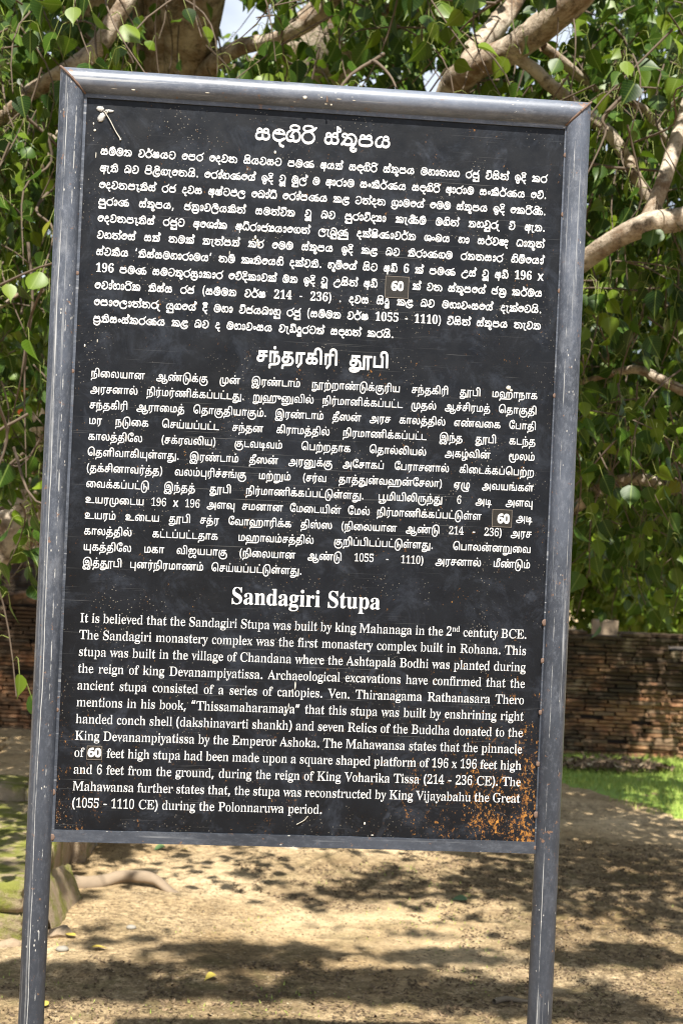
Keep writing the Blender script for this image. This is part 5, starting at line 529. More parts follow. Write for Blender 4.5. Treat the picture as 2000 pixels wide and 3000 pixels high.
1320,29 -1 12 -2 13 1 11 4 10 9 7 -7 9 -5 19 -2 17 5 12 10 9 19 0 21 -1 7 -13 18 4 10 -1 12 -5 12 -6 7 -13 5 -16 -1 -13 -10 -7 -13 1 -25 4 -5 6 -2 25 0 9 -5 7 -6 3 -13 -2 -6 -8 -9 -9 -4 -13 -1 -9 4 -6 10 -2 25 -2 3 -6 3 -6 -2 -2 -4 -2 -25 -8 -11 -10 -3 -12 1 -8 3 -4 7 -4 15 6 22 7 10 11 9 26 11 3 8 -4 6 -8 1 -22 -8 -13 -9 -8 -9 -7 -11 -5 -14 -2 -9 0 -19 4 -16 6 -12 6 -5,97 86 -3 3 0 7 6 7 10 2 6 -3 3 -3 2 -6 -2 -7
1320,29 -1 12 -2 13 1 11 4 10 9 7 -7 9 -5 22 -1 19 7 11 13 5 16 0 18 -1 7 -13 18 4 10 0 28 1 3 24 9 5 7 1 9 -2 9 -6 13 -26 20 -6 2 -8 -6 1 -57 -3 -2 -19 1 -9 -5 -10 -9 -4 -13 1 -22 4 -5 6 -2 25 0 14 -8 5 -16 -4 -9 -6 -6 -12 -5 -10 0 -9 4 -6 10 -2 25 -2 3 -6 3 -6 -2 -2 -4 -1 -22 -7 -13 -15 -4 -17 4 -5 10 -3 12 6 22 16 18 25 10 6 7 -1 6 -5 4 -6 0 -14 -4 -14 -7 -15 -15 -9 -16 -5 -18 1 -22 6 -19 7 -9,97 86 -3 3 0 7 6 7 10 2 6 -3 3 -3 2 -6 -2 -7,141 138 -3 2 0 9 0 7 3 3 7 -7 4 -9
1320,29 -1 12 -2 13 1 11 4 10 9 7 -7 9 -5 22 -1 19 7 11 13 5 16 0 18 -1 7 -13 18 3 7 1 9 -6 19 6 15 0 13 -7 19 -15 14 -12 4 -16 2 -31 -2 -19 -8 -12 -17 -4 -10 0 -11 8 -25 -13 -16 -8 -13 -6 -21 0 -13 3 -19 5 -12 8 -8,35 24 -10 6 -5 13 0 13 4 12 14 19 9 5 20 7 5 7 -1 6 -5 4 -6 0 -13 -4 -2 3 -7 19 4 12 8 9 16 5 25 0 18 -4 7 -7 5 -9 1 -6 -2 -7 -4 -5 -12 1 -8 -2 -14 -12 -5 -10 1 -25 7 -7 28 0 10 -5 6 -6 2 -10 -3 -12 -6 -6 -12 -5 -10 0 -9 4 -6 10 -2 25 -2 3 -6 3 -6 -2 -2 -4 -1 -22 -6 -12 -13 -5,97 86 -3 3 0 7 6 7 10 2 6 -3 3 -3 2 -6 -2 -7
1320,28 -73 29 -2 90 5 9 6 2 10 -5 9 0 109 -3 4 -3 2 -6 0 -7 7 4 9 -1 13 -5 12 -10 9 -15 4 -13 -4 -13 -12 -4 -12 2 -22 3 -5 6 -2 25 0 14 -9 5 -16 -4 -9 -6 -5 -15 -5 -10 1 -6 3 -6 9 -3 28 -7 4 -7 -4 -2 -25 -8 -12 -8 -4 -9 0 -9 2 -7 5 -6 19 4 18 8 13 10 9 29 13 1 9 -8 6 -28 -10 -19 -18 -11 -22 -2 -12 0 -16 3 -15 7 -14 6 -6 13 -6 12 -1 13 2 18 12 13 -10 16 -4 15 2 16 8 2 -2 0 -47 -2 -3 -60 -4 -43 1 -6 3 1 3 8 4 15 -9 10 0 6 7 1 7 -4 7 -19 11 -9 3 -6 -1 -16 -10 -5 -13 0 -15 3 -10 5 -7,97 86 -3 3 0 7 5 6 8 3 10 -3 4 -10 -2 -6
1140,48 -11 23 -2 25 6 18 12 13 18 8 23 -2 25 -10 21 -16 16 1 3 25 19 13 19 2 9 -5 5 -9 -2 -14 -19 -22 -15 -15 -5 -40 -7 -11 -4 -12 -9 -11 -16 -5 -12 -2 -13 -1 -15 4 -16 8 -16 11 -12 9 -7,55 14 -17 7 -11 12 -9 19 2 15 8 16 12 12 43 8 27 -23 7 -16 1 -12 -9 -19 -13 -12 -19 -7
1140,48 -11 23 -2 25 6 18 12 13 18 8 23 -2 25 -10 21 -16 16 1 3 25 19 13 19 2 9 -5 5 -9 -2 -13 -17 -13 -11 -12 -7 -13 -3 -2 1 9 5 4 7 -1 13 -5 12 -8 10 -22 15 -6 0 -4 -3 -2 -6 1 -60 -20 -9 -14 -16 -9 -18 -3 -22 3 -19 11 -22 15 -14,55 14 -17 7 -11 12 -9 19 2 15 8 16 12 12 43 8 27 -23 7 -16 1 -12 -9 -19 -13 -12 -19 -7,65 138 -2 8 2 14 8 -8 4 -10
1140,48 -11 23 -2 25 6 15 9 15 19 8 21 -1 25 -10 25 -16 16 1 3 18 13 12 12 10 16 0 6 -2 4 -10 1 -15 -14 -3 3 -3 12 -10 9 -19 5 -25 1 -28 -5 -9 -7 -7 -9 -5 -12 1 -13 7 -12 12 -10 -14 -12 -12 -19 -4 -16 0 -25 8 -18 11 -16 11 -9,55 14 -17 7 -11 12 -9 19 2 15 8 16 12 12 43 8 27 -23 7 -16 1 -12 -9 -19 -13 -12 -19 -7,43 127 -7 3 -7 9 3 10 8 7 15 4 19 0 19 -3 9 -5 -1 -13 -49 -14
1460,169 -51 8 -2 6 2 6 7 1 6 -7 9 -28 10 -8 18 -2 10 2 12 9 38 8 19 0 6 -9 5 -28 -1 -21 21 24 19 17 21 1 10 -2 3 -6 2 -7 -3 -16 -21 -18 -13 -13 -4 -46 -8 -16 -9 -10 -13 -9 -15 -3 -16 0 -19 6 -20 13 -18 15 -11 19 -6 22 0 22 6 16 11 12 18 2 -5 1 -28 8 -22 11 -12,52 15 -15 6 -11 13 -8 18 2 16 9 16 11 11 43 8 24 -19 -1 -10 11 -9 1 -9 -1 -7 -10 -18 -14 -12 -22 -6,136 56 -3 12 7 2 1 -2
1340,55 -43 20 -2 16 1 19 4 14 6 8 6 7 10 16 31 0 6 -3 7 -5 2 -9 -2 -17 -32 -18 -10 -28 -4 -28 6 -9 5 -6 7 -11 24 -1 16 8 28 14 19 24 15 22 4 28 -2 13 -4 6 -7 1 -15 -8 -8 -20 1 3 10 -3 9 -11 8 -12 4 -8 -2 -7 -7 -5 -9 -1 -10 5 -9 9 -8 13 1 19 -13 9 -1 9 2 19 17 6 15 0 12 -3 13 -4 6 -8 7 -16 5 -21 3 -19 0 -19 -4 -13 -5 -15 -11 -13 -12 -9 -14 -8 -19 -2 -13 0 -22 4 -21 9 -19 9 -11 13 -9,88 72 -6 4 3 4 5 -1
1340,55 -43 20 -2 16 1 19 4 12 5 15 14 18 34 0 6 -3 7 -5 2 -6 -1 -5 -5 -13 -24 -7 -8 -25 -9 -28 0 -19 6 -10 7 -10 19 -5 19 5 25 10 19 19 17 22 9 19 2 16 -1 15 -4 7 -5 0 -22 -4 -4 -9 0 -11 1 3 10 -1 6 -10 9 -15 6 -10 -3 -9 -12 -2 -13 5 -9 9 -8 13 1 16 -12 12 -2 13 4 14 14 5 9 2 10 -1 12 -4 13 0 12 24 11 5 5 2 9 -2 13 -8 12 -25 20 -9 -1 -4 -6 1 -62 -25 5 -16 1 -19 -2 -15 -5 -16 -9 -16 -14 -10 -14 -9 -19 -3 -16 0 -22 2 -15 6 -16 8 -13 9 -10 13 -7,88 72 -6 4 3 4 5 -1,150 138 -2 10 0 9 2 2 7 -5 5 -10 -2 -3
1340,55 -43 20 -2 16 1 19 4 12 5 15 14 18 37 -3 10 -5 2 -6 -1 -5 -5 -11 -21 -7 -10 -18 -8 -22 -3 -21 3 -16 6 -11 12 -8 16 -3 18 5 22 4 9 14 19 24 15 9 2 38 0 19 -6 4 -8 0 -12 -6 -7 -20 -1 -2 1 3 13 -4 7 -16 10 -13 0 -10 -11 -4 -12 3 -10 11 -11 13 1 16 -12 15 -2 10 4 17 17 4 16 -2 19 -7 11 -12 7 6 13 -2 12 -11 12 -15 7 -19 3 -22 -1 -19 -6 -12 -8 -6 -10 0 -9 4 -10 9 -9 -13 -11 -13 -13 -14 -29 -2 -16 0 -22 3 -15 7 -16 8 -12 7 -8 13 -7,88 72 -6 4 3 4 5 -1,69 122 -12 4 -8 6 6 6 14 5 16 1 15 -1 15 -5 6 -6 -5 -5 -13 -4
1160,44 -9 26 -2 13 2 12 6 13 9 12 13 9 12 5 16 3 40 -3 16 -5 16 -8 12 -10 10 -12 7 -16 5 -19 1 -19 -5 -12 -9 -17 -21 2 -7 9 -6 -6 -6 3 -9 6 -3 19 4 6 -8 2 -6 -3 -6 -5 -4 -19 0 -16 -5 -9 -16 -1 -22 5 -9 11 -13 13 -8,52 15 -19 8 -11 11 0 3 11 13 19 -1 6 2 6 5 8 16 0 15 -8 15 -9 7 -10 1 -12 -2 -5 1 24 23 15 4 13 -1 22 -10 10 -13 8 -25 0 -25 -9 -19 -19 -19 -18 -9
1160,44 -9 26 -2 13 2 12 6 25 22 9 12 4 13 4 28 -1 25 -7 22 -14 18 8 7 1 6 -4 5 -25 13 -9 1 -12 -1 -38 -16 -12 -11 -8 -22 3 -10 7 -3 -2 -1 -3 -5 3 -9 6 -3 19 4 6 -8 2 -6 -3 -6 -5 -4 -19 0 -16 -5 -9 -16 -1 -22 5 -9 11 -13 13 -8,52 15 -19 8 -11 11 0 3 11 13 19 -1 9 4 10 16 2 15 -5 13 -10 10 -9 3 -16 -2 -2 1 5 7 9 0 19 9 25 -2 10 4 12 -11 8 -22 2 -25 -6 -19 -11 -16 -18 -14 -16 -5
1160,44 -9 26 -2 22 7 25 19 14 22 5 16 1 38 -6 21 -10 22 8 10 2 9 -6 9 -11 7 -25 5 -28 -1 -25 -6 -10 -11 -2 -9 6 -10 -14 -18 2 -7 9 -6 -6 -6 0 -6 9 -6 19 4 6 -8 2 -6 -3 -6 -5 -4 -19 0 -16 -5 -9 -16 -1 -19 4 -11 9 -11 13 -10,52 15 -19 8 -11 11 0 3 11 13 19 -1 6 2 6 5 8 16 0 15 -8 15 -9 7 -10 1 -12 -2 -5 1 21 20 25 -3 25 1 12 -11 8 -22 2 -25 -6 -19 -11 -16 -18 -14 -16 -5,95 149 -10 4 4 2 22 -5 -9 -3
1160,44 -9 26 -2 22 7 25 19 14 22 5 16 1 38 -6 21 -10 22 8 10 2 9 -6 9 -11 7 -25 5 -28 -1 -25 -6 -10 -11 -2 -9 6 -10 -14 -18 2 -7 9 -6 -6 -6 0 -6 9 -6 19 4 6 -8 2 -6 -3 -6 -5 -4 -19 0 -16 -5 -9 -16 -1 -19 4 -11 9 -11 13 -10,52 15 -19 8 -11 11 0 3 11 13 19 -1 6 2 6 5 8 16 0 15 -8 15 -9 7 -10 1 -12 -2 -5 1 21 20 25 -3 25 1 12 -11 8 -22 2 -25 -6 -19 -11 -16 -18 -14 -16 -5,99 148 -3 2 0 3 3 1 12 -4 -9 -3
1160,26 -73 26 -2 75 5 7 4 4 6 -1 6 -4 9 0 88 4 31 -2 28 -7 19 -11 14 -15 12 -19 6 -22 1 -19 -6 -23 -24 -3 -9 8 -6 6 1 19 20 15 6 19 -2 19 -9 12 -16 7 -22 0 -16 -4 -6 0 -10 -4 -9 -17 -19 -19 -11 -13 -2 -12 1 -19 8 -11 11 2 6 9 10 19 -1 9 4 9 12 3 15 -5 16 -10 11 -9 3 -22 -2 -6 -9 3 -8 6 -3 19 3 6 -7 1 -7 -3 -6 -4 -3 -19 0 -16 -5 -9 -17 -1 -19 5 -12 12 -13 15 -9 16 -4 15 -1 16 3 12 6 21 15 1 -53 -3 -4 -44 -3 -25 -1 -15 2 -4 2 7 7 19 -9 9 1 5 5 1 6 -4 9 -18 10 -9 4 -9 -1 -13 -10 -6 -12 2 -25 7 -9
1160,26 -73 13 -2 19 1 37 11 25 -11 7 -1 6 3 4 5 0 6 -4 13 0 90 4 35 -2 25 -7 19 -11 14 -15 12 -19 6 -22 1 -19 -6 -23 -24 -2 -10 7 -5 6 1 19 20 15 6 16 -1 19 -8 12 -12 8 -19 2 -22 -4 -10 0 -9 -4 -9 -8 -11 -22 -17 -9 -3 -13 -1 -22 5 -12 10 -5 7 11 14 19 -1 11 6 9 16 0 15 -5 13 -12 10 -10 1 -18 -3 -5 -5 -1 -6 5 -7 4 -1 19 3 8 -11 -4 -9 -4 -3 -19 0 -15 -4 -7 -9 -4 -13 1 -18 10 -16 18 -13 24 -9 -8 -7 -13 6 -9 -1 -10 -7 -7 -9 -2 -10 3 -16 6 -9,33 -49 -5 4 5 5 13 -8,64 -47 -2 2 5 8 28 7 7 4 3 6 0 6 -5 6 -7 4 21 16 2 -1 0 -53 -2 -1 -12 5 -10 1
1220,110 -3 12 -2 10 3 9 11 6 13 2 34 -4 25 -5 16 -9 12 -18 11 -15 2 -16 -8 -17 -17 -12 -28 -8 -10 0 -6 3 -6 6 -4 9 0 3 -3 -3 -9 -9 -7 -13 0 -10 4 -5 6 -7 22 4 19 7 12 27 20 4 5 -2 10 -5 2 -6 -1 -28 -20 -13 -22 -3 -16 -1 -18 3 -16 4 -12 11 -13 17 -8 13 -1 9 2 9 6 10 10,116 21 -5 4 2 2 16 4 -7 -10,91 37 -3 3 -6 19 -11 10 1 3 5 12 8 9 9 8 10 2 12 -5 8 -8 6 -15 3 -22 -1 -2 -10 4 -18 -4 -10 -7
1300,43 -2 26 -2 34 2 24 9 13 13 6 16 -1 18 -6 13 -8 9 4 10 0 12 -5 13 -8 8 -12 4 -13 0 -14 -9 -8 -12 -3 -1 -4 10 -7 6 -14 6 -15 -3 -11 -9 -7 -22 2 -7 4 -3 -11 -9 -6 -13 1 -25 5 -15 7 -10 9 -5,50 23 -22 5 -7 11 -2 9 3 9 13 10 15 3 53 -2 14 -4 8 -8 4 -11 -4 -8 -6 -6 -16 -6 -3 1 8 10 2 9 -1 6 -6 8 -9 5 -6 1 -6 -1 -7 -5 -9 6 -13 -2 -9 -6 -4 -9 2 -12 8 -12 4 -1,32 85 1 13 8 6 9 -2 7 -7 0 -7,113 85 -19 2 -3 8 9 9 13 -1 6 -11 -3 -7
1300,43 -2 32 -2 32 3 25 11 11 16 3 13 -1 18 -14 19 5 13 -3 28 27 12 3 7 1 9 -4 12 -6 10 -26 19 -7 0 -5 -7 0 -57 -13 2 -9 -3 -11 -7 -8 -12 -3 -1 -4 10 -7 6 -14 6 -15 -3 -13 -13 -5 -18 2 -7 4 -3 -11 -9 -6 -13 1 -25 5 -15 7 -10 9 -5,50 23 -22 5 -7 11 -2 9 3 9 13 10 15 3 53 -2 14 -4 8 -8 4 -11 -4 -8 -6 -6 -16 -6 -3 1 8 10 2 9 -1 6 -6 8 -9 5 -6 1 -6 -1 -7 -5 -9 6 -13 -2 -9 -6 -4 -9 2 -12 8 -12 4 -1,32 85 1 13 8 6 9 -2 7 -7 0 -7,113 85 -19 2 -3 8 9 9 13 -1 6 -11 -3 -7,135 137 -2 5 0 15 2 2 6 -5 6 -9 -1 -3
1300,43 -2 32 -2 32 3 25 11 11 16 3 13 -1 18 -14 19 5 16 -4 19 6 18 0 13 -10 20 -15 12 -28 5 -32 -3 -17 -9 -12 -19 -2 -16 4 -15 -7 -10 -5 -18 2 -7 4 -3 -11 -9 -6 -13 0 -21 5 -16 8 -13 9 -5,50 23 -22 5 -7 11 -2 9 3 9 13 10 15 3 53 -2 14 -4 8 -8 4 -11 -4 -8 -6 -6 -16 -6 -3 1 8 10 2 9 -1 6 -6 8 -9 5 -6 1 -6 -1 -7 -5 -9 6 -13 -2 -9 -6 -4 -9 2 -12 8 -12 4 -1,32 85 1 13 11 6 7 -3 6 -6 0 -7,113 85 -19 2 -3 8 9 9 13 -1 6 -11 -3 -7,72 101 -4 10 -7 6 -20 8 -3 11 5 12 10 9 16 3 25 0 16 -5 7 -7 4 -9 0 -7 -3 -9 -2 -1 -13 2 -9 -3 -11 -7 -8 -12
1300,29 -1 12 -2 12 1 11 4 8 7 16 -9 18 -3 19 6 12 9 8 19 1 21 -2 8 -12 17 4 10 -1 12 -6 13 -6 6 -13 5 -13 0 -16 -11 -6 -11 -3 1 -9 13 -16 8 -12 -2 -13 -9 -5 -10 -3 -15 6 -10 -10 -9 -6 -9 -2 -22 3 -13 6 -12 8 -8,35 24 -10 6 -6 13 6 15 16 9 28 2 6 6 6 -7 25 -1 10 -2 9 -8 4 -11 -2 -9 -8 -10 -13 -4 -12 1 -6 3 -4 7 -3 25 -3 4 -6 3 -6 -4 -3 -25 -5 -10 -11 -4,31 84 2 12 6 6 8 2 9 -8 0 -9,94 86 -2 4 0 6 6 6 8 3 7 -2 3 -4 3 -9 -3 -5
1300,29 -1 12 -2 12 1 11 4 8 7 19 -10 19 -1 18 6 13 14 5 16 0 18 -2 8 -12 17 4 10 0 28 1 3 23 9 5 7 1 9 -1 9 -7 13 -27 21 -6 0 -6 -5 0 -60 -13 3 -12 -3 -13 -9 -6 -11 -3 1 -9 13 -16 8 -16 -4 -12 -10 -5 -22 6 -10 -10 -9 -6 -9 -1 -25 3 -13 7 -11 6 -6,35 24 -10 6 -6 13 6 15 16 9 28 2 6 6 6 -7 25 -1 10 -2 9 -8 4 -11 -2 -9 -8 -10 -13 -4 -12 1 -6 3 -4 7 -3 25 -3 4 -6 3 -6 -4 -3 -25 -5 -10 -11 -4,31 84 2 12 6 6 8 2 9 -8 0 -9,94 86 -2 4 0 6 6 6 8 3 7 -2 3 -4 3 -9 -3 -5,138 138 -2 2 0 9 2 10 7 -7 5 -9
1300,59 -63 13 -2 16 1 15 4 13 6 9 7 9 12 15 31 4 48 -7 8 -2 8 -12 17 4 13 -5 17 -6 9 -9 6 -13 2 -9 -3 -13 -9 -6 -11 -3 1 -3 7 -10 9 -9 4 -9 1 -16 -8 -8 -13 -3 -15 6 -10 -10 -9 -6 -9 -2 -10 3 -25 11 -18 12 -6 16 -3 16 3 12 9 13 -8 15 -4 16 2 16 7 -9 -19 -10 -14 -13 -8 -19 -4 -18 1 -22 9 -7 6 -10 19 -5 4 -6 0 -7 -4 -1 -9 18 -31 15 -11,35 24 -10 6 -6 13 6 15 16 9 28 2 6 6 6 -7 25 -1 10 -2 9 -8 4 -11 -2 -9 -7 -10 -14 -4 -12 1 -6 3 -4 7 -3 25 -3 4 -6 3 -6 -4 -2 -3 -1 -22 -5 -10 -11 -4,31 84 2 12 6 6 8 2 9 -8 0 -9,94 86 -2 4 0 6 6 6 8 3 7 -2 3 -4 3 -9 -3 -5
1300,29 -1 12 -2 12 1 11 4 8 7 19 -10 19 -1 18 6 13 14 5 16 0 18 -2 8 -12 17 4 13 -5 19 7 18 0 13 -7 19 -15 14 -25 6 -35 -2 -18 -9 -12 -16 -4 -15 3 -20 -7 -11 -4 -19 6 -10 -10 -9 -6 -9 -2 -22 3 -13 6 -12 8 -8,35 24 -10 6 -6 13 6 15 16 9 28 2 6 6 6 -7 25 -1 10 -2 9 -8 4 -11 -2 -9 -8 -10 -13 -4 -12 1 -6 3 -4 7 -3 25 -3 4 -6 3 -6 -4 -3 -25 -5 -10 -11 -4,31 84 2 12 5 5 9 3 9 -8 0 -9,94 86 -2 4 0 6 6 6 8 3 7 -2 3 -4 3 -9 -3 -5,72 102 -9 13 -22 11 -3 11 6 12 9 8 16 3 25 0 16 -5 8 -9 4 -9 -3 -13 -3 -2 -13 2 -9 -3 -13 -9 -6 -11
1220,33 -2 11 -2 9 1 13 5 9 6 8 12 3 31 -4 7 -10 -1 -3 -6 -3 -20 -13 -8 -9 -1 -12 4 -8 6 -5 13 5 12 11 10 12 2 2 -2 -3 -6 2 -7 5 -3 7 2 19 33 12 11 12 6 13 -4 9 -10 6 -19 0 -19 -3 -12 -5 -10 -29 -11 -4 -7 1 -7 5 -6 7 -2 22 6 12 9 5 9 5 16 1 31 -7 28 -13 17 -15 9 -13 0 -12 -4 -16 -12 -12 14 -13 5 -12 -1 -14 -9 -4 -10 -3 -15 2 -7 4 -3 -17 -21 0 -22 4 -14 6 -11 9 -8,32 87 2 14 7 4 9 -1 7 -9 -3 -6
1220,33 -2 11 -2 9 1 13 5 9 6 8 12 3 31 -4 7 -10 -1 -3 -6 -3 -20 -13 -8 -9 -1 -12 4 -8 6 -5 13 5 12 11 10 12 2 2 -2 -3 -6 2 -7 5 -3 7 2 19 33 12 11 12 6 13 -4 9 -10 6 -19 0 -19 -3 -12 -5 -10 -29 -11 -4 -7 1 -7 6 -7 10 0 22 7 8 7 4 6 7 28 -2 34 -8 22 -15 16 13 12 3 16 -6 16 -13 9 -20 6 -25 0 -22 -8 -12 -14 -3 -15 5 -13 -15 -6 -9 -9 -5 -22 2 -7 4 -3 -16 -18 -2 -10 1 -19 7 -17 9 -10,32 87 2 14 7 4 9 -1 7 -9 -3 -6,72 129 -12 6 -5 7 5 8 12 6 16 2 12 -1 13 -4 9 -8 1 -3 -4 -6 -12 -6 -19 -3
1220,27 -73 30 -2 78 5 9 6 1 10 -4 9 0 60 7 28 0 28 -3 15 -7 16 -9 9 -10 7 -12 4 -10 -1 -12 -6 -13 -10 -12 14 -10 5 -6 0 -16 -4 -6 -5 -4 -7 -4 -22 4 -6 0 -3 -15 -19 0 -25 4 -12 6 -10 9 -8 13 -5 18 -1 13 5 9 6 8 13 3 28 -1 6 -3 3 -10 -1 -3 -5 -1 -16 -3 -6 -15 -8 -12 1 -13 8 -6 15 4 9 9 10 6 3 9 2 2 -2 -3 -7 2 -6 5 -4 7 2 19 33 12 11 12 6 10 -2 9 -8 8 -19 0 -3 -5 -6 -1 -35 -27 -10 -6 -5 -1 -7 4 -8 6 -4 22 5 2 -2 0 -41 -2 -3 -62 -4 -32 2 -2 2 1 3 8 4 15 -8 10 -1 5 5 2 7 -1 6 -6 5 -19 11 -13 0 -14 -10 -6 -12 3 -25 5 -8,32 86 1 13 8 6 7 0 9 -9 -1 -6 -3 -1
1260,55 -44 16 -3 15 1 16 4 17 7 15 13 21 34 0 6 -3 5 -10 3 -6 -5 -13 -22 -9 -8 -22 -10 -21 -2 -19 4 -16 7 -11 12 -7 16 1 16 8 22 24 22 3 6 0 15 7 5 6 2 13 -8 2 -8 -24 -16 -12 -15 0 -22 6 -17 15 -11 25 -4 16 4 23 12 4 7 -1 6 -7 8 -6 0 -22 -10 -13 -1 -19 5 -5 10 5 12 16 11 16 3 37 1 6 4 2 7 -4 25 -4 7 -9 7 -13 2 -9 0 -16 -11 -9 7 -9 3 -10 0 -9 -4 -12 -11 -3 -19 -18 -16 -12 -15 -5 -22 -1 -19 6 -25 7 -13 12 -12 13 -7,102 91 -2 2 8 13 9 0 8 -4 1 -9 -2 -2
1260,55 -44 16 -3 15 1 16 4 17 7 15 13 21 34 0 6 -3 5 -10 3 -6 -5 -13 -22 -9 -8 -18 -9 -22 -3 -22 4 -16 7 -9 10 -8 15 -1 16 9 25 24 22 3 6 0 15 7 5 6 2 13 -8 2 -8 -24 -16 -12 -15 0 -25 7 -16 8 -6 10 -4 21 -3 16 4 22 11 4 4 0 10 -7 8 -6 0 -22 -10 -13 -1 -19 5 -5 10 5 12 16 11 16 3 37 1 6 4 2 4 -4 28 -11 15 6 13 -1 15 -10 13 -22 10 -19 2 -19 -3 -14 -6 -10 -9 -5 -10 0 -12 4 -10 9 -9 -9 -10 -2 -18 -29 -28 -6 -19 -1 -31 4 -14 6 -13 8 -11 11 -9,102 91 -2 2 8 13 9 0 8 -4 1 -9 -2 -2,77 127 -16 5 -9 8 0 6 12 8 16 4 19 -1 12 -5 8 -9 -3 -6 -11 -7 -13 -3
680,24 -4 16 -1 19 8 10 12 8 25 2 31 -4 22 -10 16 -16 10 -12 0 -15 -7 -8 -9 -6 -13 0 -9 3 -6 19 -11 8 1 4 6 -2 7 -15 9 5 8 7 4 6 2 6 -2 8 -9 5 -12 1 -13 -2 -15 -6 -16 -6 -9 -9 -4 -8 0 8 7 2 9 -4 6 -8 4 -13 -7 -9 -9 -2 -6 3 -13 6 -8
700,24 -4 13 -2 12 3 13 8 6 8 8 21 3 22 0 22 -6 22 0 15 1 3 24 10 6 9 -1 13 -7 14 -9 9 -19 13 -9 -2 -3 -6 1 -60 -2 -1 -12 3 -16 -5 -11 -9 -8 -16 0 -9 4 -7 8 -6 13 -5 7 4 1 8 -4 6 -12 6 8 10 13 4 11 -11 0 -15 6 -10 -5 -25 -10 -15 -11 -5 -5 1 7 7 3 6 -2 8 -7 4 -9 -1 -16 -13 -2 -7 3 -13 6 -8,74 137 0 23 9 -7 4 -10
580,51 -36 17 -1 5 5 2 6 -1 7 -6 5 -26 7 -5 9 -4 16 5 40 13 44 0 6 -2 4 -7 2 -46 -1 -5 -8 5 -8 34 -1 -13 -54 0 -37 5 -19 8 -12 9 -6
620,51 -36 17 -1 5 5 2 6 -1 7 -6 5 -26 7 -7 15 1 4 28 5 4 4 2 6 -2 8 -7 5 -26 -1 4 25 12 38 0 6 -2 4 -7 2 -46 -1 -5 -8 5 -8 34 -1 -13 -54 0 -37 5 -19 8 -12 9 -6
1060,44 1 22 -2 22 7 9 8 10 12 6 12 1 10 -3 22 -8 15 -18 12 -19 2 -16 -8 -10 -12 -3 -25 2 -9 11 -10 13 -3 9 1 10 8 5 13 -5 13 -13 6 -6 1 -9 -7 3 -7 -4 3 7 13 9 4 10 -1 12 -8 5 -11 1 -9 -11 -16 -14 -9 -18 -1 -16 6 -13 12 -6 17 6 20 7 9 9 8 13 6 12 3 13 -1 12 -3 13 -8 10 -12 5 -22 3 -4 7 -2 6 5 -2 20 -4 13 -13 15 -16 11 -28 7 -25 -5 -23 -13 -15 -22 -5 -15 -1 -16 5 -22 5 -9 9 -10
1121,118 -19 11 0 0 88 -11 -1 0 -45 -1 -1 -15 1 0 12 -2 9 -6 12 -6 7 -15 7 -16 0 -12 -4 -6 -7 -2 -12 4 -10 11 -7 9 0 8 2 8 8 1 7 0 11 6 -5 5 -9 2 -12 -1 -10 -71 0 -9 -3 -6 -8 1 -12 7 -8 15 -6 21 -1 16 3 14 5 13 9 8 11 18 1 1 -2,31 -6 -10 4 -5 4 -1 6 3 4 67 1 1 -2 -8 -8 -12 -6 -12 -3,54 40 -5 4 0 11 6 6 9 1 4 -7 -1 -11 -6 -5
1313,105 -40 21 0 21 6 12 10 5 11 -2 14 -6 8 -6 3 -8 1 -12 -3 -1 58 -11 0 0 -45 -1 -1 -15 1 0 12 -3 12 -6 11 -9 8 -12 4 -6 1 -11 -1 -7 -2 -7 -6 -3 -7 0 -12 5 -8 11 -5 9 0 6 2 8 8 1 7 0 11 7 -7 4 -7 2 -10 -1 -11 -69 -1 -8 -1 -6 -4 -3 -6 1 -12 7 -8 9 -4 13 -3 23 1 18 5 10 6 10 9 4 7 18 1 1 -2 0 -25 2 -2 9 0 1 16 6 3 11 0 4 -4 2 -4 -2 -11 -6 -7 -13 -6 -15 -2 -9 0 -11 3 -4 3 -2 5 2 4 9 2 7 -2 2 6 0 3 -14 2 -7 -1 -5 -4 -3 -4 -1 -5 3 -10 7 -7,30 -5 -9 3 -5 4 -1 6 3 4 67 1 1 -2 -8 -8 -11 -5 -16 -4,54 40 -5 4 0 11 5 5 10 2 4 -7 -1 -11 -4 -4
1126,25 -40 15 0 19 6 21 -6 14 0 9 3 4 3 5 6 2 6 0 11 -3 7 -5 7 -8 7 2 22 -3 18 -6 11 -12 8 -18 2 -14 -3 -9 -9 -2 -6 0 -7 3 -8 8 -6 9 -2 11 2 6 5 3 6 1 6 -1 11 8 -8 4 -9 1 -12 -2 -15 -28 3 -15 -1 -15 -4 -2 0 -6 21 0 18 2 11 6 12 5 5 6 6 12 6 15 3 19 -2 14 -6 7 -7 7 -11 4 -18 1 -51 11 0 0 45 -3 21 -7 16 -8 9 -6 5 -9 5 -12 3 -20 0 -13 -2 -9 -3 -11 -6 -7 -6 -8 -11 -6 -16 -2 -15 3 -21 7 -17 -8 -9 -3 -6 -2 -13 2 -8 4 -6 5 -3,32 -31 -9 3 -5 6 -1 6 1 6 5 8 15 -17 11 -9 -3 -2,83 -31 -10 2 -2 1 13 12 9 15 2 1 7 -10 1 -6 -2 -7 -6 -6,58 -22 -17 14 -6 9 -1 4 13 4 8 0 18 0 10 -3 -1 -5 -8 -12 -12 -11,53 40 -6 6 0 7 5 7 10 2 5 -9 -1 -9 -7 -5
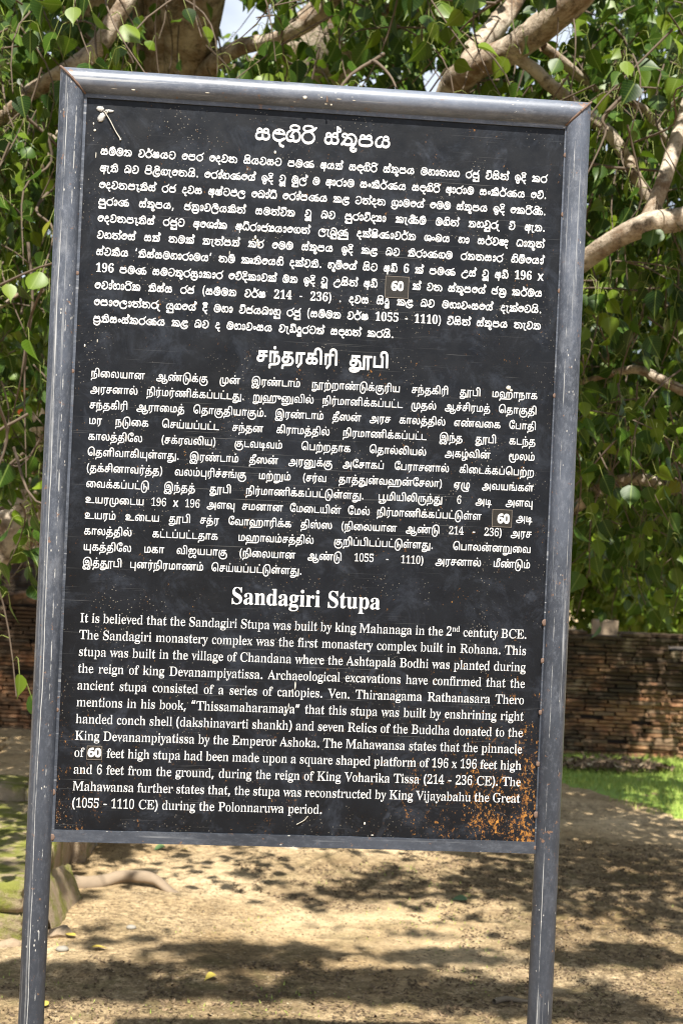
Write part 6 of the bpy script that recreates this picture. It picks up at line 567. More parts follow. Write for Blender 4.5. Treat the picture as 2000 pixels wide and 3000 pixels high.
1067,17 1 114 -1 0 8 -111 2 -1 3 2 2 29 3 10 3 9 6 5 8 2 9 -2 8 -7 10 -11 7 -23 2 -15 -4 -9 -8 -2 -6 0 -7 5 -10 8 -5 7 -1 9 1 6 4 5 8 1 9 -3 9 2 0 9 -3 4 -3 4 -6 0 -9 -4 -7 -7 -4 -33 -5 -9 -4 -2 -3 -2 -4 2 -6 3 -4,27 39 -7 4 -3 4 1 6 5 7 10 2 4 -4 1 -10 -1 -4 -4 -4
801,25 -1 11 0 8 2 6 7 3 12 -3 12 -6 7 -11 2 -14 -3 1 6 6 7 7 6 11 2 22 0 0 -59 11 0 0 59 21 1 0 9 -57 -1 -12 -3 -11 -7 -6 -8 -4 -8 -1 -19 2 -8 4 -9 5 -4,29 7 -8 6 -4 13 7 5 8 1 4 -1 4 -4 2 -9 -1 -6 -3 -3
801,49 -26 28 27 0 58 21 1 0 9 -47 0 -16 -2 -15 -7 -10 -13 -3 -10 0 -12 2 -9 3 -8 6 -6 6 -3 14 0 9 5 5 7 1 9 -1 9 -5 7 -8 4 -12 1 -7 -3 -1 0 2 6 8 10 9 4 9 2 19 -1 0 -55 -24 -24,27 8 -4 3 -4 5 -1 10 8 5 9 1 4 -3 2 -4 1 -6 -1 -6 -5 -5
825,25 -1 15 -1 7 2 8 5 6 10 1 15 2 2 16 -2 5 -6 1 -4 -1 -6 -2 -3 -7 -3 -11 1 -2 -9 11 -2 6 1 8 2 4 4 3 4 2 9 0 6 -3 7 -9 7 -23 4 0 17 23 1 0 9 -65 0 -1 -31 -10 -8 -3 -7 0 -6 1 -6 5 -6 5 -4,32 8 -7 1 -5 3 -3 6 1 6 4 4 6 3 22 1 1 -12 -4 -8 -4 -3,31 41 0 19 19 0 0 -19
1062,55 -40 25 0 16 3 17 9 9 11 3 7 2 11 0 10 -4 11 -10 13 -9 4 -11 2 -1 2 0 16 22 1 1 1 -1 8 -65 -1 0 -30 -9 -6 -4 -10 1 -11 7 -8 6 -3 10 -2 12 1 9 3 8 9 4 20 13 -5 6 -6 2 -6 1 -18 -5 -10 -12 -11 -18 -5 -23 0 -10 3 -9 5 -10 9 -4 8 -4 10 0 24 5 17 10 18 -9 5 -6 -8 -7 -15 -4 -18 0 -20 3 -13 5 -12 10 -11 12 -7,59 8 -8 3 -3 3 -1 6 2 6 5 4 8 2 19 -1 -1 -12 -3 -7 -9 -4,60 41 0 19 21 -1 0 -16 -1 -2
825,25 -1 15 -1 7 2 8 5 6 10 1 15 2 2 16 -2 5 -6 1 -4 -1 -6 -2 -3 -7 -3 -11 1 -2 -9 11 -2 6 1 8 2 4 4 3 4 2 9 0 6 -3 7 -9 7 -23 4 0 17 23 1 0 9 -65 0 -1 -31 -10 -8 -3 -7 0 -6 1 -6 5 -6 5 -4,32 8 -7 1 -5 3 -3 6 1 6 4 4 6 3 22 1 1 -12 -4 -8 -4 -3,31 41 0 19 19 0 0 -19,53 84 6 2 4 6 -2 6 -5 4 -7 -2 -3 -5 1 -7
1044,11 1 11 0 0 58 20 1 1 -1 0 -41 11 0 0 13 10 5 6 0 5 -2 3 -3 1 -6 -1 -8 -3 -7 -30 -1 -2 -1 0 -8 77 0 0 69 -9 1 -3 -2 0 -58 -20 -1 -2 1 4 10 0 8 -2 7 -3 5 -7 4 -6 2 -9 -1 -8 -3 -1 1 0 16 21 1 1 2 -1 8 -63 0,65 85 7 3 2 7 -4 5 -6 2 -6 -4 -1 -6 3 -5
723,25 -1 15 -1 7 2 8 5 6 10 1 15 2 2 21 0 0 9 -23 1 0 17 23 1 0 9 -65 0 -1 -31 -10 -8 -3 -7 0 -6 1 -6 5 -6 5 -4,32 8 -7 1 -5 3 -3 6 1 6 4 4 6 3 22 1 1 -12 -4 -7 -4 -4,31 41 0 19 19 0 0 -19
723,25 -1 15 -1 7 2 8 5 6 10 1 15 2 2 21 0 0 9 -23 1 0 17 23 1 0 9 -65 0 -1 -31 -10 -8 -3 -7 0 -6 1 -6 5 -6 5 -4,32 8 -7 1 -5 3 -3 6 1 6 4 4 6 3 22 1 1 -12 -4 -7 -4 -4,31 41 0 19 19 0 0 -19,53 84 6 2 4 6 -2 6 -5 4 -7 -2 -3 -5 1 -7
1022,29 -40 14 0 10 3 8 6 18 18 0 -15 3 -6 6 -4 7 -2 8 0 7 3 6 5 3 9 -2 10 -7 8 -9 4 -10 0 -12 -2 -12 -8 -17 -16 -10 -4 -9 1 -6 3 -4 5 -2 8 2 12 5 5 6 3 9 1 33 1 17 1 10 3 9 5 5 6 3 6 2 14 -3 13 -8 10 -9 4 -15 0 -8 -3 -9 -9 -4 6 -8 5 -7 2 -14 0 -12 -4 -11 -9 -4 -11 1 -13 5 -6 11 -5 9 0 7 3 5 3 4 6 1 8 -2 7 -5 7 -7 4 12 0 9 -5 5 -9 1 -21 1 -1 10 1 1 21 2 8 5 5 6 1 9 -1 7 -5 3 -6 -1 -17 -3 -5 -6 -5 -10 -4 -11 -1 -40 -1 -12 -3 -11 -7 -4 -7 -2 -6 1 -16 3 -6 5 -5,95 -31 -5 3 -1 5 0 6 5 7 9 -2 3 -4 2 -4 0 -5 -4 -5,25 32 -5 3 -2 6 1 8 4 7 5 -1 7 -3 4 -5 1 -4 -1 -6 -4 -4 -6 -1
693,11 1 73 -1 1 1 0 7 -63 2 0 58 -1 2 -9 0
797,60 -35 3 0 9 34 25 1 1 8 -23 2 5 18 0 18 -6 9 -10 4 -9 -1 -4 -1 -7 -7 -3 -6 0 -16 4 -11 5 -7 -28 0 0 58 -10 1 -1 -68 50 -1 -9 -32,63 11 -9 11 -3 12 2 10 4 4 4 2 6 -3 2 -7 -2 -18 -2 -11
1015,45 -37 11 0 10 1 14 8 5 5 4 9 3 21 -3 19 -6 9 -6 4 -8 1 -13 -3 -1 31 -10 1 -1 -1 0 -67 11 0 1 25 6 4 9 0 7 -5 2 -8 1 -15 -2 -10 -3 -8 -5 -6 -9 -5 -9 -1 -8 1 -7 3 -11 13 -4 12 -2 12 -1 22 2 18 5 14 6 10 14 13 10 4 15 2 14 -3 11 -10 4 -9 3 -15 1 -58 11 0 0 52 -3 23 -3 7 -6 9 -8 7 -9 4 -12 2 -15 0 -19 -6 -11 -8 -8 -9 -9 -18 -4 -21 0 -15 1 -23 3 -12 5 -10 9 -11 9 -6
693,11 1 73 -1 1 1 0 7 -63 2 0 58 -1 2 -9 0,43 85 6 2 3 5 -1 6 -6 4 -6 -2 -4 -5 2 -7
1648,25 -1 8 -1 8 2 6 4 4 7 2 13 -3 8 -4 4 -5 4 -8 1 -15 -3 3 7 8 10 9 5 9 1 18 -1 8 -4 -9 -17 -2 -10 1 -14 1 -6 5 -6 5 -3 7 -2 6 0 8 4 4 4 4 9 0 14 -2 9 -6 12 -5 6 0 1 15 4 11 0 9 -4 1 -1 -7 -9 -4 -11 -1 -18 3 -10 5 -6 7 -3 8 -1 7 2 5 3 4 8 2 7 -1 18 -5 11 -6 9 9 3 19 1 1 -60 10 0 1 0 0 59 20 1 1 2 0 6 -1 1 -42 0 -17 -2 -9 -4 -15 7 -15 1 -13 -3 -11 -5 -7 4 -12 3 -14 1 -15 -3 -9 -4 -9 -8 -5 -9 -3 -11 0 -13 3 -11 7 -9,29 7 -8 6 -4 13 7 5 8 1 4 -1 4 -4 2 -9 -1 -6 -3 -3,80 8 -5 4 -2 14 2 12 6 12 8 -11 3 -18 -3 -11 -3 -2,132 7 -3 2 -3 5 -1 10 2 15 7 12 3 -4 5 -9 2 -17 -1 -7 -3 -5 -3 -2
1649,25 -1 8 -1 8 2 6 4 4 7 2 13 -3 8 -4 4 -5 4 -8 1 -15 -3 3 7 8 10 9 5 9 1 18 -1 8 -4 -9 -17 -2 -10 1 -14 1 -6 5 -6 5 -3 7 -2 6 0 8 4 4 4 4 9 0 14 -2 9 -6 12 -5 6 0 1 15 4 11 0 9 -4 1 -1 -7 -9 -4 -11 -1 -18 3 -10 5 -6 7 -3 8 -1 7 2 5 3 4 8 2 7 -1 18 -5 11 -6 9 9 3 19 1 1 -60 10 0 1 0 0 59 20 1 1 2 0 6 -1 1 -42 0 -17 -2 -9 -4 -15 7 -15 1 -13 -3 -11 -5 -7 4 -12 3 -14 1 -15 -3 -9 -4 -9 -8 -5 -9 -3 -11 0 -13 3 -11 7 -9,29 7 -8 6 -4 13 7 5 8 1 4 -1 4 -4 2 -9 -1 -6 -3 -3,80 8 -5 4 -2 14 2 12 6 12 8 -11 3 -18 -3 -11 -3 -2,132 7 -3 2 -3 5 -1 10 2 15 7 12 3 -4 5 -9 2 -17 -1 -7 -3 -5 -3 -2,102 84 6 2 4 4 -2 8 -5 4 -7 -2 -4 -7 2 -5
825,6 -40 11 0 1 14 5 4 7 2 26 0 16 2 14 6 6 7 4 6 1 7 0 11 -3 9 -11 9 -11 3 -9 1 -1 2 0 16 22 1 2 1 -2 8 -64 -1 -1 -30 -8 -6 -5 -10 1 -11 7 -8 6 -3 10 -2 12 1 9 3 8 9 4 21 11 -2 7 -4 4 -6 1 -9 -4 -12 -10 -6 -16 -3 -33 -1 -9 -3 -5 -5 -3 -6,29 8 -8 3 -3 3 -1 6 2 6 5 4 8 2 19 -1 -1 -12 -3 -7 -9 -4,30 41 0 19 21 -1 0 -16 -1 -2
825,6 -40 11 0 1 14 5 4 7 2 26 0 16 2 14 6 6 7 4 6 1 7 0 11 -3 9 -11 9 -11 3 -9 1 -1 2 0 16 22 1 2 1 0 7 -24 1 -2 5 0 6 3 9 3 4 6 3 0 -11 5 -8 9 -3 12 3 5 5 1 7 -1 8 -5 5 -12 3 -12 0 -8 -2 -7 -4 -7 -8 -3 -11 1 -11 -30 -1 -1 -30 -8 -6 -5 -10 1 -11 7 -8 6 -3 10 -2 12 1 9 3 8 9 4 21 11 -2 7 -4 4 -6 1 -9 -4 -12 -10 -6 -16 -3 -33 -1 -9 -3 -5 -5 -3 -6,29 8 -8 3 -3 3 -1 6 2 6 5 4 8 2 19 -1 -1 -12 -3 -7 -9 -4,30 41 0 19 21 -1 0 -16 -1 -2,84 83 -3 3 -1 3 1 6 3 2 9 -3 2 -5 -3 -6
1091,28 -40 21 0 15 3 13 6 12 11 36 1 0 88 -11 -1 0 -78 -19 0 -1 0 3 12 0 9 -4 15 -6 6 -7 5 -9 3 -7 1 -2 2 0 16 23 1 0 9 -65 0 0 -31 -9 -6 -5 -9 0 -9 6 -9 7 -4 7 -2 14 0 10 3 5 3 4 6 2 6 1 14 2 1 9 -2 6 -4 5 -7 1 -8 0 -12 -3 -9 -66 0 -9 -4 -2 -8 3 -9 9 -6,23 -29 -6 3 -2 3 1 2 3 1 56 0 -7 -5 -13 -5 -23 -1,29 8 -7 3 -4 3 -1 6 2 6 10 5 21 1 1 -12 -3 -7 -10 -5,31 41 0 19 20 -1 -1 -18
1455,28 -40 21 0 15 3 13 6 12 11 36 1 2 79 20 -1 0 -78 11 0 0 78 21 1 1 8 -65 1 -1 -79 -19 0 -1 0 3 12 0 9 -4 15 -6 6 -7 5 -9 3 -7 1 -2 2 0 16 23 1 0 9 -65 0 0 -31 -9 -6 -5 -9 0 -9 6 -9 7 -4 7 -2 14 0 10 3 5 3 4 6 2 6 1 14 2 1 9 -2 6 -4 5 -7 1 -8 0 -12 -3 -9 -66 0 -9 -4 -2 -8 3 -9 9 -6,23 -29 -6 3 -2 3 1 2 3 1 56 0 -7 -5 -13 -5 -23 -1,29 8 -7 3 -4 3 -1 6 2 6 10 5 21 1 1 -12 -3 -7 -10 -5,31 41 0 19 20 -1 -1 -18
825,6 -40 11 0 1 14 5 4 7 2 26 0 16 2 14 6 6 7 4 6 1 7 0 11 -3 9 -11 9 -11 3 -9 1 -1 2 0 16 22 1 2 1 -2 8 -64 -1 -1 -30 -8 -6 -5 -10 1 -11 7 -8 6 -3 10 -2 12 1 9 3 8 9 4 21 11 -2 7 -4 4 -6 1 -9 -4 -12 -10 -6 -16 -3 -33 -1 -9 -3 -5 -5 -3 -6,29 8 -8 3 -3 3 -1 6 2 6 5 4 8 2 19 -1 -1 -12 -3 -7 -9 -4,30 41 0 19 21 -1 0 -16 -1 -2,52 85 7 1 3 3 0 8 -6 5 -6 -1 -4 -4 0 -8
789,6 -40 11 0 1 14 5 4 7 2 26 1 12 1 13 7 8 9 3 9 1 10 -1 8 -4 10 -7 7 -6 3 -10 0 -9 -3 -1 1 0 16 20 1 0 9 -64 -1 0 -67 11 0 1 59 20 -1 1 -59 11 1 0 30 5 4 9 1 7 -4 4 -6 2 -12 -3 -12 -4 -4 -7 -5 -15 -3 -30 -1 -9 -3 -5 -5 -3 -6
1423,25 -40 19 0 15 3 12 6 12 11 38 0 1 80 21 -1 0 -78 11 0 0 78 21 1 1 1 0 7 -66 0 0 -78 -21 0 -1 0 3 11 2 16 -2 11 -3 7 -6 7 -6 3 -9 0 -11 -3 -2 1 0 16 22 1 0 9 -65 0 0 -69 11 1 0 58 1 1 20 -1 1 -59 10 1 0 28 2 3 9 4 8 -1 5 -4 3 -9 0 -17 -5 -15 -62 0 -7 -4 -2 -6 1 -9 7 -6,23 -29 -6 3 -2 3 1 2 3 1 50 0 -7 -5 -12 -5 -19 -1
789,6 -40 11 0 1 14 5 4 7 2 26 1 12 1 13 7 8 9 3 9 1 10 -1 8 -4 10 -7 7 -6 3 -10 0 -9 -3 -1 1 0 16 20 1 0 9 -64 -1 0 -67 11 0 1 59 20 -1 1 -59 11 1 0 30 5 4 9 1 7 -4 4 -6 2 -12 -3 -12 -4 -4 -7 -5 -15 -3 -30 -1 -9 -3 -5 -5 -3 -6,47 85 7 1 4 5 -2 7 -5 4 -7 -2 -3 -5 1 -6
1234,25 -1 8 -1 8 2 6 4 4 7 2 13 -3 8 -4 4 -5 4 -8 1 -15 -3 3 7 8 10 9 5 9 1 18 -1 8 -4 -9 -17 -2 -9 1 -15 1 -6 5 -6 5 -3 7 -2 6 0 8 4 4 4 4 9 0 14 -2 9 -4 9 -7 9 11 3 18 1 1 -1 0 -59 11 0 0 59 21 1 0 9 -51 0 -9 -2 -9 -4 -18 7 -17 1 -9 -1 -12 -4 -7 -5 -7 -8 -4 -9 -2 -12 0 -11 4 -12 6 -6,29 7 -8 6 -4 13 7 5 8 1 4 -1 4 -4 2 -9 -1 -6 -3 -3,80 8 -5 4 -2 14 2 12 6 12 3 -3 5 -8 3 -18 -3 -11 -3 -2
1426,32 -40 30 0 21 3 21 7 15 10 48 1 0 88 -11 -1 -1 -78 -29 0 7 14 3 10 0 26 -3 12 -3 6 -11 10 -9 2 -13 1 -17 -7 -18 6 -18 1 -13 -4 -11 -6 -5 -5 -6 -10 -1 -8 -1 -13 2 -11 3 -6 7 -6 6 -3 9 -1 9 3 6 6 3 7 0 14 -6 9 -6 3 -8 1 -14 -3 3 8 4 6 13 8 15 1 12 -1 8 -4 -10 -19 -1 -17 3 -12 5 -6 6 -3 9 -1 7 2 7 5 3 6 1 12 -1 14 -6 12 -7 7 1 2 11 3 12 -2 8 -9 4 -15 1 -13 -3 -14 -5 -10 -6 -8 -96 0 -7 -3 -4 -4 0 -3 0 -5 3 -5 8 -6,28 -30 -12 5 -1 3 4 2 81 0 -14 -6 -15 -4 -33 -1,26 8 -6 6 -2 12 8 5 9 0 6 -6 1 -11 -3 -4 -4 -2,79 8 -5 6 -1 12 2 14 5 9 2 1 7 -12 3 -16 -1 -8 -2 -4 -4 -2
1234,25 -1 8 -1 8 2 6 4 4 7 2 13 -3 8 -4 4 -5 4 -8 1 -15 -3 3 7 8 10 9 5 9 1 18 -1 8 -4 -9 -17 -2 -9 1 -15 1 -6 5 -6 5 -3 7 -2 6 0 8 4 4 4 4 9 0 14 -2 9 -4 9 -7 9 11 3 18 1 1 -1 0 -59 11 0 0 59 21 1 0 9 -51 0 -9 -2 -9 -4 -18 7 -17 1 -9 -1 -12 -4 -7 -5 -7 -8 -4 -9 -2 -12 0 -11 4 -12 6 -6,29 7 -8 6 -4 13 7 5 8 1 4 -1 4 -4 2 -9 -1 -6 -3 -3,80 8 -5 4 -2 14 2 12 6 12 3 -3 5 -8 3 -18 -3 -11 -3 -2,77 84 5 2 4 6 -1 6 -5 4 -8 -2 -3 -5 2 -8
778,11 1 75 0 0 67 -1 2 -9 0 -1 -2 0 -59 -51 0 -2 2 0 57 -1 2 -9 0
778,75 -35 11 0 0 104 -11 0 0 -60 -51 0 -2 1 0 59 -10 0 0 -69 63 0
947,38 -40 33 0 18 3 17 7 9 11 3 14 -2 7 -2 5 -5 4 -8 2 -13 -3 -1 1 -1 58 -11 -1 -1 -59 -52 1 0 58 -11 0 0 -68 63 0 1 -17 2 -2 9 1 1 17 2 3 6 1 6 0 5 -5 0 -11 -8 -9 -13 -6 -18 -3 -29 1 -12 3 -4 4 1 5 12 2 12 -3 2 9 -14 3 -16 -2 -5 -4 -3 -4 0 -6 1 -5 10 -8
778,11 1 75 0 0 67 -1 2 -9 0 -1 -2 0 -59 -51 0 -2 2 0 57 -1 2 -9 0,47 85 7 1 3 5 0 6 -6 5 -8 -2 -3 -5 1 -6
858,11 1 64 -1 7 2 7 3 7 8 3 12 0 21 -6 15 -6 6 -6 3 -11 1 -12 -4 -5 -6 -3 -9 0 -42 -26 -1 -2 2 0 57 -1 2 -9 0,63 9 -2 2 1 42 4 6 3 2 7 0 7 -5 4 -9 1 -13 -1 -12 -2 -5 -4 -5
858,11 1 64 -1 12 3 6 5 4 8 3 13 -1 15 -3 12 -5 7 -6 5 -10 3 -9 -1 -2 10 4 11 8 5 0 -8 1 -6 5 -6 9 -2 11 2 4 5 2 5 0 8 -3 6 -9 5 -20 0 -9 -4 -10 -9 -2 -6 -1 -7 2 -14 -5 -7 -1 -6 -1 -43 -27 1 0 58 -1 2 -9 0,63 9 -2 2 1 42 4 6 3 2 7 0 7 -5 4 -9 1 -13 -1 -12 -2 -5 -4 -5,90 82 -4 3 -2 4 2 8 2 0 8 -1 3 -5 -2 -7
1132,43 -35 17 0 15 4 12 10 5 7 4 14 23 2 5 4 6 6 4 15 -1 21 -5 12 -8 8 -7 3 -9 0 -8 -2 -4 -3 -4 -3 -3 -8 -1 -45 -27 -1 -1 60 -11 0 0 -68 2 -1 36 0 0 -2 -3 -10 -5 -7 -12 -6 -12 0 -12 2 -7 4 -7 8 -3 8 -2 18 0 15 5 16 10 18 -8 5 -2 0 -11 -20 -4 -13 -2 -18 2 -20 3 -10 8 -12 11 -7,96 9 0 42 5 9 7 2 8 -4 5 -9 1 -9 0 -16 -3 -8 -3 -4 -8 -2
1232,54 -35 19 0 15 4 8 5 7 8 5 17 22 3 10 7 6 13 0 21 -5 15 -6 8 -11 5 -9 0 -7 -2 -5 -3 -3 -5 -3 -9 0 -42 -27 -1 -1 1 0 59 -11 0 0 -68 0 -1 36 0 2 -2 -3 -10 -5 -6 -9 -5 -12 -2 -18 2 -12 6 -10 12 -6 17 -2 24 2 1 12 -3 7 1 6 4 5 9 1 9 -2 4 -5 7 -9 3 -12 -2 -6 -5 -7 -12 -3 -15 1 -18 4 -21 6 -12 8 -9 12 -8,108 10 1 44 5 6 7 1 7 -3 5 -7 2 -15 -1 -14 -4 -7 -4 -4 -8 -2,25 44 -4 4 1 1 5 11 4 2 5 0 3 -2 2 -6 -2 -8 -8 -3
858,11 1 64 -1 7 2 7 3 7 8 3 12 0 21 -6 15 -6 6 -6 3 -11 1 -12 -4 -5 -6 -3 -9 0 -42 -26 -1 -2 2 0 57 -1 2 -9 0,63 9 -2 2 1 42 4 6 3 2 7 0 7 -5 4 -9 1 -13 -1 -12 -2 -5 -4 -5,53 85 7 2 2 5 -1 6 -6 4 -6 -2 -4 -5 2 -7
963,24 -1 10 0 9 4 3 -3 63 0 0 69 -9 1 -2 -2 0 -57 -1 -2 -41 1 -1 58 -1 2 -9 -1 -1 -55 -5 -5 -6 -1 -6 2 -4 6 -1 52 -1 2 -9 0 -1 -54 4 -11
963,98 -35 12 0 0 104 -12 0 0 -59 -41 -1 -2 1 0 59 -10 0 -1 -54 -5 -6 -8 -1 -5 2 -3 6 -1 53 -10 0 -1 -51 2 -8 3 -6 5 -3 7 -2 9 0 6 4 3 -3 51 0 1 -2
963,24 -1 10 0 9 4 3 -3 63 0 0 69 -9 1 -2 -2 0 -57 -1 -2 -41 1 -1 58 -1 2 -9 -1 -1 -55 -5 -5 -6 -1 -6 2 -4 6 -1 52 -1 2 -9 0 -1 -54 4 -11,59 85 6 1 4 6 -2 6 -6 4 -6 -2 -4 -6 2 -6
640,28 -26 29 27 0 58 21 1 0 9 -67 -1 1 -68 10 1 0 58 24 0 0 -55 -24 -24
1051,55 -40 23 0 18 4 15 9 10 13 4 18 0 13 -3 11 -5 6 -7 5 -8 1 -12 -3 -1 1 0 21 21 1 0 9 -65 -1 0 -67 11 0 1 59 20 -1 1 -59 11 1 0 24 3 3 4 2 9 0 5 -4 3 -6 1 -10 -1 -11 -4 -12 -11 -11 -18 -6 -17 0 -13 2 -12 6 -10 9 -7 17 -1 25 5 17 10 18 -9 5 -10 -16 -4 -12 -4 -18 1 -16 4 -17 7 -12 9 -7 10 -6
640,28 -26 29 27 0 58 21 1 0 9 -67 -1 1 -68 10 1 0 58 24 0 0 -55 -24 -24,37 85 8 1 3 3 0 8 -6 5 -6 -1 -4 -4 0 -8
869,6 -40 11 0 1 14 5 4 7 2 24 0 17 2 13 6 8 8 6 12 3 23 -3 19 -3 8 -5 6 -12 6 -12 1 -9 -4 -7 -7 -8 8 -4 2 -8 1 -9 -2 -6 -6 -3 -7 -1 -9 0 -46 11 0 0 49 3 8 5 3 8 -1 5 -7 1 -52 1 -1 10 1 0 46 3 8 5 5 11 1 4 -1 7 -7 4 -13 0 -17 -1 -10 -4 -9 -5 -6 -5 -4 -18 -4 -33 -1 -11 -4 -3 -4 -3 -7
1135,26 -40 21 0 15 3 15 8 10 9 44 1 0 88 -11 -1 -1 -78 -27 0 8 24 1 23 -4 16 -3 6 -7 7 -9 4 -13 1 -8 -3 -7 -8 -6 7 -8 4 -12 -1 -7 -5 -5 -7 -1 -8 0 -50 11 1 0 51 2 4 5 5 4 1 5 -2 5 -8 1 -52 11 1 0 46 2 6 3 5 9 4 11 -3 6 -9 3 -15 -3 -28 -8 -17 -63 0 -6 -2 -3 -2 -2 -5 0 -4 3 -8 7 -5,23 -29 -6 3 -2 3 0 2 3 1 53 0 -6 -5 -12 -4 -21 -2
869,6 -40 11 0 1 14 5 4 7 2 24 0 17 2 13 6 8 8 6 12 3 23 -3 19 -3 8 -5 6 -12 6 -12 1 -9 -4 -7 -7 -8 8 -4 2 -8 1 -9 -2 -6 -6 -3 -7 -1 -9 0 -46 11 0 0 49 3 8 5 3 8 -1 5 -7 1 -52 1 -1 10 1 0 46 3 8 5 5 11 1 4 -1 7 -7 4 -13 0 -17 -1 -10 -4 -9 -5 -6 -5 -4 -18 -4 -33 -1 -11 -4 -3 -4 -3 -7,52 85 7 1 3 3 0 8 -6 5 -6 -1 -4 -6 0 -6
1013,25 -1 8 -1 8 2 6 4 4 7 2 13 -3 8 -4 4 -5 4 -8 1 -15 -3 4 10 5 7 8 5 7 1 12 -1 8 -7 3 -9 2 -26 5 -10 5 -5 10 -5 8 0 9 2 7 5 3 4 4 8 1 19 -4 18 -12 20 -2 0 -9 -6 9 -12 5 -11 1 -9 0 -15 -4 -9 -4 -3 -4 -1 -8 1 -6 5 -3 9 -2 27 -3 7 -10 10 -9 3 -12 1 -12 -2 -12 -8 -5 -7 -5 -10 -1 -21 2 -8 4 -9 5 -4,29 7 -8 6 -4 13 7 5 8 1 4 -1 4 -4 2 -9 -1 -6 -3 -3
1271,25 -1 8 -1 8 2 6 4 4 7 2 13 -3 8 -4 4 -5 4 -8 1 -15 -3 4 10 5 7 8 5 7 1 12 -1 8 -7 3 -9 2 -26 5 -10 5 -5 10 -5 11 1 9 3 6 5 5 10 1 10 -1 18 -3 11 -8 15 -10 -5 3 -6 -1 0 -3 1 -5 5 -2 9 0 8 4 6 6 5 9 2 8 -1 10 -4 5 -5 3 -6 3 -18 0 -62 10 0 1 71 -3 13 -5 9 -6 6 -8 4 -12 2 -7 0 -15 -3 -7 -6 -5 -6 -2 -13 3 -14 9 -9 16 -7 1 -9 0 -17 -3 -7 -6 -5 -11 0 -6 5 -3 9 -2 27 -3 7 -10 10 -9 3 -12 1 -12 -2 -10 -7 -7 -8 -4 -9 -2 -9 0 -12 2 -9 4 -9 5 -4,29 7 -8 6 -4 13 7 5 8 1 4 -1 4 -4 2 -9 -1 -6 -3 -3
1013,25 -1 8 -1 8 2 6 4 4 7 2 13 -3 8 -4 4 -5 4 -8 1 -15 -3 4 10 5 7 8 5 7 1 12 -1 8 -7 3 -9 2 -26 5 -10 5 -5 10 -5 8 0 9 2 7 5 3 4 4 8 1 19 -4 18 -12 20 -2 0 -9 -6 9 -12 5 -11 1 -9 0 -15 -4 -9 -4 -3 -4 -1 -8 1 -6 5 -3 9 -2 27 -3 7 -10 10 -9 3 -12 1 -12 -2 -12 -8 -5 -7 -5 -10 -1 -21 2 -8 4 -9 5 -4,29 7 -8 6 -4 13 7 5 8 1 4 -1 4 -4 2 -9 -1 -6 -3 -3,63 84 6 3 3 5 -1 6 -6 4 -6 -2 -4 -5 2 -8
1070,25 -1 11 0 8 2 6 7 3 9 -1 12 -8 10 -11 2 -15 -3 4 10 10 10 7 3 11 0 9 -3 7 -7 1 -51 10 0 1 0 0 59 21 0 1 -59 10 0 1 59 20 1 1 8 -1 1 -62 0 -1 -5 -12 6 -14 1 -7 -1 -11 -5 -7 -6 -7 -11 -3 -10 0 -9 2 -14 2 -6 6 -6,29 7 -6 4 -3 3 -3 12 7 5 8 1 4 -1 4 -4 2 -9 -1 -6 -3 -3
1070,25 -1 11 0 8 2 6 7 3 9 -1 12 -8 10 -11 2 -15 -3 4 10 10 10 7 3 11 0 9 -3 7 -7 1 -51 10 0 1 0 0 59 21 0 1 -59 10 0 1 59 20 1 1 8 -1 1 -62 0 -1 -5 -12 6 -14 1 -7 -1 -11 -5 -7 -6 -7 -11 -3 -10 0 -9 2 -14 2 -6 6 -6,29 7 -6 4 -3 3 -3 12 7 5 8 1 4 -1 4 -4 2 -9 -1 -6 -3 -3,66 84 6 2 4 6 -2 6 -5 4 -7 -2 -4 -5 2 -7
1132,61 -40 26 0 15 2 14 6 4 6 2 9 -2 4 -3 4 -9 3 -12 -1 -1 2 1 5 15 0 11 4 8 7 2 6 2 15 -2 17 -4 10 -9 10 -6 2 -14 -1 -6 -3 -5 -5 -3 -10 -1 -42 -1 -1 -27 1 0 58 -11 0 0 -67 39 -2 0 -19 2 -1 9 0 0 4 4 2 9 0 3 -5 -2 -5 -14 -5 -23 0 -18 2 -12 5 -12 9 -8 13 -2 23 3 19 12 23 -9 5 -8 -13 -6 -15 -3 -15 0 -18 4 -16 7 -12 13 -11 15 -6,96 9 0 43 5 8 9 1 6 -3 5 -9 1 -11 0 -15 -3 -7 -3 -4 -9 -3
858,25 -40 16 0 11 1 10 7 9 11 22 1 -1 8 -25 2 -4 2 -2 6 1 2 15 0 9 3 7 5 4 8 3 16 -1 14 -5 13 -8 8 -7 3 -9 1 -9 -2 -5 -3 -3 -5 -3 -9 0 -42 -27 -1 -1 1 0 58 -11 0 0 -67 38 -1 4 -11 7 -8 -5 -7 -6 -3 -8 -2 -12 0 -8 3 -2 6 2 3 4 2 10 1 1 8 -11 1 -11 -4 -6 -8 0 -9 6 -8,62 9 -1 1 1 43 5 7 9 1 7 -5 4 -9 1 -13 -1 -14 -4 -6 -4 -3,51 85 7 1 4 5 -1 7 -6 4 -6 -2 -4 -5 2 -7
1044,25 -1 8 -1 8 2 6 4 4 7 2 13 -3 8 -4 4 -5 4 -8 1 -15 -3 4 10 5 7 8 4 9 2 7 0 8 -3 6 -7 3 -6 2 -19 -2 -9 -4 -9 1 -8 55 0 -1 69 -9 0 -1 -1 0 -57 -2 -2 -31 0 5 18 0 14 -4 13 -9 11 -11 5 -13 1 -14 -3 -7 -4 -8 -7 -5 -9 -3 -12 0 -10 2 -11 4 -9 5 -4,29 7 -6 4 -3 3 -3 12 7 5 8 1 4 -1 4 -4 2 -9 -1 -6 -3 -3
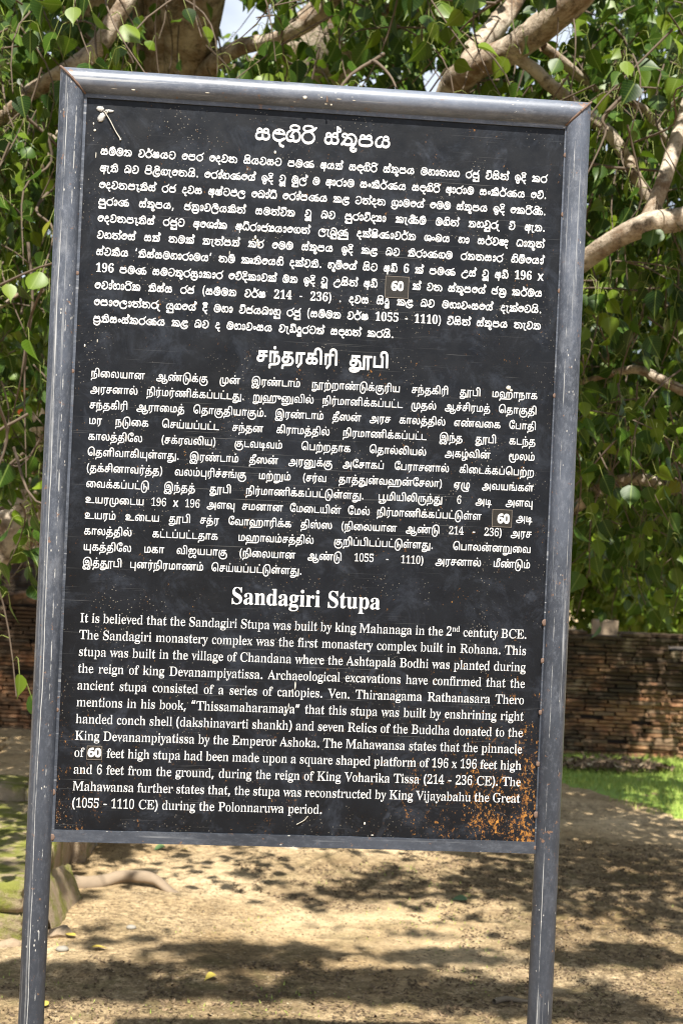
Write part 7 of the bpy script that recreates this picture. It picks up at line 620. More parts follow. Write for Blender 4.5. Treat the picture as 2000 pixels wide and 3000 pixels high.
1044,109 -35 11 0 0 104 -11 0 0 -59 -2 -1 -31 1 5 18 0 14 -4 13 -5 6 -6 5 -12 4 -13 1 -12 -3 -10 -7 -7 -9 -5 -15 2 -21 5 -10 7 -6 11 -2 10 2 6 6 4 6 1 9 -2 9 -3 5 -10 6 -8 0 -10 -3 -2 1 4 10 11 10 15 2 9 -2 8 -7 5 -12 0 -15 -6 -16 1 -9 43 -1,27 8 -4 3 -4 5 -1 11 8 4 9 1 4 -3 2 -4 1 -6 -1 -6 -5 -5
1285,25 -1 11 0 8 2 6 7 3 9 -1 12 -8 10 -11 2 -15 -3 6 13 8 7 7 3 11 0 7 -3 5 -5 5 -12 0 -41 10 0 1 0 1 53 7 8 7 0 4 -4 2 -7 1 -26 5 -15 8 -8 7 -2 8 -1 9 2 6 3 8 11 2 12 -1 15 -6 18 -9 15 -2 1 -9 -7 8 -11 4 -9 4 -19 -2 -11 -3 -6 -5 -3 -6 -1 -6 1 -6 6 -2 6 -2 35 -3 7 -6 6 -9 2 -9 -1 -6 -4 -6 -7 -9 8 -8 3 -12 1 -15 -4 -9 -6 -5 -7 -5 -10 -1 -9 0 -12 4 -12 6 -8,29 7 -8 6 -4 13 7 5 8 1 4 -1 4 -4 2 -9 -1 -6 -3 -3
1285,25 -1 11 0 8 2 6 7 3 9 -1 12 -8 10 -11 2 -15 -3 6 13 8 7 7 3 11 0 7 -3 5 -5 5 -12 0 -41 10 0 1 0 1 53 7 8 7 0 4 -4 2 -7 1 -26 5 -15 8 -8 7 -2 8 -1 9 2 6 3 8 11 2 12 -1 15 -6 18 -9 15 -2 1 -9 -7 8 -11 4 -9 4 -19 -2 -11 -3 -6 -5 -3 -6 -1 -6 1 -6 6 -2 6 -2 35 -3 7 -6 6 -9 2 -9 -1 -6 -4 -6 -7 -9 8 -8 3 -12 1 -15 -4 -9 -6 -5 -7 -5 -10 -1 -9 0 -12 4 -12 6 -8,29 7 -8 6 -4 13 7 5 8 1 4 -1 4 -4 2 -9 -1 -6 -3 -3,80 84 5 2 4 6 -1 6 -5 4 -8 -2 -3 -5 2 -8
1619,6 -40 11 0 1 14 5 4 7 2 117 0 17 2 9 3 7 5 7 8 6 13 1 26 -1 10 -3 9 -8 10 -11 4 -9 1 -9 -2 -9 -8 -12 9 -9 1 -7 -2 -7 -5 -4 -9 -1 -45 -27 -1 4 14 1 15 -4 14 -5 9 -10 7 -10 3 -14 0 -12 -4 -8 -6 -6 -6 -4 -9 -2 -9 0 -15 3 -11 7 -8 7 -4 9 -1 9 3 6 5 4 5 1 9 -1 8 -7 9 -6 3 -7 1 -14 -3 4 11 5 6 8 5 7 1 12 -1 6 -3 8 -11 2 -8 0 -12 -6 -18 1 -8 50 1 1 48 3 9 6 3 7 -1 4 -5 1 -5 1 -50 11 1 1 49 1 5 5 5 5 1 7 0 6 -3 4 -3 4 -14 0 -24 -3 -10 -4 -8 -7 -5 -9 -3 -18 -1 -115 0 -9 -2 -6 -4 -4 -6 -1 -6,27 8 -6 5 -3 7 0 6 8 5 9 0 3 -2 3 -4 1 -11 -6 -6
640,11 1 11 0 0 58 2 1 22 -1 0 -58 11 0 0 58 21 1 0 9 -66 1
262,11 1 11 0 0 66 -2 15 -6 13 -8 7 -12 3 -13 0 -10 -5 -7 -9 -2 -12 2 -11 2 -4 11 1 -3 8 0 9 2 7 5 5 4 1 9 0 6 -2 6 -5 2 -6 2 -11
502,29 28 10 -1 8 2 6 4 3 5 2 6 0 9 -4 7 -6 6 -7 3 -11 1 -57 0 0 -10 39 0 1 -14 3 -9 7 -7,30 38 -5 6 -1 15 9 1 8 -2 4 -4 2 -4 -1 -9 -7 -4
901,42 -1 14 -1 9 3 4 4 4 4 2 8 -1 13 -5 8 -4 4 -11 2 -9 -1 -7 -5 -4 -5 -2 -9 2 -10 -2 0 -7 7 -4 9 -3 15 1 15 5 14 8 10 12 8 13 4 9 -1 9 -2 7 -6 4 -6 3 -10 1 -14 1 -57 11 0 0 57 -2 20 -4 9 -4 7 -6 6 -9 4 -12 2 -9 0 -20 -5 -7 -4 -9 -9 -10 -16 -3 -14 0 -13 4 -20 5 -9 10 -9 7 -4,47 8 -4 7 0 12 7 7 7 0 5 -4 3 -6 -1 -10 -5 -5 -5 -1
720,48 -1 15 -1 10 4 6 4 6 9 0 11 -2 6 -5 7 -8 4 -7 0 -9 -1 -8 -6 -3 -7 0 -12 2 -6 -2 -1 -4 2 -9 7 -8 11 -3 12 0 21 4 12 7 9 10 8 8 3 -3 -15 2 -8 4 -4 4 -3 8 -2 7 0 9 4 5 5 2 5 0 13 -7 10 -10 5 -15 0 -8 -1 -18 -7 -12 -13 -7 -16 -2 -24 2 -9 4 -12 8 -11 7 -6 9 -4,57 8 -4 7 1 12 6 7 7 0 5 -4 2 -4 0 -9 -7 -8,63 72 -5 3 -2 8 1 7 4 6 6 -1 5 -2 3 -4 1 -5 0 -6 -4 -4 -5 -2
1160,26 -1 10 0 8 2 6 7 3 9 -1 12 -8 10 -12 2 -14 -3 6 12 9 8 11 3 10 0 12 -2 7 -3 -9 -17 -2 -9 1 -15 2 -6 4 -6 5 -3 9 -2 9 2 4 3 5 6 2 6 0 14 -2 9 -6 12 -6 7 7 4 12 0 8 -3 5 -5 4 -11 0 -16 -3 -12 -5 -9 8 -6 1 0 7 12 4 16 0 14 -5 15 -10 11 -15 4 -14 -1 -12 -6 -12 5 -13 2 -17 -1 -12 -4 -9 -7 -6 -8 -4 -9 -1 -12 2 -15 2 -6 6 -6,29 7 -6 4 -3 3 -3 12 7 5 9 1 4 -2 4 -4 1 -9 -1 -5 -3 -3,80 8 -5 4 -2 15 3 15 5 8 8 -11 3 -18 -3 -11 -3 -2
"""

# ------------------------------------------------------------------ ground
gx = np.concatenate([np.linspace(-90, -8, 24)[:-1], np.linspace(-8, 8, 320), np.linspace(8, 90, 24)[1:]])
gy = np.concatenate([np.linspace(-30, 1, 14)[:-1], np.linspace(1, 13, 260), np.linspace(13, 160, 34)[1:]])
XX, YY = np.meshgrid(gx, gy)
def ground_z(x, y):
    return (hnoise(x, y, .9, 1) - .5) * .035 + (hnoise(x, y, .22, 2) - .5) * .014 + (hnoise(x, y, .09, 3) - .5) * .008
ZZ = ground_z(XX, YY)
nyy, nxx = XX.shape
ii = (np.arange(nyy - 1)[:, None] * nxx + np.arange(nxx - 1)[None]).ravel()
gme = mesh_np('ground', np.c_[XX.ravel(), YY.ravel(), ZZ.ravel()], np.c_[ii, ii + 1, ii + 1 + nxx, ii + nxx], smooth=True)
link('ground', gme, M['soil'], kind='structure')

# ------------------------------------------------------------------ brick walls
def brick_mesh(i):
    r = random.Random(100 + i); bm = bmesh.new(); box_bm(bm, -.5, .5, -.5, .5, -.5, .5)
    bmesh.ops.subdivide_edges(bm, edges=[e for e in bm.edges if abs(e.verts[0].co.x - e.verts[1].co.x) > .5], cuts=1)
    for v in bm.verts:
        v.co.x += r.uniform(-.025, .025); v.co.y += r.uniform(-.035, .035); v.co.z += r.uniform(-.07, .07)
    return bm_mesh('brick_%d' % i, bm)
BR = [brick_mesh(i) for i in range(8)]
BRV = []
for m_ in BR:
    m_.materials.append(M['brick'])
    t_ = [];  m_.calc_loop_triangles(); BRV.append((np.array([tuple(v.co) for v in m_.vertices]), np.array([tuple(t.vertices) for t in m_.loop_triangles])))
CH = .0284
def brick_wall(root, x0, x1, y, zt, single, depth=.16, seed=1, base=0.0, slope=0.0):
    """single(x,z) -> brick is an object of its own; otherwise it goes into the joined courses"""
    r = random.Random(seed); mass = []; n = 0; rows = int((zt - base) / CH)
    for k in range(rows):
        z = base + (k + .5) * CH; x = x0 - r.random() * .2; row_off = r.uniform(-.011, .011)
        while x < x1:
            L = r.uniform(.13, .25); h = CH * r.uniform(.68, .84)
            if k >= rows - 1 and r.random() < .22: x += L; continue
            yy = y + row_off + r.gauss(0, .0045) + slope * z; cx = x + L / 2
            sx, sy, sz = L - r.uniform(.006, .014), depth, h; j = r.randrange(8)
            if r.random() > .025:
                if single(cx, z) and n < 300:
                    o = bpy.data.objects.new('brick', BR[j]); COL.objects.link(o); o.parent = root
                    o.location = (cx - root.location.x, yy + depth / 2 - root.location.y, z); o.scale = (sx, sy, sz); o.rotation_euler = (r.gauss(0, .01), r.gauss(0, .008), r.gauss(0, .012)); n += 1
                else:
                    V, F = BRV[j]; mass.append((V * [sx, sy, sz] + [cx - root.location.x, yy + depth / 2 - root.location.y, z], F, 0., None))
            x += L
    V, F, _, _ = join_np(mass)
    link('brick_courses', mesh_np('brick_courses', V, F), M['brick'], root, kind='stuff')
    bm = bmesh.new(); box_bm(bm, x0 - root.location.x, x1 - root.location.x, y + .06 - root.location.y, y + .5 - root.location.y, -.02, zt - CH * 5)
    link('wall_core', bm_mesh('wall_core', bm), M['mortar'], root)
WY = 10.15
wl = empty('brick_wall', (0, WY, 0), 'long low ruined wall of thin dark weathered bricks beyond the grass', 'wall')
brick_wall(wl, -5.2, 6.2, WY, .905, lambda x, z: 1.50 < x < 2.52 or -2.52 < x < -2.12, seed=3)
tl = empty('brick_terrace', (-3.6, 11.5, 0), 'taller sunlit orange brick terrace rising behind the low wall at left', 'terrace')
brick_wall(tl, -6.5, -1.4, 11.5, 1.36, lambda x, z: -2.85 < x < -2.2 and z > .86, seed=5, slope=.05)
# broken orange blocks lying on the wall's top, left
for i, (px, py, s, rz) in enumerate(((62, 1742, .11, .5), (88, 1762, .10, -.3), (20, 1750, .09, .2))):
    bm = bmesh.new(); box_bm(bm, -s, s, -.08, .08, 0, .075)
    bmesh.ops.bevel(bm, geom=bm.edges[:], offset=.012, segments=1)
    for v in bm.verts: v.co += Vector((rnd.uniform(-.008, .008), rnd.uniform(-.008, .008), rnd.uniform(-.006, .006)))
    p = at(px, py, WY + .12)
    o = link('loose_brick', bm_mesh('loose_brick', bm), M['brick'], label=['tilted loose orange brick on the wall top nearest the left post', 'small loose brick lying flat beside the left post on the wall top', 'loose brick on the wall top at the far left edge'][i], cat='brick', group='loose bricks on the low wall')
    o.location = (p.x, p.y, .90); o.rotation_euler = (0, .12 * (i - 1), rz)
# grey stone stub behind the wall
p = at(1770, 1838, 11.3)
bm = bmesh.new(); box_bm(bm, -.085, .085, -.08, .08, 0, p.z + .055)
bmesh.ops.subdivide_edges(bm, edges=[e for e in bm.edges if abs(e.verts[0].co.z - e.verts[1].co.z) > .5], cuts=6)
for v in bm.verts: v.co += Vector((rnd.uniform(-.012, .012), rnd.uniform(-.012, .012), rnd.uniform(-.01, .01)))
bmesh.ops.bevel(bm, geom=[e for e in bm.edges if e.calc_face_angle(0) > 1], offset=.01, segments=2)
o = link('stone_pillar', bm_mesh('stone_pillar', bm), M['earth'], label='pale broken stone stub standing just behind the low wall at right', cat='pillar'); o.location = (p.x, p.y, 0)

# ------------------------------------------------------------------ mossy platform at lower left
pf = empty('stone_platform', (-2.2, 5.4, 0), 'low mossy platform of stone blocks beside the left post', 'platform')
PX1 = floor_at(58, 2755); PX2 = floor_at(208, 2585)
def block(root, x0, x1, y0, y1, z0, z1, mat='moss', name='stone_block', jit=.008):
    bm = bmesh.new(); ox, oy = root.location.x, root.location.y
    box_bm(bm, x0 - ox, x1 - ox, y0 - oy, y1 - oy, z0, z1)
    bmesh.ops.subdivide_edges(bm, edges=bm.edges[:], cuts=2, use_grid_fill=True)
    for v in bm.verts: v.co += Vector((rnd.uniform(-jit, jit), rnd.uniform(-jit, jit), rnd.uniform(-jit, jit) * .8))
    bmesh.ops.bevel(bm, geom=[e for e in bm.edges if e.calc_face_angle(0) > .9], offset=.012, segments=2)
    return link(name, bm_mesh(name, bm, True), M[mat], root)
xr1, yf1 = PX1.x, PX1.y; xr2, yf2 = PX2.x, PX2.y
ztop = EYE - (EYE) * (at(40, 2590, yf1).z - EYE) / (-EYE) if False else at(40, 2590, yf1).z
for c in range(2):                                    # front leg of the platform, two courses
    z0, z1 = c * ztop / 2, (c + 1) * ztop / 2 - .006
    x = xr1
    for j in range(6):
        L = rnd.uniform(.26, .42); block(pf, x - L + .006, x, yf1, yf1 + .36, z0 - (.03 if c == 0 else 0), z1); x -= L
y = yf1 + .366
for j in range(3):
    x = xr1 - .01 - j * .01
    for k in range(5):
        L = rnd.uniform(.26, .4); block(pf, x - L + .006, x, y, y + .25, -.02, ztop - rnd.uniform(.005, .02)); x -= L
    y += .256
x = xr2
for k in range(5):
    L = rnd.uniform(.28, .4); block(pf, x - L + .006, x, y, y + .34, -.02, ztop + .0); x -= L
y += .346
for j in range(5):                                    # second, slightly higher tread
    x = xr2 - .05
    for k in range(6):
        L = rnd.uniform(.3, .45); block(pf, x - L + .006, x, y, y + .30, -.02, ztop + .055 + rnd.uniform(0, .012), 'moss' if j == 0 else 'soil'); x -= L
    y += .306
# mossy bank sloping down from the platform's side
bx0 = floor_at(92, 2740).x
bp = []
for i in range(14):
    t = i / 13; yy = yf1 + .10 + t * .50
    for j in range(7):
        s = j / 6; wdt = .20 + .05 * math.sin(i)
        bp.append((bx0 + .02 * t + s * .075 + .006 * math.sin(i * .6), yy, (ztop * .90) * (1 - s ** 1.4) * (1 - .25 * t) - .02 * s + rnd.uniform(-.010, .010)))
F_ = [[i * 7 + j, i * 7 + j + 1, (i + 1) * 7 + j + 1, (i + 1) * 7 + j] for i in range(13) for j in range(6)]
link('moss_bank', mesh_np('moss_bank', np.array(bp) - [pf.location.x, pf.location.y, 0], F_, True), M['moss'], pf)
# pebbly foot stones
for i, (px, py, s, lab) in enumerate(((22, 2768, .035, 'pale flat stone at the foot of the mossy platform, at the left edge'), (98, 2764, .028, 'small flat stone just left of the left post at the platform foot'), (172, 2738, .050, 'brown angular rock right of the left post at the foot of the bank'))):
    p = floor_at(px, py); bm = bmesh.new(); bmesh.ops.create_icosphere(bm, subdivisions=3, radius=s); q = random.Random(i + 4)
    k3 = [(Vector((q.gauss(0, 1), q.gauss(0, 1), q.gauss(0, 1))).normalized(), q.uniform(.62, .85)) for _ in range(9)]
    for v in bm.verts:
        for n_, d_ in k3:
            e_ = v.co.dot(n_) - d_ * s
            if e_ > 0: v.co -= n_ * e_
        v.co = Vector((v.co.x * 1.5, v.co.y * 1.2, v.co.z * .75)) + Vector((q.uniform(-1, 1), q.uniform(-1, 1), q.uniform(-1, 1))) * s * .02
    o = link('foot_stone', bm_mesh('foot_stone', bm), M['earth'], label=lab, cat='stone', group='stones at the platform foot')
    o.location = p + Vector((0, 0, -.004))

# ------------------------------------------------------------------ grass, litter, fallen leaves
gb = np.array([tuple(floor_at(px, py)) for px, py in ((1200, 2262), (1640, 2306), (1760, 2340), (1860, 2368), (1960, 2392), (2060, 2440), (2400, 2560))])
def edge_y(x): return np.interp(x, gb[:, 0], gb[:, 1])
def blades(npt, xr, yr, keep, h0, h1, wd, seed):
    r = np.random.default_rng(seed); x = r.uniform(*xr, npt); y = r.uniform(*yr, npt)
    k = keep(x, y, r); x, y = x[k], y[k]; n = len(x)
    a = r.uniform(0, 6.28, n); h = r.uniform(h0, h1, n); z = ground_z(x, y) - .003
    dx, dy = np.cos(a) * wd, np.sin(a) * wd; lx, ly = r.normal(0, .35, n) * h, r.normal(0, .35, n) * h
    V = np.stack([np.c_[x - dx, y - dy, z], np.c_[x + dx, y + dy, z], np.c_[x + lx, y + ly, z + h]], 1).reshape(-1, 3)
    F = np.arange(n * 3).reshape(-1, 3); t = np.repeat(np.clip(r.normal(.5, .25, n), 0, 1), 3)
    return V, F, t
def keep_lawn(x, y, r):
    e = edge_y(x) + (hnoise(x, y, .35, 9) - .5) * .5
    d = y - e
    return (d > 0) & (r.uniform(0, 1, len(x)) < np.clip(d * 2.5, .12, 1)) & (x > .2)
V, F, t = blades(90000, (.2, 6), (6.2, 10.12), keep_lawn, .015, .05, .003, 3)
def keep_patch(x, y, r): return (hnoise(x, y, .8, 12) * .6 + hnoise(x, y, .25, 13) * .4 > .66) & (r.uniform(0, 1, len(x)) < .5)
V2, F2, t2 = blades(40000, (-3, 5), (3.4, 9.8), keep_patch, .006, .018, .003, 4)
link('grass', mesh_np('grass', np.vstack([V, V2]), np.vstack([F, F2 + len(V)]), attr=np.concatenate([t, t2])), M['grass'], label='short bright green grass before the brick wall', cat='grass', kind='stuff')
# grassy soil sheet under the lawn
lx = np.linspace(.2, 6.2, 90); ly = np.linspace(0, 1, 40); LX, LT = np.meshgrid(lx, ly)
LY = edge_y(LX) + .12 * (hnoise(LX, LX * 0, .3, 5) - .5) + LT * (10.13 - edge_y(LX)); LZ = ground_z(LX, LY) + .006 * np.clip(LT * 6, 0, 1) - .004
ii = (np.arange(39)[:, None] * 90 + np.arange(89)[None]).ravel()
link('lawn', mesh_np('lawn', np.c_[LX.ravel(), LY.ravel(), LZ.ravel()], np.c_[ii, ii + 1, ii + 91, ii + 90], True), mat_plain('turf_base', (.20, .30, .045), .95, .4, 6), kind='structure')
def scatter_bits(npt, xr, yr, keep, s0, s1, seed, lift=.003, zf=None):
    r = np.random.default_rng(seed); x = r.uniform(*xr, npt); y = r.uniform(*yr, npt); k = keep(x, y, r); x, y = x[k], y[k]; n = len(x)
    a = r.uniform(0, 6.28, n); s = r.uniform(s0, s1, n); z = ground_z(x, y) + lift + (zf(x, y, r) if zf else 0)
    ax = np.c_[np.cos(a), np.sin(a), r.normal(0, .35, n)] * s[:, None]; bx = np.c_[-np.sin(a), np.cos(a), r.normal(0, .35, n)] * (s * r.uniform(.25, .6, n))[:, None]
    c = np.c_[x, y, z]; up = np.c_[np.zeros(n), np.zeros(n), r.uniform(.1, .5, n) * s]
    V = np.stack([c - ax, c - bx * 1 + up * .3, c + ax + up, c + bx + up * .3], 1).reshape(-1, 3)
    return V, np.arange(n * 4).reshape(-1, 4), np.repeat(r.uniform(0, 1, n), 4)
V, F, t = scatter_bits(52000, (-3.5, 4.5), (3.6, 10), lambda x, y, r: hnoise(x, y, .6, 21) * .6 + hnoise(x, y, .2, 22) * .4 > .45, .002, .0065, 5)
def mat_litter():
    n = N('litter_bits'); r = n.attr('tone'); c = n.mix(n.ramp(r, .3, .8), (.10, .072, .046), (.30, .21, .13)); c = n.mix(n.ramp(r, .93, .95), c, (.42, .34, .22)); return n.set(col=c, rough=.95, spec=.1)
LM = mat_litter()
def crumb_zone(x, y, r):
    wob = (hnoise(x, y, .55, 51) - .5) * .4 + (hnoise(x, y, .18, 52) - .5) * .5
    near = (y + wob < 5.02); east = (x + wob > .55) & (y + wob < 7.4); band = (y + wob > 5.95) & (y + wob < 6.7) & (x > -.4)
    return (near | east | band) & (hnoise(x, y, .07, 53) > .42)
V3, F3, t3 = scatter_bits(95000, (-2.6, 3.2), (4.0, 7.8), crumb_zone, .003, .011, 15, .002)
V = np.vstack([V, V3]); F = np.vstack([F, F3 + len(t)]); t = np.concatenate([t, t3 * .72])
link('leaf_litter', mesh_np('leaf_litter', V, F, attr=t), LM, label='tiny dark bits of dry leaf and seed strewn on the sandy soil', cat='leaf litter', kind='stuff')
pc = floor_at(1785, 2258)
def inpile(x, y, r): return ((x - pc.x) / .42) ** 2 + ((y - pc.y) / .26) ** 2 + (hnoise(x, y, .12, 31) - .5) * .8 < 1
V, F, t = scatter_bits(3200, (pc.x - .6, pc.x + .6), (pc.y - .4, pc.y + .4), inpile, .015, .035, 6, .01, lambda x, y, r: r.uniform(0, .05, len(x)) * (1 - ((x - pc.x) / .55) ** 2))
link('leaf_pile', mesh_np('leaf_pile', V, F, attr=np.clip(t * .6 + .38, 0, 1)), LM, label='flat heap of dry brown leaves raked together on the grass', cat='leaf pile', kind='stuff')

def leaf_np(L=1.0, W=.74, st=7, cup=.12, droop=.25, tip=.2):
    """heart shaped leaf with a long drip tip: base at origin, along +Y, face up +Z; returns V,F,uv"""
    V, U = [], []
    for i in range(st):
        t = i / (st - 1); y = t * L
        if t < .80:
            q = t / .80; w_ = W / 2 * (math.sin(math.pi * min(1, q ** .72)) ** .8 if q > 0 else .12)
            if i == 0: w_ = W * .16
        else: w_ = W * .035 * (1 - t) / .2 + .004
        z = -droop * t * t * L; c = cup * w_
        V += [(-w_, y, z + c), (0, y, z - c * .3), (w_, y, z + c)]; U += [(.5 - w_ / W, t), (.5, t), (.5 + w_ / W, t)]
    F = []
    for i in range(st - 1):
        for j in range(2): a = i * 3 + j; F.append([a, a + 1, a + 4, a + 3])
    return np.array(V), np.array(F), np.array(U)
LV, LF, LU = leaf_np()
LVs = [leaf_np(st=8, cup=.10 + .08 * k, droop=.12 + .12 * k, W=.70 + .05 * k) for k in range(4)]
SV, SF, SU = leaf_np(st=4, W=.72)
for i, (px, py, s, rz, m_, lab) in enumerate(((219, 2751, .055, 1.2, 'yellow', 'yellow fallen leaf nearest the mossy bank'), (268, 2785, .065, -1.4, 'yellow', 'yellow fallen leaf on the sand, a little right of the one nearest the bank'),
        (539, 2503, .045, .3, 'yellow', 'small yellow leaf on the shaded soil under the sign'), (631, 2880, .05, 2.2, 'yellow', 'greenish yellow leaf at the bottom centre of the ground'),
        (137, 2960, .05, .9, 'yellow', 'pale yellow leaf beside the left post at the very bottom'), (1367, 2650, .075, 1.6, 'greenleaf', 'dull green leaf lying on the shaded soil left of the right post'),
        (1790, 2254, .09, .5, 'yellow', 'yellow leaf on the heap of dry leaves'), (484, 2500, .07, 2., 'greenleaf', 'tiny grey green leaf on dark soil below the bottom strip'))):
    V, F, U = LVs[i % 4]
    o = link('fallen_leaf', mesh_np('fallen_leaf', V * s, F, True, uv=U), M[m_], label=lab, cat='leaf', group='fallen leaves on the ground')
    p = floor_at(px, py); o.location = (p.x, p.y, float(ground_z(p.x, p.y)) + .011 + (.04 if i == 6 else 0)); o.rotation_euler = (.12, rnd.uniform(-.2, .2), rz)
for i, (px, py, s, lab) in enumerate(((384, 2724, .016, 'small white pebble on the sand right of the mossy bank'), (182, 2787, .018, 'pale pebble by the foot of the bank'), (268, 2488, .02, 'whitish pebble on the dark soil just under the bottom strip'), (1632, 2432, .014, 'whitish pebble on the soil right of the right post'))):
    bm = bmesh.new(); bmesh.ops.create_icosphere(bm, subdivisions=2, radius=s)
    for v in bm.verts: v.co = Vector((v.co.x * 1.3, v.co.y, v.co.z * .6)) * rnd.uniform(.92, 1.08)
    p = floor_at(px, py); o = link('pebble', bm_mesh('pebble', bm, True), M['stone'], label=lab, cat='pebble', group='pale pebbles on the soil'); o.location = (p.x, p.y, float(ground_z(p.x, p.y)) + s * .4)
for pts, r0, lab in (([(1446, 2946), (1480, 2938), (1515, 2942), (1550, 2946)], .010, 'greenish stick lying left of the right post at the bottom'),
                     ([(590, 2540), (604, 2543), (622, 2545)], .008, 'short dark twig on the shaded soil below the sign'),
                     ([(380, 2570), (410, 2575), (440, 2566), (462, 2562)], .009, 'thin dry stick just above the fat root')):
    P = smooth_path([floor_at(*p) + Vector((0, 0, .012)) for p in pts], 4)
    V, F = tube_np(P, interp([r0, r0 * .9, r0 * .4], len(P)), 6, .1); link('stick', mesh_np('stick', V, F, True), M['drystick'], label=lab, cat='stick', group='sticks on the ground')
# surfaced tree root
P = [floor_at(px, py) for px, py in ((150, 2600), (200, 2602), (260, 2600), (310, 2596), (360, 2594), (410, 2600), (455, 2604), (500, 2612), (560, 2618))]
for p, z in zip(P, (.01, .012, .012, .02, .038, .045, .035, -.004, -.03)): p.z = z
P = smooth_path(P, 6)
V, F = tube_np(P, interp([.045, .042, .034, .028, .026, .026, .022, .018, .012], len(P)), 12, .10, 3)
link('tree_root', mesh_np('tree_root', V, F, True), M['root'], label='pale surfaced tree root arching over the soil from the mossy bank', cat='root')

# ------------------------------------------------------------------ the tree
TY = 8.1
tree = empty('bodhi_tree', (-.85, TY, 0), 'old spreading tree with pale limbs and heart shaped leaves with long tips overhanging the sign', 'tree')
off = Vector(tree.location)
LIMBS = []
def limb(path, rad, n=14, bump=.07, name='limb', seg=7, seed=0, mat='bark', show=True):
    P = smooth_path(path, seg); V, F = tube_np(P, interp(rad, len(P)), n, bump, seed)
    if show and name == 'limb' and seed in (11, 12, 13, 14, 15, 16, 17, 18, 19, 20, 21, 22, 23): LIMBS.extend((p, r_) for p, r_ in zip(P[::2], interp(rad, len(P))[::2]))
    V = V - np.array(off)
    return link(name, mesh_np(name, V, F, True), M[mat], tree)
# trunk with buttress folds, then its limbs
tp = [(-.80, TY, -.1), (-.84, TY, .35), (-.95, TY - .02, .9), (-1.14, TY - .08, 1.5), (-1.30, TY - .2, 2.1), (-1.25, TY - .35, 2.7), (-1.10, TY - .5, 3.2)]
limb(tp, [.80, .60, .50, .50, .46, .42, .36], 22, .10, 'trunk', seed=2)
for i, (dx, dy) in enumerate(((-.9, -.2), (-.5, -.9), (.4, -.8), (.9, -.3), (.3, .8), (-.7, .7))):
    limb([(-.8, TY, .55), (-.8 + dx * .5, TY + dy * .5, .26), (-.8 + dx, TY + dy, .06), (-.8 + dx * 1.7, TY + dy * 1.7, -.04)], [.26, .19, .11, .05], 10, .1, 'root_flare', seed=i)
limb([at(-60, 1650, 7.6), at(40, 1560, 7.7), at(130, 1480, 7.8), at(240, 1380, TY)], [.11, .13, .17, .22], 12, .1, seed=8)
A = lambda L, Y0=None: [at(*p) for p in L]
limb(A([(560, 620, 7.6), (545, 330, 7.0), (560, 150, 6.6), (590, -20, 6.3), (640, -300, 6.0), (700, -700, 5.6)]), [.24, .17, .12, .11, .10, .08], seed=11)
limb(A([(470, 700, 7.6), (470, 340, 6.9), (472, 150, 6.6), (462, -30, 6.4), (420, -300, 6.2), (350, -650, 5.9)]), [.20, .12, .075, .07, .06, .05], seed=12)
limb(A([(540, 280, 6.8), (530, 120, 6.5), (510, 0, 6.3), (500, -150, 6.2)]), [.12, .08, .07, .06], seed=13)
limb(A([(585, 260, 6.8), (620, 190, 6.5), (700, 140, 6.3), (790, 118, 6.1), (860, 90, 6.0), (925, 48, 5.9), (1010, -60, 5.8), (1120, -230, 5.6)]), [.09, .042, .036, .032, .033, .034, .033, .03], 12, .08, seed=14)
limb(A([(-60, 390, 5.7), (40, 315, 5.6), (85, 275, 5.6), (180, 215, 5.5), (280, 145, 5.5), (330, 70, 5.5), (375, -10, 5.5), (450, -180, 5.6)]), [.022, .030, .032, .034, .036, .036, .034, .032], 12, .07, seed=15)
limb(A([(1190, 560, 6.6), (1300, 330, 5.9), (1345, 235, 5.7), (1400, 190, 5.6), (1500, 140, 5.5), (1600, 70, 5.4), (1680, -10, 5.3), (1800, -160, 5.2), (1980, -420, 5.0)]), [.09, .072, .062, .058, .056, .058, .062, .062, .06], 14, .09, seed=16)
limb(A([(1370, 215, 5.65), (1385, 160, 5.65), (1420, 110, 5.7), (1465, 60, 5.8), (1520, -30, 5.9), (1560, -200, 6.)]), [.05, .048, .042, .045, .04, .035], 12, .14, seed=17)
limb(A([(1510, 165, 5.5), (1560, 200, 5.5), (1610, 245, 5.5), (1665, 290, 5.5), (1730, 345, 5.5), (1790, 395, 5.5), (1835, 465, 5.5), (1870, 530, 5.5), (1912, 600, 5.5), (1950, 650, 5.5)]), [.024, .025, .026, .024, .024, .025, .024, .023, .022, .022], 12, .10, seed=18)
limb(A([(1590, 135, 5.6), (1660, 190, 5.7), (1715, 235, 5.8), (1800, 290, 5.9), (1880, 315, 6.0), (1935, 390, 6.1), (1990, 470, 6.2)]), [.02, .02, .02, .018, .018, .016, .014], 10, .1, seed=19)
limb(A([(1430, 1010, 5.6), (1600, 840, 5.3), (1710, 762, 5.2), (1800, 702, 5.1), (1900, 655, 5.0), (2000, 640, 5.0), (2160, 600, 4.9), (2400, 480, 4.8)]), [.05, .042, .037, .037, .040, .044, .05, .05], 14, .08, seed=20)
limb(A([(1885, 670, 5.05), (1915, 600, 5.05), (1950, 510, 5.1), (1985, 400, 5.2), (2030, 250, 5.3)]), [.034, .029, .027, .028, .028], 12, .08, seed=21)
limb(A([(1560, 1560, 7.2), (1690, 1485, 7.0), (1745, 1440, 6.9), (1810, 1410, 6.8), (1880, 1405, 6.7), (1960, 1428, 6.6), (2100, 1480, 6.6)]), [.03, .030, .031, .030, .030, .028, .026], 12, .08, seed=22)
limb(A([(1700, 1120, 6.2), (1830, 1085, 6.0), (1880, 1085, 5.9), (1950, 1120, 5.8), (2060, 1175, 5.8)]), [.012, .017, .02, .022, .022], 10, .08, seed=23)
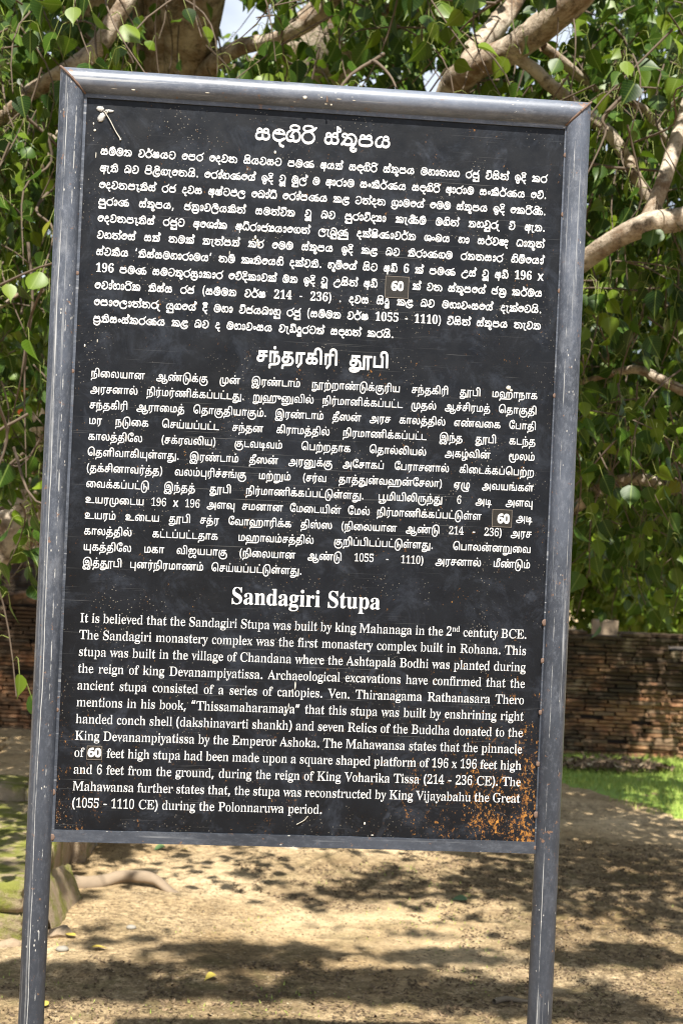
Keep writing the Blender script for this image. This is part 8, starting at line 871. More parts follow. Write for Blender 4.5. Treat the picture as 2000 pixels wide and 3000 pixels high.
limb(A([(-80, 950, 5.8), (0, 900, 5.8), (70, 850, 5.9), (150, 800, 6.), (260, 700, 6.4)]), [.006, .008, .01, .014, .02], 8, .1, seed=24)
# limbs above the picture that carry the crown over the ground
limb([(-1.1, TY - .5, 3.2), (-1.2, 6.2, 4.2), (-1.1, 4.6, 4.9), (-.9, 3.2, 5.3)], [.30, .20, .14, .08], 12, .08, seed=30)
limb([(-1.1, TY - .5, 3.1), (.2, 7.0, 4.3), (1.6, 6.2, 4.8), (3.2, 5.6, 5.1)], [.26, .18, .13, .07], 12, .08, seed=31)
limb([(-1.1, TY - .5, 3.0), (-2.4, 7.3, 4.2), (-4.0, 6.8, 4.8)], [.22, .15, .08], 12, .08, seed=32)
limb([(-1.1, TY - .4, 3.0), (-.4, 9.0, 4.6), (.4, 10.2, 5.6)], [.24, .15, .08], 12, .08, seed=33)

# orange cloth tied round the trunk, in folds
cl = []
ncl = 40
for i in range(ncl + 1):
    th = 2 * math.pi * i / ncl
    for j in range(9):
        s = j / 8; z = 1.74 + .50 * s; c = Vector((-1.14 - .13 * (z - 1.5) / .6, TY - .1, 0)); rr = .535 + .018 * math.sin(th * 9 + s * 4) + .012 * math.sin(th * 17 - s * 7) + (.03 if s < .1 else 0)
        cl.append((c.x + rr * math.cos(th), c.y + rr * math.sin(th), z + .03 * math.sin(th * 2)))
F_ = [[i * 9 + j, (i + 1) * 9 + j, (i + 1) * 9 + j + 1, i * 9 + j + 1] for i in range(ncl) for j in range(8)]
o = link('orange_cloth', mesh_np('orange_cloth', cl, F_, True), M['cloth'], label='bright orange cloth wrapped around the trunk, glimpsed between leaves at left', cat='cloth')
o.modifiers.new('thick', 'SOLIDIFY').thickness = .004

# twig clusters: twig, petioles and hanging leaves
def frame_rot(d, roll):
    d = d.normalized(); q = Vector((0, 1, 0)).rotation_difference(d); return (q.to_matrix() @ Matrix.Rotation(roll, 3, 'Y'))
def make_cluster(seed):
    r = random.Random(seed); L = r.uniform(.30, .62); nl = r.randint(8, 13)
    d = Vector((r.uniform(-.6, .6), r.uniform(-.5, .5), -1.0 if r.random() < .7 else -.2)).normalized()
    side = Vector((r.uniform(-1, 1), r.uniform(-1, 1), .3)).normalized()
    P = [Vector((0, 0, 0)) + d * (L * t) + side * (.12 * math.sin(t * 2.6)) for t in np.linspace(0, 1, 7)]
    tw = tube_np(P, interp([.0038, .0030, .0020], 7), 5, .05, seed); pets = []; leaves = []
    for i in range(nl):
        t = (i + .7) / nl; k = min(5, int(t * 6)); p = P[k].lerp(P[k + 1], t * 6 - k)
        a = r.uniform(0, 6.28); pl = r.uniform(.05, .11)
        h = Vector((math.cos(a), math.sin(a), r.uniform(-.1, .6))).normalized()
        q1 = p + h * pl * .55; q2 = q1 + (h * .35 + Vector((0, 0, -1))) .normalized() * pl * .6
        pets.append(tube_np([p, p + h * pl * .35 + Vector((0, 0, .01)), q1, q2], [.0016, .0014, .0013, .0013], 4, 0, i))
        ld = Vector((h.x * r.uniform(.2, .8), h.y * r.uniform(.2, .8), -1)).normalized() if r.random() < .8 else Vector((h.x, h.y, r.uniform(-.5, .1))).normalized()
        leaves.append((q2, frame_rot(ld, r.uniform(0, 6.28)), r.uniform(.062, .105), r.randrange(4), r.random()))
    return tw, pets, leaves
CL = [make_cluster(s) for s in range(14)]
def in_gap(px, py):
    for gx_, gy_, rx, ry in ((715, 52, 100, 48), (875, 108, 42, 26), (1270, 235, 50, 48), (1510, 178, 26, 30), (1645, 70, 46, 60), (1900, 275, 44, 34), (1965, 590, 36, 40), (1130, 95, 26, 16), (1800, 510, 20, 16), (1925, 850, 24, 16), (905, 30, 30, 20), (112, 1255, 24, 85)):
        if ((px - gx_) / rx) ** 2 + ((py - gy_) / ry) ** 2 < 1: return True
    return False
def to_px(p):
    v = Vector(p) - Vector((0, 0, EYE)); c, s = math.cos(PITCH), math.sin(PITCH); y = c * v.y + s * v.z; z = -s * v.y + c * v.z
    a, b = FPX * v.x / y, -FPX * z / y; c, s = math.cos(ROLL), math.sin(ROLL)
    return 1000 + c * a - s * b, 1500 + s * a + c * b
LP = np.array([(*to_px(p), p.y, r_ * FPX / max(p.y, 1)) for p, r_ in LIMBS if p.y > 3 and p.z < 4])
def hides_limb(c, m=14):
    x, y = to_px(c); d = np.hypot(LP[:, 0] - x, LP[:, 1] - y)
    return bool(((d < LP[:, 3] + m) & (c.y < LP[:, 2] + .05)).any())
regions = [  # px range, py range, depth range, clusters
    (-60, 2060, -200, 330, 5.0, 7.8, 190), (-60, 2060, -120, 60, 4.4, 5.0, 10),
    (-260, 180, 100, 1330, 4.9, 7.6, 140), (-100, 150, 1330, 1560, 5.0, 6.5, 10), (-60, 60, 1480, 1760, 4.6, 5.6, 3),
    (1640, 2200, 180, 1330, 5.0, 7.8, 200), (1640, 2200, 1250, 1620, 5.6, 8.6, 70), (1850, 2300, 1500, 1680, 6.0, 8.5, 10),
    (180, 1640, 300, 1150, 4.9, 8.8, 110)]
TW, PE, LE = [], [], []; rr = random.Random(21)
for (x0, x1, y0, y1, d0, d1, n) in regions:
    for i in range(n):
        px, py, D = rr.uniform(x0, x1), rr.uniform(y0, y1), rr.uniform(d0, d1)
        if rr.random() < .5: D = min(D, rr.uniform(d0, d1))
        o_ = at(px, py - 40, D); tw, pets, leaves = CL[rr.randrange(14)]
        if in_gap(px, py + 30): continue
        Rm = Matrix.Rotation(rr.uniform(0, 6.28), 3, 'Z'); Rn = np.array(Rm)
        TW.append((tw[0] @ Rn.T + np.array(o_), tw[1], 0., None))
        for (q, m, s, k, t), (pV, pF) in zip(leaves, pets):
            p = Rm @ q + o_
            c = p + Rm @ (m @ Vector((0, s * .5, 0)))
            if in_gap(*to_px(c)): continue
            if hides_limb(c) and rr.random() < .88: continue
            PE.append((pV @ Rn.T + np.array(o_), pF, 0., None))
            LE.append((p, Rm @ m, s, k, rr.random(), c))
# nearest leaves seen beside or above the sign become objects of their own
def visible(c):
    x, y = to_px(c)
    if not (-20 < x < 2020 and -20 < y < 1950): return False
    left = 173 - (y - 300) * .0444; right = 1732 - (y - 300) * .0444; top = 195 + (x - 178) * .0677
    return x < left or x > right or y < top
order = sorted([i for i, l in enumerate(LE) if visible(l[5])], key=lambda i: LE[i][5].y)[:300]
single = set(order)
LM4 = []
for k in range(4):
    V, F, U = LVs[k]; m_ = mesh_np('leaf_%d' % k, V, F, True, uv=U); m_.materials.append(M['leaf']); LM4.append(m_)
for i in order:
    p, m, s, k, t, c = LE[i]; o = bpy.data.objects.new('leaf', LM4[k]); COL.objects.link(o); o.parent = tree
    o.matrix_local = Matrix.Translation(p - off) @ m.to_4x4() @ Matrix.Scale(s, 4)
mass = []
for i, (p, m, s, k, t, c) in enumerate(LE):
    if i in single: continue
    V, F, U = LVs[k]; mass.append(((V * s) @ np.array(m).T + np.array(p - off), F, t, U))
def simple_leaves(P, S, T, seed):
    r = np.random.default_rng(seed); n = len(P)
    a = r.uniform(0, 2 * np.pi, n); tilt = r.normal(-.9, .5, n); roll = r.uniform(0, 2 * np.pi, n)
    ca, sa, ct, st_, cr_, sr = np.cos(a), np.sin(a), np.cos(tilt), np.sin(tilt), np.cos(roll), np.sin(roll)
    Y = np.stack([ca * ct, sa * ct, st_], 1); X0 = np.stack([-sa, ca, 0 * a], 1); Z0 = np.cross(X0, Y)
    X = X0 * cr_[:, None] + Z0 * sr[:, None]; Z = np.cross(X, Y)
    V = P[:, None, :] + S[:, None, None] * (SV[None, :, 0:1] * X[:, None, :] + SV[None, :, 1:2] * Y[:, None, :] + SV[None, :, 2:3] * Z[:, None, :])
    m = len(SV); F = (SF[None] + (np.arange(n) * m)[:, None, None]).reshape(-1, 4)
    return V.reshape(-1, 3), F, np.repeat(T, m), np.tile(SU, (n, 1))
rf = np.random.default_rng(5)
def far_leaves(n, x0, x1, y0, y1, d0, d1):
    px, py, D = rf.uniform(x0, x1, n), rf.uniform(y0, y1, n), rf.uniform(d0, d1, n)
    P = np.array([tuple(at(a, b, d)) for a, b, d in zip(px, py, D)])
    cl_ = hnoise(px, py + D * 90, 95, 61) * .6 + hnoise(px, py + D * 60, 40, 62) * .4
    k = cl_ > .42
    for i in np.where(k)[0]:
        if in_gap(px[i], py[i]): k[i] = False
        else:
            d = np.hypot(LP[:, 0] - px[i], LP[:, 1] - py[i])
            if ((d < LP[:, 3] + 8) & (D[i] < LP[:, 2] + .05)).any() and rf.random() < .93: k[i] = False
    return P[k]
FP = np.vstack([far_leaves(10500, -60, 2060, -190, 330, 5.6, 9.8), far_leaves(3600, -200, 200, 150, 1450, 5.8, 9.0), far_leaves(9800, 1620, 2160, 150, 1520, 6.0, 9.4), far_leaves(2600, 200, 1640, 330, 1300, 6.5, 9.5)])
fv = simple_leaves(FP - np.array(off), rf.uniform(.06, .10, len(FP)), rf.uniform(0, 1, len(FP)), 15)
link('far_foliage', mesh_np('far_foliage', fv[0], fv[1], True, fv[2], fv[3]), M['leaves'], tree, kind='stuff')
V, F, T_, U_ = join_np(mass)
link('foliage', mesh_np('foliage', V, F, True, T_, U_), M['leaves'], tree, kind='stuff')
V, F, _, _ = join_np([(a - np.array(off), b, c, d) for a, b, c, d in TW]); link('twigs', mesh_np('twigs', V, F, True), M['twig'], tree, kind='stuff')
V, F, _, _ = join_np([(a - np.array(off), b, c, d) for a, b, c, d in PE]); link('leaf_stalks', mesh_np('leaf_stalks', V, F, True), M['petiole'], tree, kind='stuff')
# extra bare twigs crossing the leaves
tws = []
for i in range(56):
    reg = rr.choice([(0, 2000, -50, 330), (0, 2000, -50, 330), (-50, 170, 200, 1450), (1640, 2050, 300, 1500)])
    px, py, D = rr.uniform(reg[0], reg[1]), rr.uniform(reg[2], reg[3]), rr.uniform(4.6, 6.6)
    a = at(px, py, D); d = Vector((rr.uniform(-1, 1), rr.uniform(-.5, .5), rr.uniform(-1.3, .1))).normalized(); L = rr.uniform(.3, .8)
    w1 = Vector((rr.uniform(-1, 1), rr.uniform(-1, 1), rr.uniform(-1, 1))) * .05
    P = smooth_path([a, a + d * L * .3 + w1, a + d * L * .6 - w1 * .6, a + d * L + Vector((0, 0, -.08))], 4)
    q = to_px(a + d * L)
    tws.append((tube_np(P, interp([rr.uniform(.004, .008), .002], len(P)), 6, .08, i)))
V, F, _, _ = join_np([(a - np.array(off), b, 0., None) for a, b in tws]); link('bare_twigs', mesh_np('bare_twigs', V, F, True), M['twig'], tree, kind='stuff')

# the crown above the picture: unseen, shaped to cast dappled shade and sun patches on ground and wall
SH = [  # bright gaps on the ground: x, y, rx, ry
    (floor_at(1130, 2705), 1.15, .36), (floor_at(480, 2720), .55, .22), (floor_at(520, 2590), .55, .16), (floor_at(1500, 2850), .8, .14), (floor_at(250, 2790), .4, .15),
    (floor_at(1200, 2520), .9, .16), (floor_at(1750, 2280), .8, .30), (floor_at(1950, 2300), .5, .4), (floor_at(1850, 2620), .4, .08), (floor_at(640, 2860), .28, .08), (floor_at(1000, 2960), .9, .10)]
r = np.random.default_rng(77); n = 120000
x = r.uniform(-5, 5.5, n); y = r.uniform(.3, 12.5, n); zlo = np.maximum(1.6 + .385 * np.maximum(y, 0) + .12, 2.7 + (3.0 - y) * math.tan(SUN_EL))
z = zlo + r.uniform(0, 1, n) ** 1.3 * 1.9
zlim = 6.9
# where its shadow lands on the ground
gxs = x - z * SUND.x / SUND.z; gys = y - z * SUND.y / SUND.z
dens = hnoise(gxs, gys, .55, 41) * .5 + hnoise(gxs, gys, .22, 42) * .3 + hnoise(gxs, gys, 1.3, 43) * .2
thr = np.where(gys < 6.2, .40, .54) - np.where((gxs > .5) & (gys > 6.2) & (gys < 7.4), .16, 0) + np.where((gxs > .9) & (gys > 6.9) & (gys < 10), .10, 0) - np.where((gxs < -1.6) & (gys > 9.8), .34, 0) - np.where((gxs > 1.0) & (gxs < 2.08) & (gys > 10.15) & (gys < 10.9), .36, 0) + np.where((gxs >= 2.08) & (gys > 10.1), .1, 0)
thr = thr + np.where((gxs > -1.7) & (gxs < -.1) & (gys > 7.3) & (gys < 9.6), .3, 0) + np.where((gxs > .2) & (gxs < 1.4) & (gys > 7.2) & (gys < 8.5), .3, 0)
keep = (z < zlim) & (dens > thr)
for c, rx, ry in SH:
    inside = ((gxs - c.x) / rx) ** 2 + ((gys - c.y) / ry) ** 2 + (hnoise(gxs, gys, .16, 44) - .5) * 1.2 < 1
    keep &= ~(inside & (r.uniform(0, 1, n) < .93))
x, y, z = x[keep], y[keep], z[keep]
V, F, T_, U_ = simple_leaves(np.c_[x, y, z] - np.array(off), r.uniform(.08, .13, len(x)), r.uniform(0, 1, len(x)), 5)
print('canopy leaves', len(x))
link('upper_foliage', mesh_np('upper_foliage', V, F, True, T_, U_), M['leaves'], tree, kind='stuff')

# ------------------------------------------------------------------ trees and bushes beyond the walls
def bg_tree(x, y, h, rad, n, seed, label, low=.2, tone=(.1, 1.0), leafs=.16, group='trees beyond the brick wall'):
    r = np.random.default_rng(seed); root = empty('shade_tree', (x, y, 0), label, 'tree', group=group)
    P = [Vector((0, 0, -.1)), Vector((r.normal(0, .1), 0, h * .3)), Vector((r.normal(0, .25), r.normal(0, .2), h * .6)), Vector((r.normal(0, .3), 0, h * .85))]
    Pp = smooth_path(P, 5); V, F = tube_np(Pp, interp([.18, .13, .08, .03], len(Pp)), 10, .08, seed); link('trunk', mesh_np('trunk', V, F, True), M['bark'], root)
    for k in range(5):
        a = r.uniform(0, 6.28); b = Vector((math.cos(a), math.sin(a), .55)).normalized(); s = P[1].lerp(P[2], k / 5)
        Q = smooth_path([s, s + b * rad * .4, s + b * rad * .8 + Vector((0, 0, .2))], 4); V, F = tube_np(Q, interp([.07, .04, .015], len(Q)), 7, .08, seed + k); link('limb', mesh_np('limb', V, F, True), M['bark'], root)
    nb = 26; cs = r.normal(0, 1, (nb, 3)); cs /= np.linalg.norm(cs, axis=1)[:, None]; cs *= r.uniform(.35, .95, nb)[:, None]
    cc = np.c_[cs[:, 0] * rad, cs[:, 1] * rad, h * (low + 1) / 2 + cs[:, 2] * h * (1 - low) / 2]; br = r.uniform(.22, .4, nb) * rad
    k = r.integers(0, nb, n); d = r.normal(0, 1, (n, 3)); d /= np.linalg.norm(d, axis=1)[:, None]
    p = cc[k] + d * (br[k] * r.uniform(.45, 1, n) ** .5)[:, None]; p[:, 2] = np.maximum(p[:, 2], .08)
    V, F, T_, U_ = simple_leaves(p, r.uniform(leafs * .7, leafs * 1.2, n), r.uniform(*tone, n), seed)
    link('crown', mesh_np('crown', V, F, True, T_, U_), M['leaves'], root, kind='stuff')
bg_tree(2.55, 13.0, 2.7, 1.35, 9000, 1, 'sunlit bushy tree just behind the low wall at right', .12, (.66, 1.0), .10)  # brighter leaf tones than the other trees, sunlight put into the colour
bg_tree(5.2, 15.0, 4.2, 2.2, 8000, 2, 'broad tree beyond the wall at the far right edge', .12, (.2, 1.))
bg_tree(3.6, 18.5, 6.2, 2.8, 8000, 3, 'tall tree standing behind the bushy one at right', .2, (.1, .9))
bg_tree(.2, 17.0, 5.2, 2.9, 9000, 4, 'tree directly behind the sign beyond the wall', .1, (.1, .9))
bg_tree(-3.6, 17.5, 5.8, 2.9, 9000, 5, 'tree beyond the brick terrace at left', .1, (.2, 1.))
bg_tree(-6.5, 14.5, 4.0, 2.3, 7000, 6, 'leafy tree outside the left edge behind the terrace', .1, (.2, 1.))
bg_tree(8.2, 17.5, 5.6, 3.0, 7000, 7, 'leafy tree outside the right edge beyond the wall', .1, (.2, 1.))

# ------------------------------------------------------------------ the sign
SX, SY, SZ = -0.6111537, 2.89566674, EYE + 0.89824329
YAW = 0.07965061; SW = 1.10; PR = .0258
sign = empty('information_sign', (SX, SY, 0), 'tall black metal information board with white lettering on two grey pipe posts', 'sign', rz=YAW)
def W(w): return SZ + w            # height above the ground of a point w below the top edge
def pipe(name, pts, mitre, mat, label=None):
    """round pipe between two points with mitred ends; mitre = list of plane normals (or None)"""
    a, b = Vector(pts[0]), Vector(pts[1]); d = (b - a).normalized(); n = 40; V = []
    u_ = d.orthogonal().normalized() if abs(d.x) < .5 else Vector((0, 0, 1)); u_ = Vector((0, -1, 0)); v_ = d.cross(u_)
    rings = 2 + 24
    for i in range(rings):
        t = i / (rings - 1); c = a.lerp(b, t)
        for k in range(n):
            th = 2 * math.pi * k / n; o_ = u_ * (math.cos(th) * PR) + v_ * (math.sin(th) * PR); p = c + o_
            if i == 0 and mitre[0]: p = p + d * (-(o_.dot(mitre[0])) / d.dot(mitre[0]))
            if i == rings - 1 and mitre[1]: p = p + d * (-(o_.dot(mitre[1])) / d.dot(mitre[1]))
            V.append(p)
    F = [[i * n + k, i * n + (k + 1) % n, (i + 1) * n + (k + 1) % n, (i + 1) * n + k] for i in range(rings - 1) for k in range(n)]
    return link(name, mesh_np(name, [tuple(v) for v in V], F, True), M[mat], sign, label=label)
zc = W(-PR - .0005)
pipe('post', [(PR, 0, -.35), (PR, 0, zc)], [None, Vector((1, 0, 1)).normalized()], 'post', 'left pipe post, scraped white along its length')
pipe('post', [(SW - PR, 0, -.35), (SW - PR, 0, zc)], [None, Vector((-1, 0, 1)).normalized()], 'post', 'right pipe post, evenly scuffed')
pipe('top_rail', [(PR, 0, zc), (SW - PR, 0, zc)], [Vector((1, 0, 1)).normalized(), Vector((1, 0, -1)).normalized()], 'rail')
# mitre weld beads
for s_, x_, lab in ((1, PR, 'left corner weld, slightly rusted'), (-1, SW - PR, 'right corner weld, ragged and rusty brown')):
    P = []
    for k in range(29):
        th = 2 * math.pi * k / 28; o_ = Vector((0, -1, 0)) * math.cos(th) * PR + Vector((1, 0, 0)) * math.sin(th) * PR
        P.append(Vector((x_ + o_.x, o_.y, zc - s_ * -o_.x * -1 * -1 if False else zc + (-o_.x * s_ * -1) * -1 * 1)))
    P = [Vector((p.x, p.y, zc - (p.x - x_) * s_)) for p in P]
    P = [p + (p - Vector((x_, 0, zc))).normalized() * .0004 for p in P]
    V, F = tube_np(P, [.0021 + .0009 * random.Random(k).random() for k in range(len(P))], 7, .25, 5)
    link('weld_bead', mesh_np('weld_bead', V, F, True), M['weld'], sign, label=lab)
PY = -.0018                                       # front face of the panel sheet
px0, px1, pz0, pz1 = .0557, 1.0478, W(-1.5545), W(-.0600)
bm = bmesh.new(); box_bm(bm, .050, 1.050, PY, PY + .0016, W(-1.5765), W(-.045))
link('panel', bm_mesh('panel', bm), M['panel'], sign); panel = sign.children[-1]
def strip(name, x0, x1, z0, z1, y0, y1, label, wave=0):
    bm = bmesh.new(); box_bm(bm, x0, x1, y0, y1, z0, z1)
    e = [e for e in bm.edges if e.calc_length() > .5]; bmesh.ops.subdivide_edges(bm, edges=e, cuts=30)
    if wave:
        for v in bm.verts:
            k = math.sin((v.co.x - x0) / (x1 - x0) * math.pi); v.co.z += wave * k + .0004 * math.sin(v.co.x * 60)
    bmesh.ops.bevel(bm, geom=[e for e in bm.edges if e.calc_face_angle(0) > 1], offset=.0006, segments=1)
    return link(name, bm_mesh(name, bm), M['angle'], sign, label=label)
strip('angle_strip', .0490, .0562, W(-1.5540), W(-.0605), PY - .0045, PY - .0002, 'narrow left angle strip, rust stained near the top')
strip('angle_strip', 1.0462, 1.0530, W(-1.5540), W(-.0605), PY - .0045, PY - .0002, 'narrow right angle strip with rusty weld spots')
strip('angle_strip', .0490, 1.0510, W(-1.5782), W(-1.5542), PY - .0050, PY - .0003, 'wide bottom angle strip, chipped along its lower edge', .0012)
strip('angle_strip', .0500, 1.0510, W(-.0600), W(-.0500), PY - .0036, PY - .0002, 'top angle strip in the shade of the rail')
# weld spots along the strips (image heights read from the photograph)
for i, (x_, w_, s_, lab) in enumerate(((1.0475, -.840 - .255, .0056, 'torn weld hole level with the first english lines'), (1.0470, -1.175, .0046, None), (1.0468, -1.283, .0042, None), (1.0470, -1.391, .0044, None), (1.0475, -1.497, .0060, None), (1.0480, -1.566, .0036, None),
        (.0505, -1.478, .0050, None), (.0520, -1.569, .0065, None), (.0515, -1.31, .0035, None), (1.0495, -.115, .0045, None), (1.049, -.24, .004, None), (1.049, -.40, .004, None), (1.0485, -.62, .004, None), (.0525, -.42, .0035, None), (.0525, -.62, .0035, None))):
    bm = bmesh.new(); bmesh.ops.create_icosphere(bm, subdivisions=2, radius=s_); q = random.Random(i)
    for v in bm.verts: v.co = Vector((v.co.x, v.co.y * .24, v.co.z * 1.25)) * q.uniform(.82, 1.18)
    o = link('weld_spot', bm_mesh('weld_spot', bm, True), M['weld'], sign, label=lab); o.location = (x_, PY - .0048, W(w_))

# --- lettering: outlines as coordinate tables, filled once per character
GLY = {}
def table_keys():
    K = set(); si, ta, en = TEXTS
    for T, p, sn in ((si, 's', 'si'), (ta, 't', 'ta')):
        for l in T:
            for k in clusters(l, sn):
                if 0xb00 < ord(k[0]) < 0xe00: K.add(p + k)
    for k in clusters(ta[0], 'ta'):
        if k != ' ': K.add('T' + k)
    for l in si[1:] + ta[1:] + en[1:]:
        for k in l:
            if ord(k) in (0x2018, 0x2019, 0x201c, 0x201d) or (ord(k) < 128 and k not in ' #^'): K.add('r' + k)
    for k in en[0] + '0123456789':
        if k != ' ': K.add('b' + k)
    return sorted(K | {'n6', 'n0', 'nx'})
def read_outlines():
    for key, line in zip(table_keys(), OUTLINES.strip().split(chr(10))):
        p = line.split(','); cs = []
        for c in p[1:]:
            v = np.array([int(t) for t in c.split()]).reshape(-1, 2).cumsum(0) * 8
            cs.append([tuple(q) for q in v])
        GLY[key] = (int(p[0]), cs)
FILLED = {}
def filled(k):
    if k not in FILLED:
        cu = bpy.data.curves.new('g', 'CURVE'); cu.dimensions = '2D'; cu.fill_mode = 'BOTH'
        for c in GLY[k][1]:
            s_ = cu.splines.new('POLY'); s_.points.add(len(c) - 1); s_.use_cyclic_u = True
            for p, q in zip(s_.points, c): p.co = (q[0] / 1000, q[1] / 1000, 0, 1)
        ob = bpy.data.objects.new('g', cu); me = ob.to_mesh(); me.calc_loop_triangles()
        V = np.array([tuple(v.co) for v in me.vertices]) * 1000 if len(me.vertices) else np.zeros((0, 3)); F = np.array([tuple(t.vertices) for t in me.loop_triangles]).reshape(-1, 3)
        # face the viewer: counter-clockwise seen from -Y
        if len(F):
            ar = np.cross(V[F[:, 1]] - V[F[:, 0]], V[F[:, 2]] - V[F[:, 0]])[:, 2]; F[ar < 0] = F[ar < 0][:, ::-1]
        ob.to_mesh_clear(); bpy.data.objects.remove(ob); bpy.data.curves.remove(cu); FILLED[k] = (V[:, :2], F)
    return FILLED[k]
def clusters(s, script):
    o = []; i = 0
    if script == 'si':
        while i < len(s):
            c = s[i]; i += 1
            if '\u0d85' <= c <= '\u0dc6':
                base = c; pre = ''; post = []
                while i < len(s) and ('\u0dca' <= s[i] <= '\u0ddf' or s[i] == '\u200d' or s[i] == '\u0d82'):
                    m = s[i]
                    if m == '\u200d': base += m + s[i + 1]; i += 2; continue
                    i += 1
                    if m == '\u0dd9': pre = '\u0dd9'
                    elif m == '\u0dda': pre = '\u0dd9'; base += '\u0dca'
                    elif m == '\u0ddc': pre = '\u0dd9'; post.append('\u0dcf')
                    elif m == '\u0ddd': pre = '\u0dd9'; post.append('\u0dcf\u0dca')
                    elif m in '\u0dcf\u0dd0\u0dd1\u0d82': post.append(m)
                    else: base += m
                o += ([pre] if pre else []) + [base] + post
            else: o.append(c)
    elif script == 'ta':
        while i < len(s):
            c = s[i]; i += 1
            if '\u0b95' <= c <= '\u0bb9' and i < len(s) and '\u0bbe' <= s[i] <= '\u0bcd':
                m = s[i]; i += 1
                if m in '\u0bc6\u0bc7\u0bc8': o += [m, c]
                elif m == '\u0bca': o += ['\u0bc6', c, '\u0bbe']
                elif m == '\u0bcb': o += ['\u0bc7', c, '\u0bbe']
                elif m == '\u0bbe' or c + m == '\u0bb9\u0bc1' or (m == '\u0bbf' and c not in '\u0b9f\u0bb2\u0bb8'): o += [c, m]
                else: o.append(c + m)
            else: o.append(c)
    else: o = list(s)
    return o
def set_line(text, script, u0, u1, w_, style, justify, gap=.0, name='lettering', depth=.0006):
    """style: dict prefix -> (hscale, vscale) in metres per unit; returns u of the '#' gap"""
    P = {'si': 's', 'ta': 't', 'TA': 'T', 'en': 'r', 'EN': 'b'}[script]; toks = clusters(text, {'si': 'si', 'ta': 'ta', 'TA': 'ta'}.get(script, 'en')); seq = []; nat = 0; nsp = 0; sup = 0
    i = 0; hashes = False
    for k in toks:
        if k == ' ': seq.append((' ', None, 0)); nsp += 1; continue
        if k == '#':
            if not hashes: seq.append(('#', None, gap)); nat += gap; hashes = True
            continue
        if k == '^': sup = 2; continue
        q = P + k
        if q not in GLY: q = {'si': 'b', 'ta': 'r'}.get(script, 'r') + k
        if q not in GLY: q = 'r' + k
        if k == 'x' and script in ('si', 'ta'): q = 'nx'
        if q not in GLY: continue
        h, v = style[q[0]] if q[0] in style else style['r']
        if k.isdigit() and q[0] == 'r' and script == 'en': h *= .90
        dz = 0
        if sup and k != ' ': h *= .62; v *= .62; dz = .0095; sup -= 1
        a = GLY[q][0] * h; seq.append((q, (h, v, dz), a)); nat += a
    sp = (u1 - u0 - nat) / max(nsp, 1) if justify else style['space']
    if hashes: pass
    x = u0; Vs, Fs = [], []; n = 0; gu = None
    if not justify and u1 is not None and script in ('TA', 'EN'): pass
    for q, hv, a in seq:
        if q == ' ': x += sp; continue
        if q == '#': gu = x; x += a; continue
        V, F = filled(q)
        Vs.append(np.c_[V[:, 0] * hv[0] + x, np.full(len(V), PY - depth), V[:, 1] * hv[1] + W(w_) + hv[2]]); Fs.append(F + n); n += len(V); x += a
    me = mesh_np(name, np.vstack(Vs), np.vstack(Fs)); link(name, me, M['letter'], panel, kind='stuff')
    return gu, x
read_outlines()
SI_T, TA_T, EN_T = TEXTS
mm = 1e-3
st_si = {'s': (.01265 * mm, .0133 * mm), 'b': (.0225 * mm, .0262 * mm), 'r': (.0225 * mm, .0262 * mm), 'n': (.024 * mm, .026 * mm), 'space': .0123}
set_line(SI_T[0], 'si', .4005, None, -.1234, {'s': (.0268 * mm, .0262 * mm), 'r': (.02 * mm, .02 * mm), 'space': .0165}, False, name='heading_lettering')
for i, t in enumerate(SI_T[1:]):
    set_line(t, 'si', .0880, 1.0145, -.1741 - i * .03427, st_si, i != 10, gap=.050)
st_ta = {'t': (.01810 * mm, .0222 * mm), 'r': (.0200 * mm, .0237 * mm), 'n': (.020 * mm, .0235 * mm), 'space': .0150}
set_line(TA_T[0], 'TA', .4229, None, -.5792, {'T': (.0322 * mm, .0395 * mm), 'r': (.03 * mm, .03 * mm), 'space': .0215}, False, name='heading_lettering')
for i, t in enumerate(TA_T[1:]):
    set_line(t, 'ta', .0882, 1.0134, -.6288 - i * .03222, st_ta, i != 12, gap=.046)
st_en = {'r': (.0254 * mm, .0277 * mm), 'space': .0075}
set_line(EN_T[0], 'EN', .3925, None, -1.0810, {'b': (.0438 * mm, .0500 * mm), 'space': .0130}, False, name='heading_lettering')
for i, t in enumerate(EN_T[1:]):
    set_line(t, 'en', .0885, 1.0127, -1.1305 - i * .03431, st_en, i != 11, gap=.034)
# number stickers
def sticker(u0, u1, w1, w0, label, ds, dcx, dcz, tilt=0):
    bm = bmesh.new(); box_bm(bm, u0, u1, PY - .0013, PY - .0008, W(w0), W(w1))
    o = link('number_sticker', bm_mesh('number_sticker', bm), M['sticker'], sign, label=label)
    e = .0009; bm = bmesh.new(); y0, y1 = PY - .00145, PY - .0006
    for b in ((u0 - e, u1 + e, W(w1), W(w1) + e), (u0 - e, u1 + e, W(w0) - e, W(w0)), (u0 - e, u0, W(w0), W(w1)), (u1, u1 + e, W(w0), W(w1))): box_bm(bm, b[0], b[1], y0, y1, b[2], b[3])
    link('torn_edge', bm_mesh('torn_edge', bm), M['sticker_edge'], o)
    h, v = ds; x = dcx - h * (GLY['n6'][0] + GLY['n0'][0]) / 2; Vs, Fs, n = [], [], 0
    for q in ('n6', 'n0'):
        V, F = filled(q); Vs.append(np.c_[V[:, 0] * h + x, np.full(len(V), PY - .0017), V[:, 1] * v + dcz - v * 355]); Fs.append(F + n); n += len(V); x += GLY[q][0] * h
    link('sticker_digits', mesh_np('sticker_digits', np.vstack(Vs), np.vstack(Fs)), M['digit'], o)
sticker(.6841, .7315, -.3893, -.4325, 'large brown sticker reading 60 in the upper text', (.0235 * mm, .0270 * mm), .7085, W(-.4085))
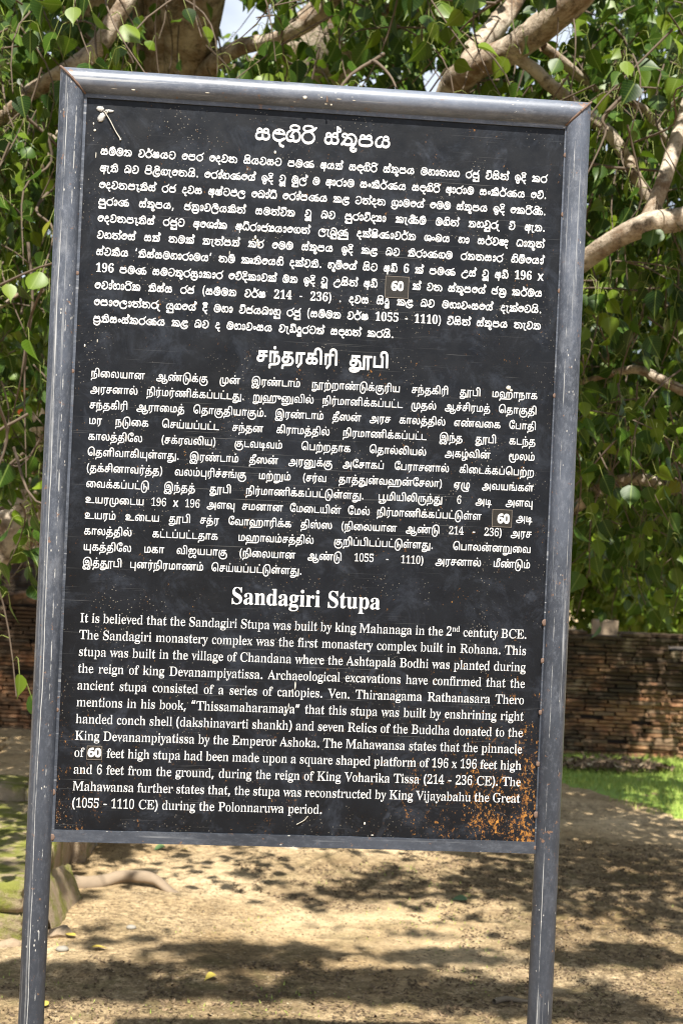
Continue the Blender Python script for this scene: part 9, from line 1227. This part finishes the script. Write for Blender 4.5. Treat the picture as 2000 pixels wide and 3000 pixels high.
sticker(.9290, .9690, -.8635, -.8985, 'brown sticker reading 60 in the middle text', (.0235 * mm, .0270 * mm), .9520, W(-.8815))
sticker(.1150, .1440, -1.3825, -1.4090, 'small brown sticker reading 60 in the lower text', (.0250 * mm, .0250 * mm), .1295, W(-1.3950))

# cocoon with a silk strand, droppings and paint chips on the board
def blob(name, x_, w_, sx, sz, seed, mat, label, parent=sign, y=None, rot=0):
    bm = bmesh.new(); bmesh.ops.create_icosphere(bm, subdivisions=3, radius=1); q = random.Random(seed)
    for v in bm.verts: k = 1 + q.uniform(-.16, .16); v.co = Vector((v.co.x * sx * k, v.co.y * min(sx, sz) * .35, v.co.z * sz * k))
    bmesh.ops.rotate(bm, verts=bm.verts[:], cent=(0, 0, 0), matrix=Matrix.Rotation(rot, 3, 'Y'))
    o = link(name, bm_mesh(name, bm, True), M[mat], parent, label=label); o.location = (x_, (PY - .001) if y is None else y, W(w_)); return o
co = empty('insect_cocoon', (0, 0, 0), 'grey papery cocoon and dry stalk stuck in the top left corner of the board', 'cocoon')
co.location = (SX, SY, 0); co.rotation_euler = (0, 0, YAW)
blob('cocoon_body', .0865, -.0985, .0066, .0105, 1, 'web', None, co, rot=.55)
blob('cocoon_body', .0835, -.0810, .0075, .0055, 2, 'web', None, co)
blob('silk_patch', .1020, -.0840, .0090, .0030, 3, 'web', None, co)
P = smooth_path([(.0935, PY - .003, W(-.088)), (.104, PY - .004, W(-.103)), (.116, PY - .003, W(-.124)), (.1255, PY - .002, W(-.138)), (.1275, PY - .002, W(-.1425))], 5)
V, F = tube_np(P, interp([.0009, .0010, .0009, .0013, .0020], len(P)), 6, .15, 2); link('dry_stalk', mesh_np('dry_stalk', V, F, True), M['dropping'], co)
V, F = tube_np([(.0905, PY - .003, W(-.0855)), (.0975, PY - .004, W(-.0905)), (.1005, PY - .003, W(-.0830))], [.0008, .0012, .0007], 5); link('dry_stalk', mesh_np('dry_stalk', V, F, True), M['dropping'], co)
chips = [(.0715, -.112, .0016, .003), (.0745, -.1255, .003, .003), (.079, -.176, .001, .007), (.4435, -.147, .0028, .0040), (.385, -.263, .0016, .004), (.4105, -.325, .0030, .0050), (.4155, -.3330, .0028, .0060), (.4180, -.3395, .0034, .0040), (.4060, -.3300, .0022, .0022),
         (.9510, -.6080, .0062, .0055), (.9570, -.6130, .0035, .0030), (.5330, -1.245, .0018, .010), (.5280, -1.258, .0015, .007), (.5215, -1.287, .0014, .006), (.5150, -1.299, .0014, .005), (.6890, -1.5255, .0022, .0035), (.7060, -1.549, .0035, .0012), (.0735, -.566, .0018, .0035), (.0985, -.555, .0010, .0045), (.3880, -.1855, .0008, .0030), (.3590, -.360, .0009, .0050)]
for i, (x_, w_, sx, sz) in enumerate(chips):
    blob('white_dropping', x_, w_, sx * .8, sz * .8, 20 + i, 'dropping', None, sign, PY - .0009)
P = smooth_path([(.5480, PY - .0015, W(-1.531)), (.556, PY - .0018, W(-1.5265)), (.564, PY - .0018, W(-1.5215)), (.571, PY - .0015, W(-1.5130))], 4)
V, F = tube_np(P, interp([.0018, .0022, .0020, .0016], len(P)), 6, .3, 4, flat=.4); link('mud_streak', mesh_np('mud_streak', V, F, True), M['dropping'], sign)
# drip and chips on the rail
for i, (x_, dz, sx, sz) in enumerate(((.4990, -.0355, .0042, .0040), (.5540, -.0440, .0022, .0036), (.5690, -.0345, .0060, .0010), (.5330, -.0335, .0018, .0014), (.6000, -.0350, .0040, .0009), (.5430, -.0440, .0030, .0022), (.1500, -.0420, .0040, .0020), (.3000, -.0390, .0050, .0012), (.1120, -.0425, .0070, .0010))):
    th = math.asin(max(-1, min(1, (dz + PR) / PR))); blob('paint_chip', x_, dz, sx, sz, 60 + i, 'dropping', None, sign, -math.cos(th) * PR)
V, F = tube_np([(.5445, -.0255, W(-.0300)), (.5447, -.0262, W(-.0360)), (.5449, -.0240, W(-.0425))], [.0008, .0016, .0024], 8); link('rusty_drip', mesh_np('rusty_drip', V, F, True), M['weld'], sign)
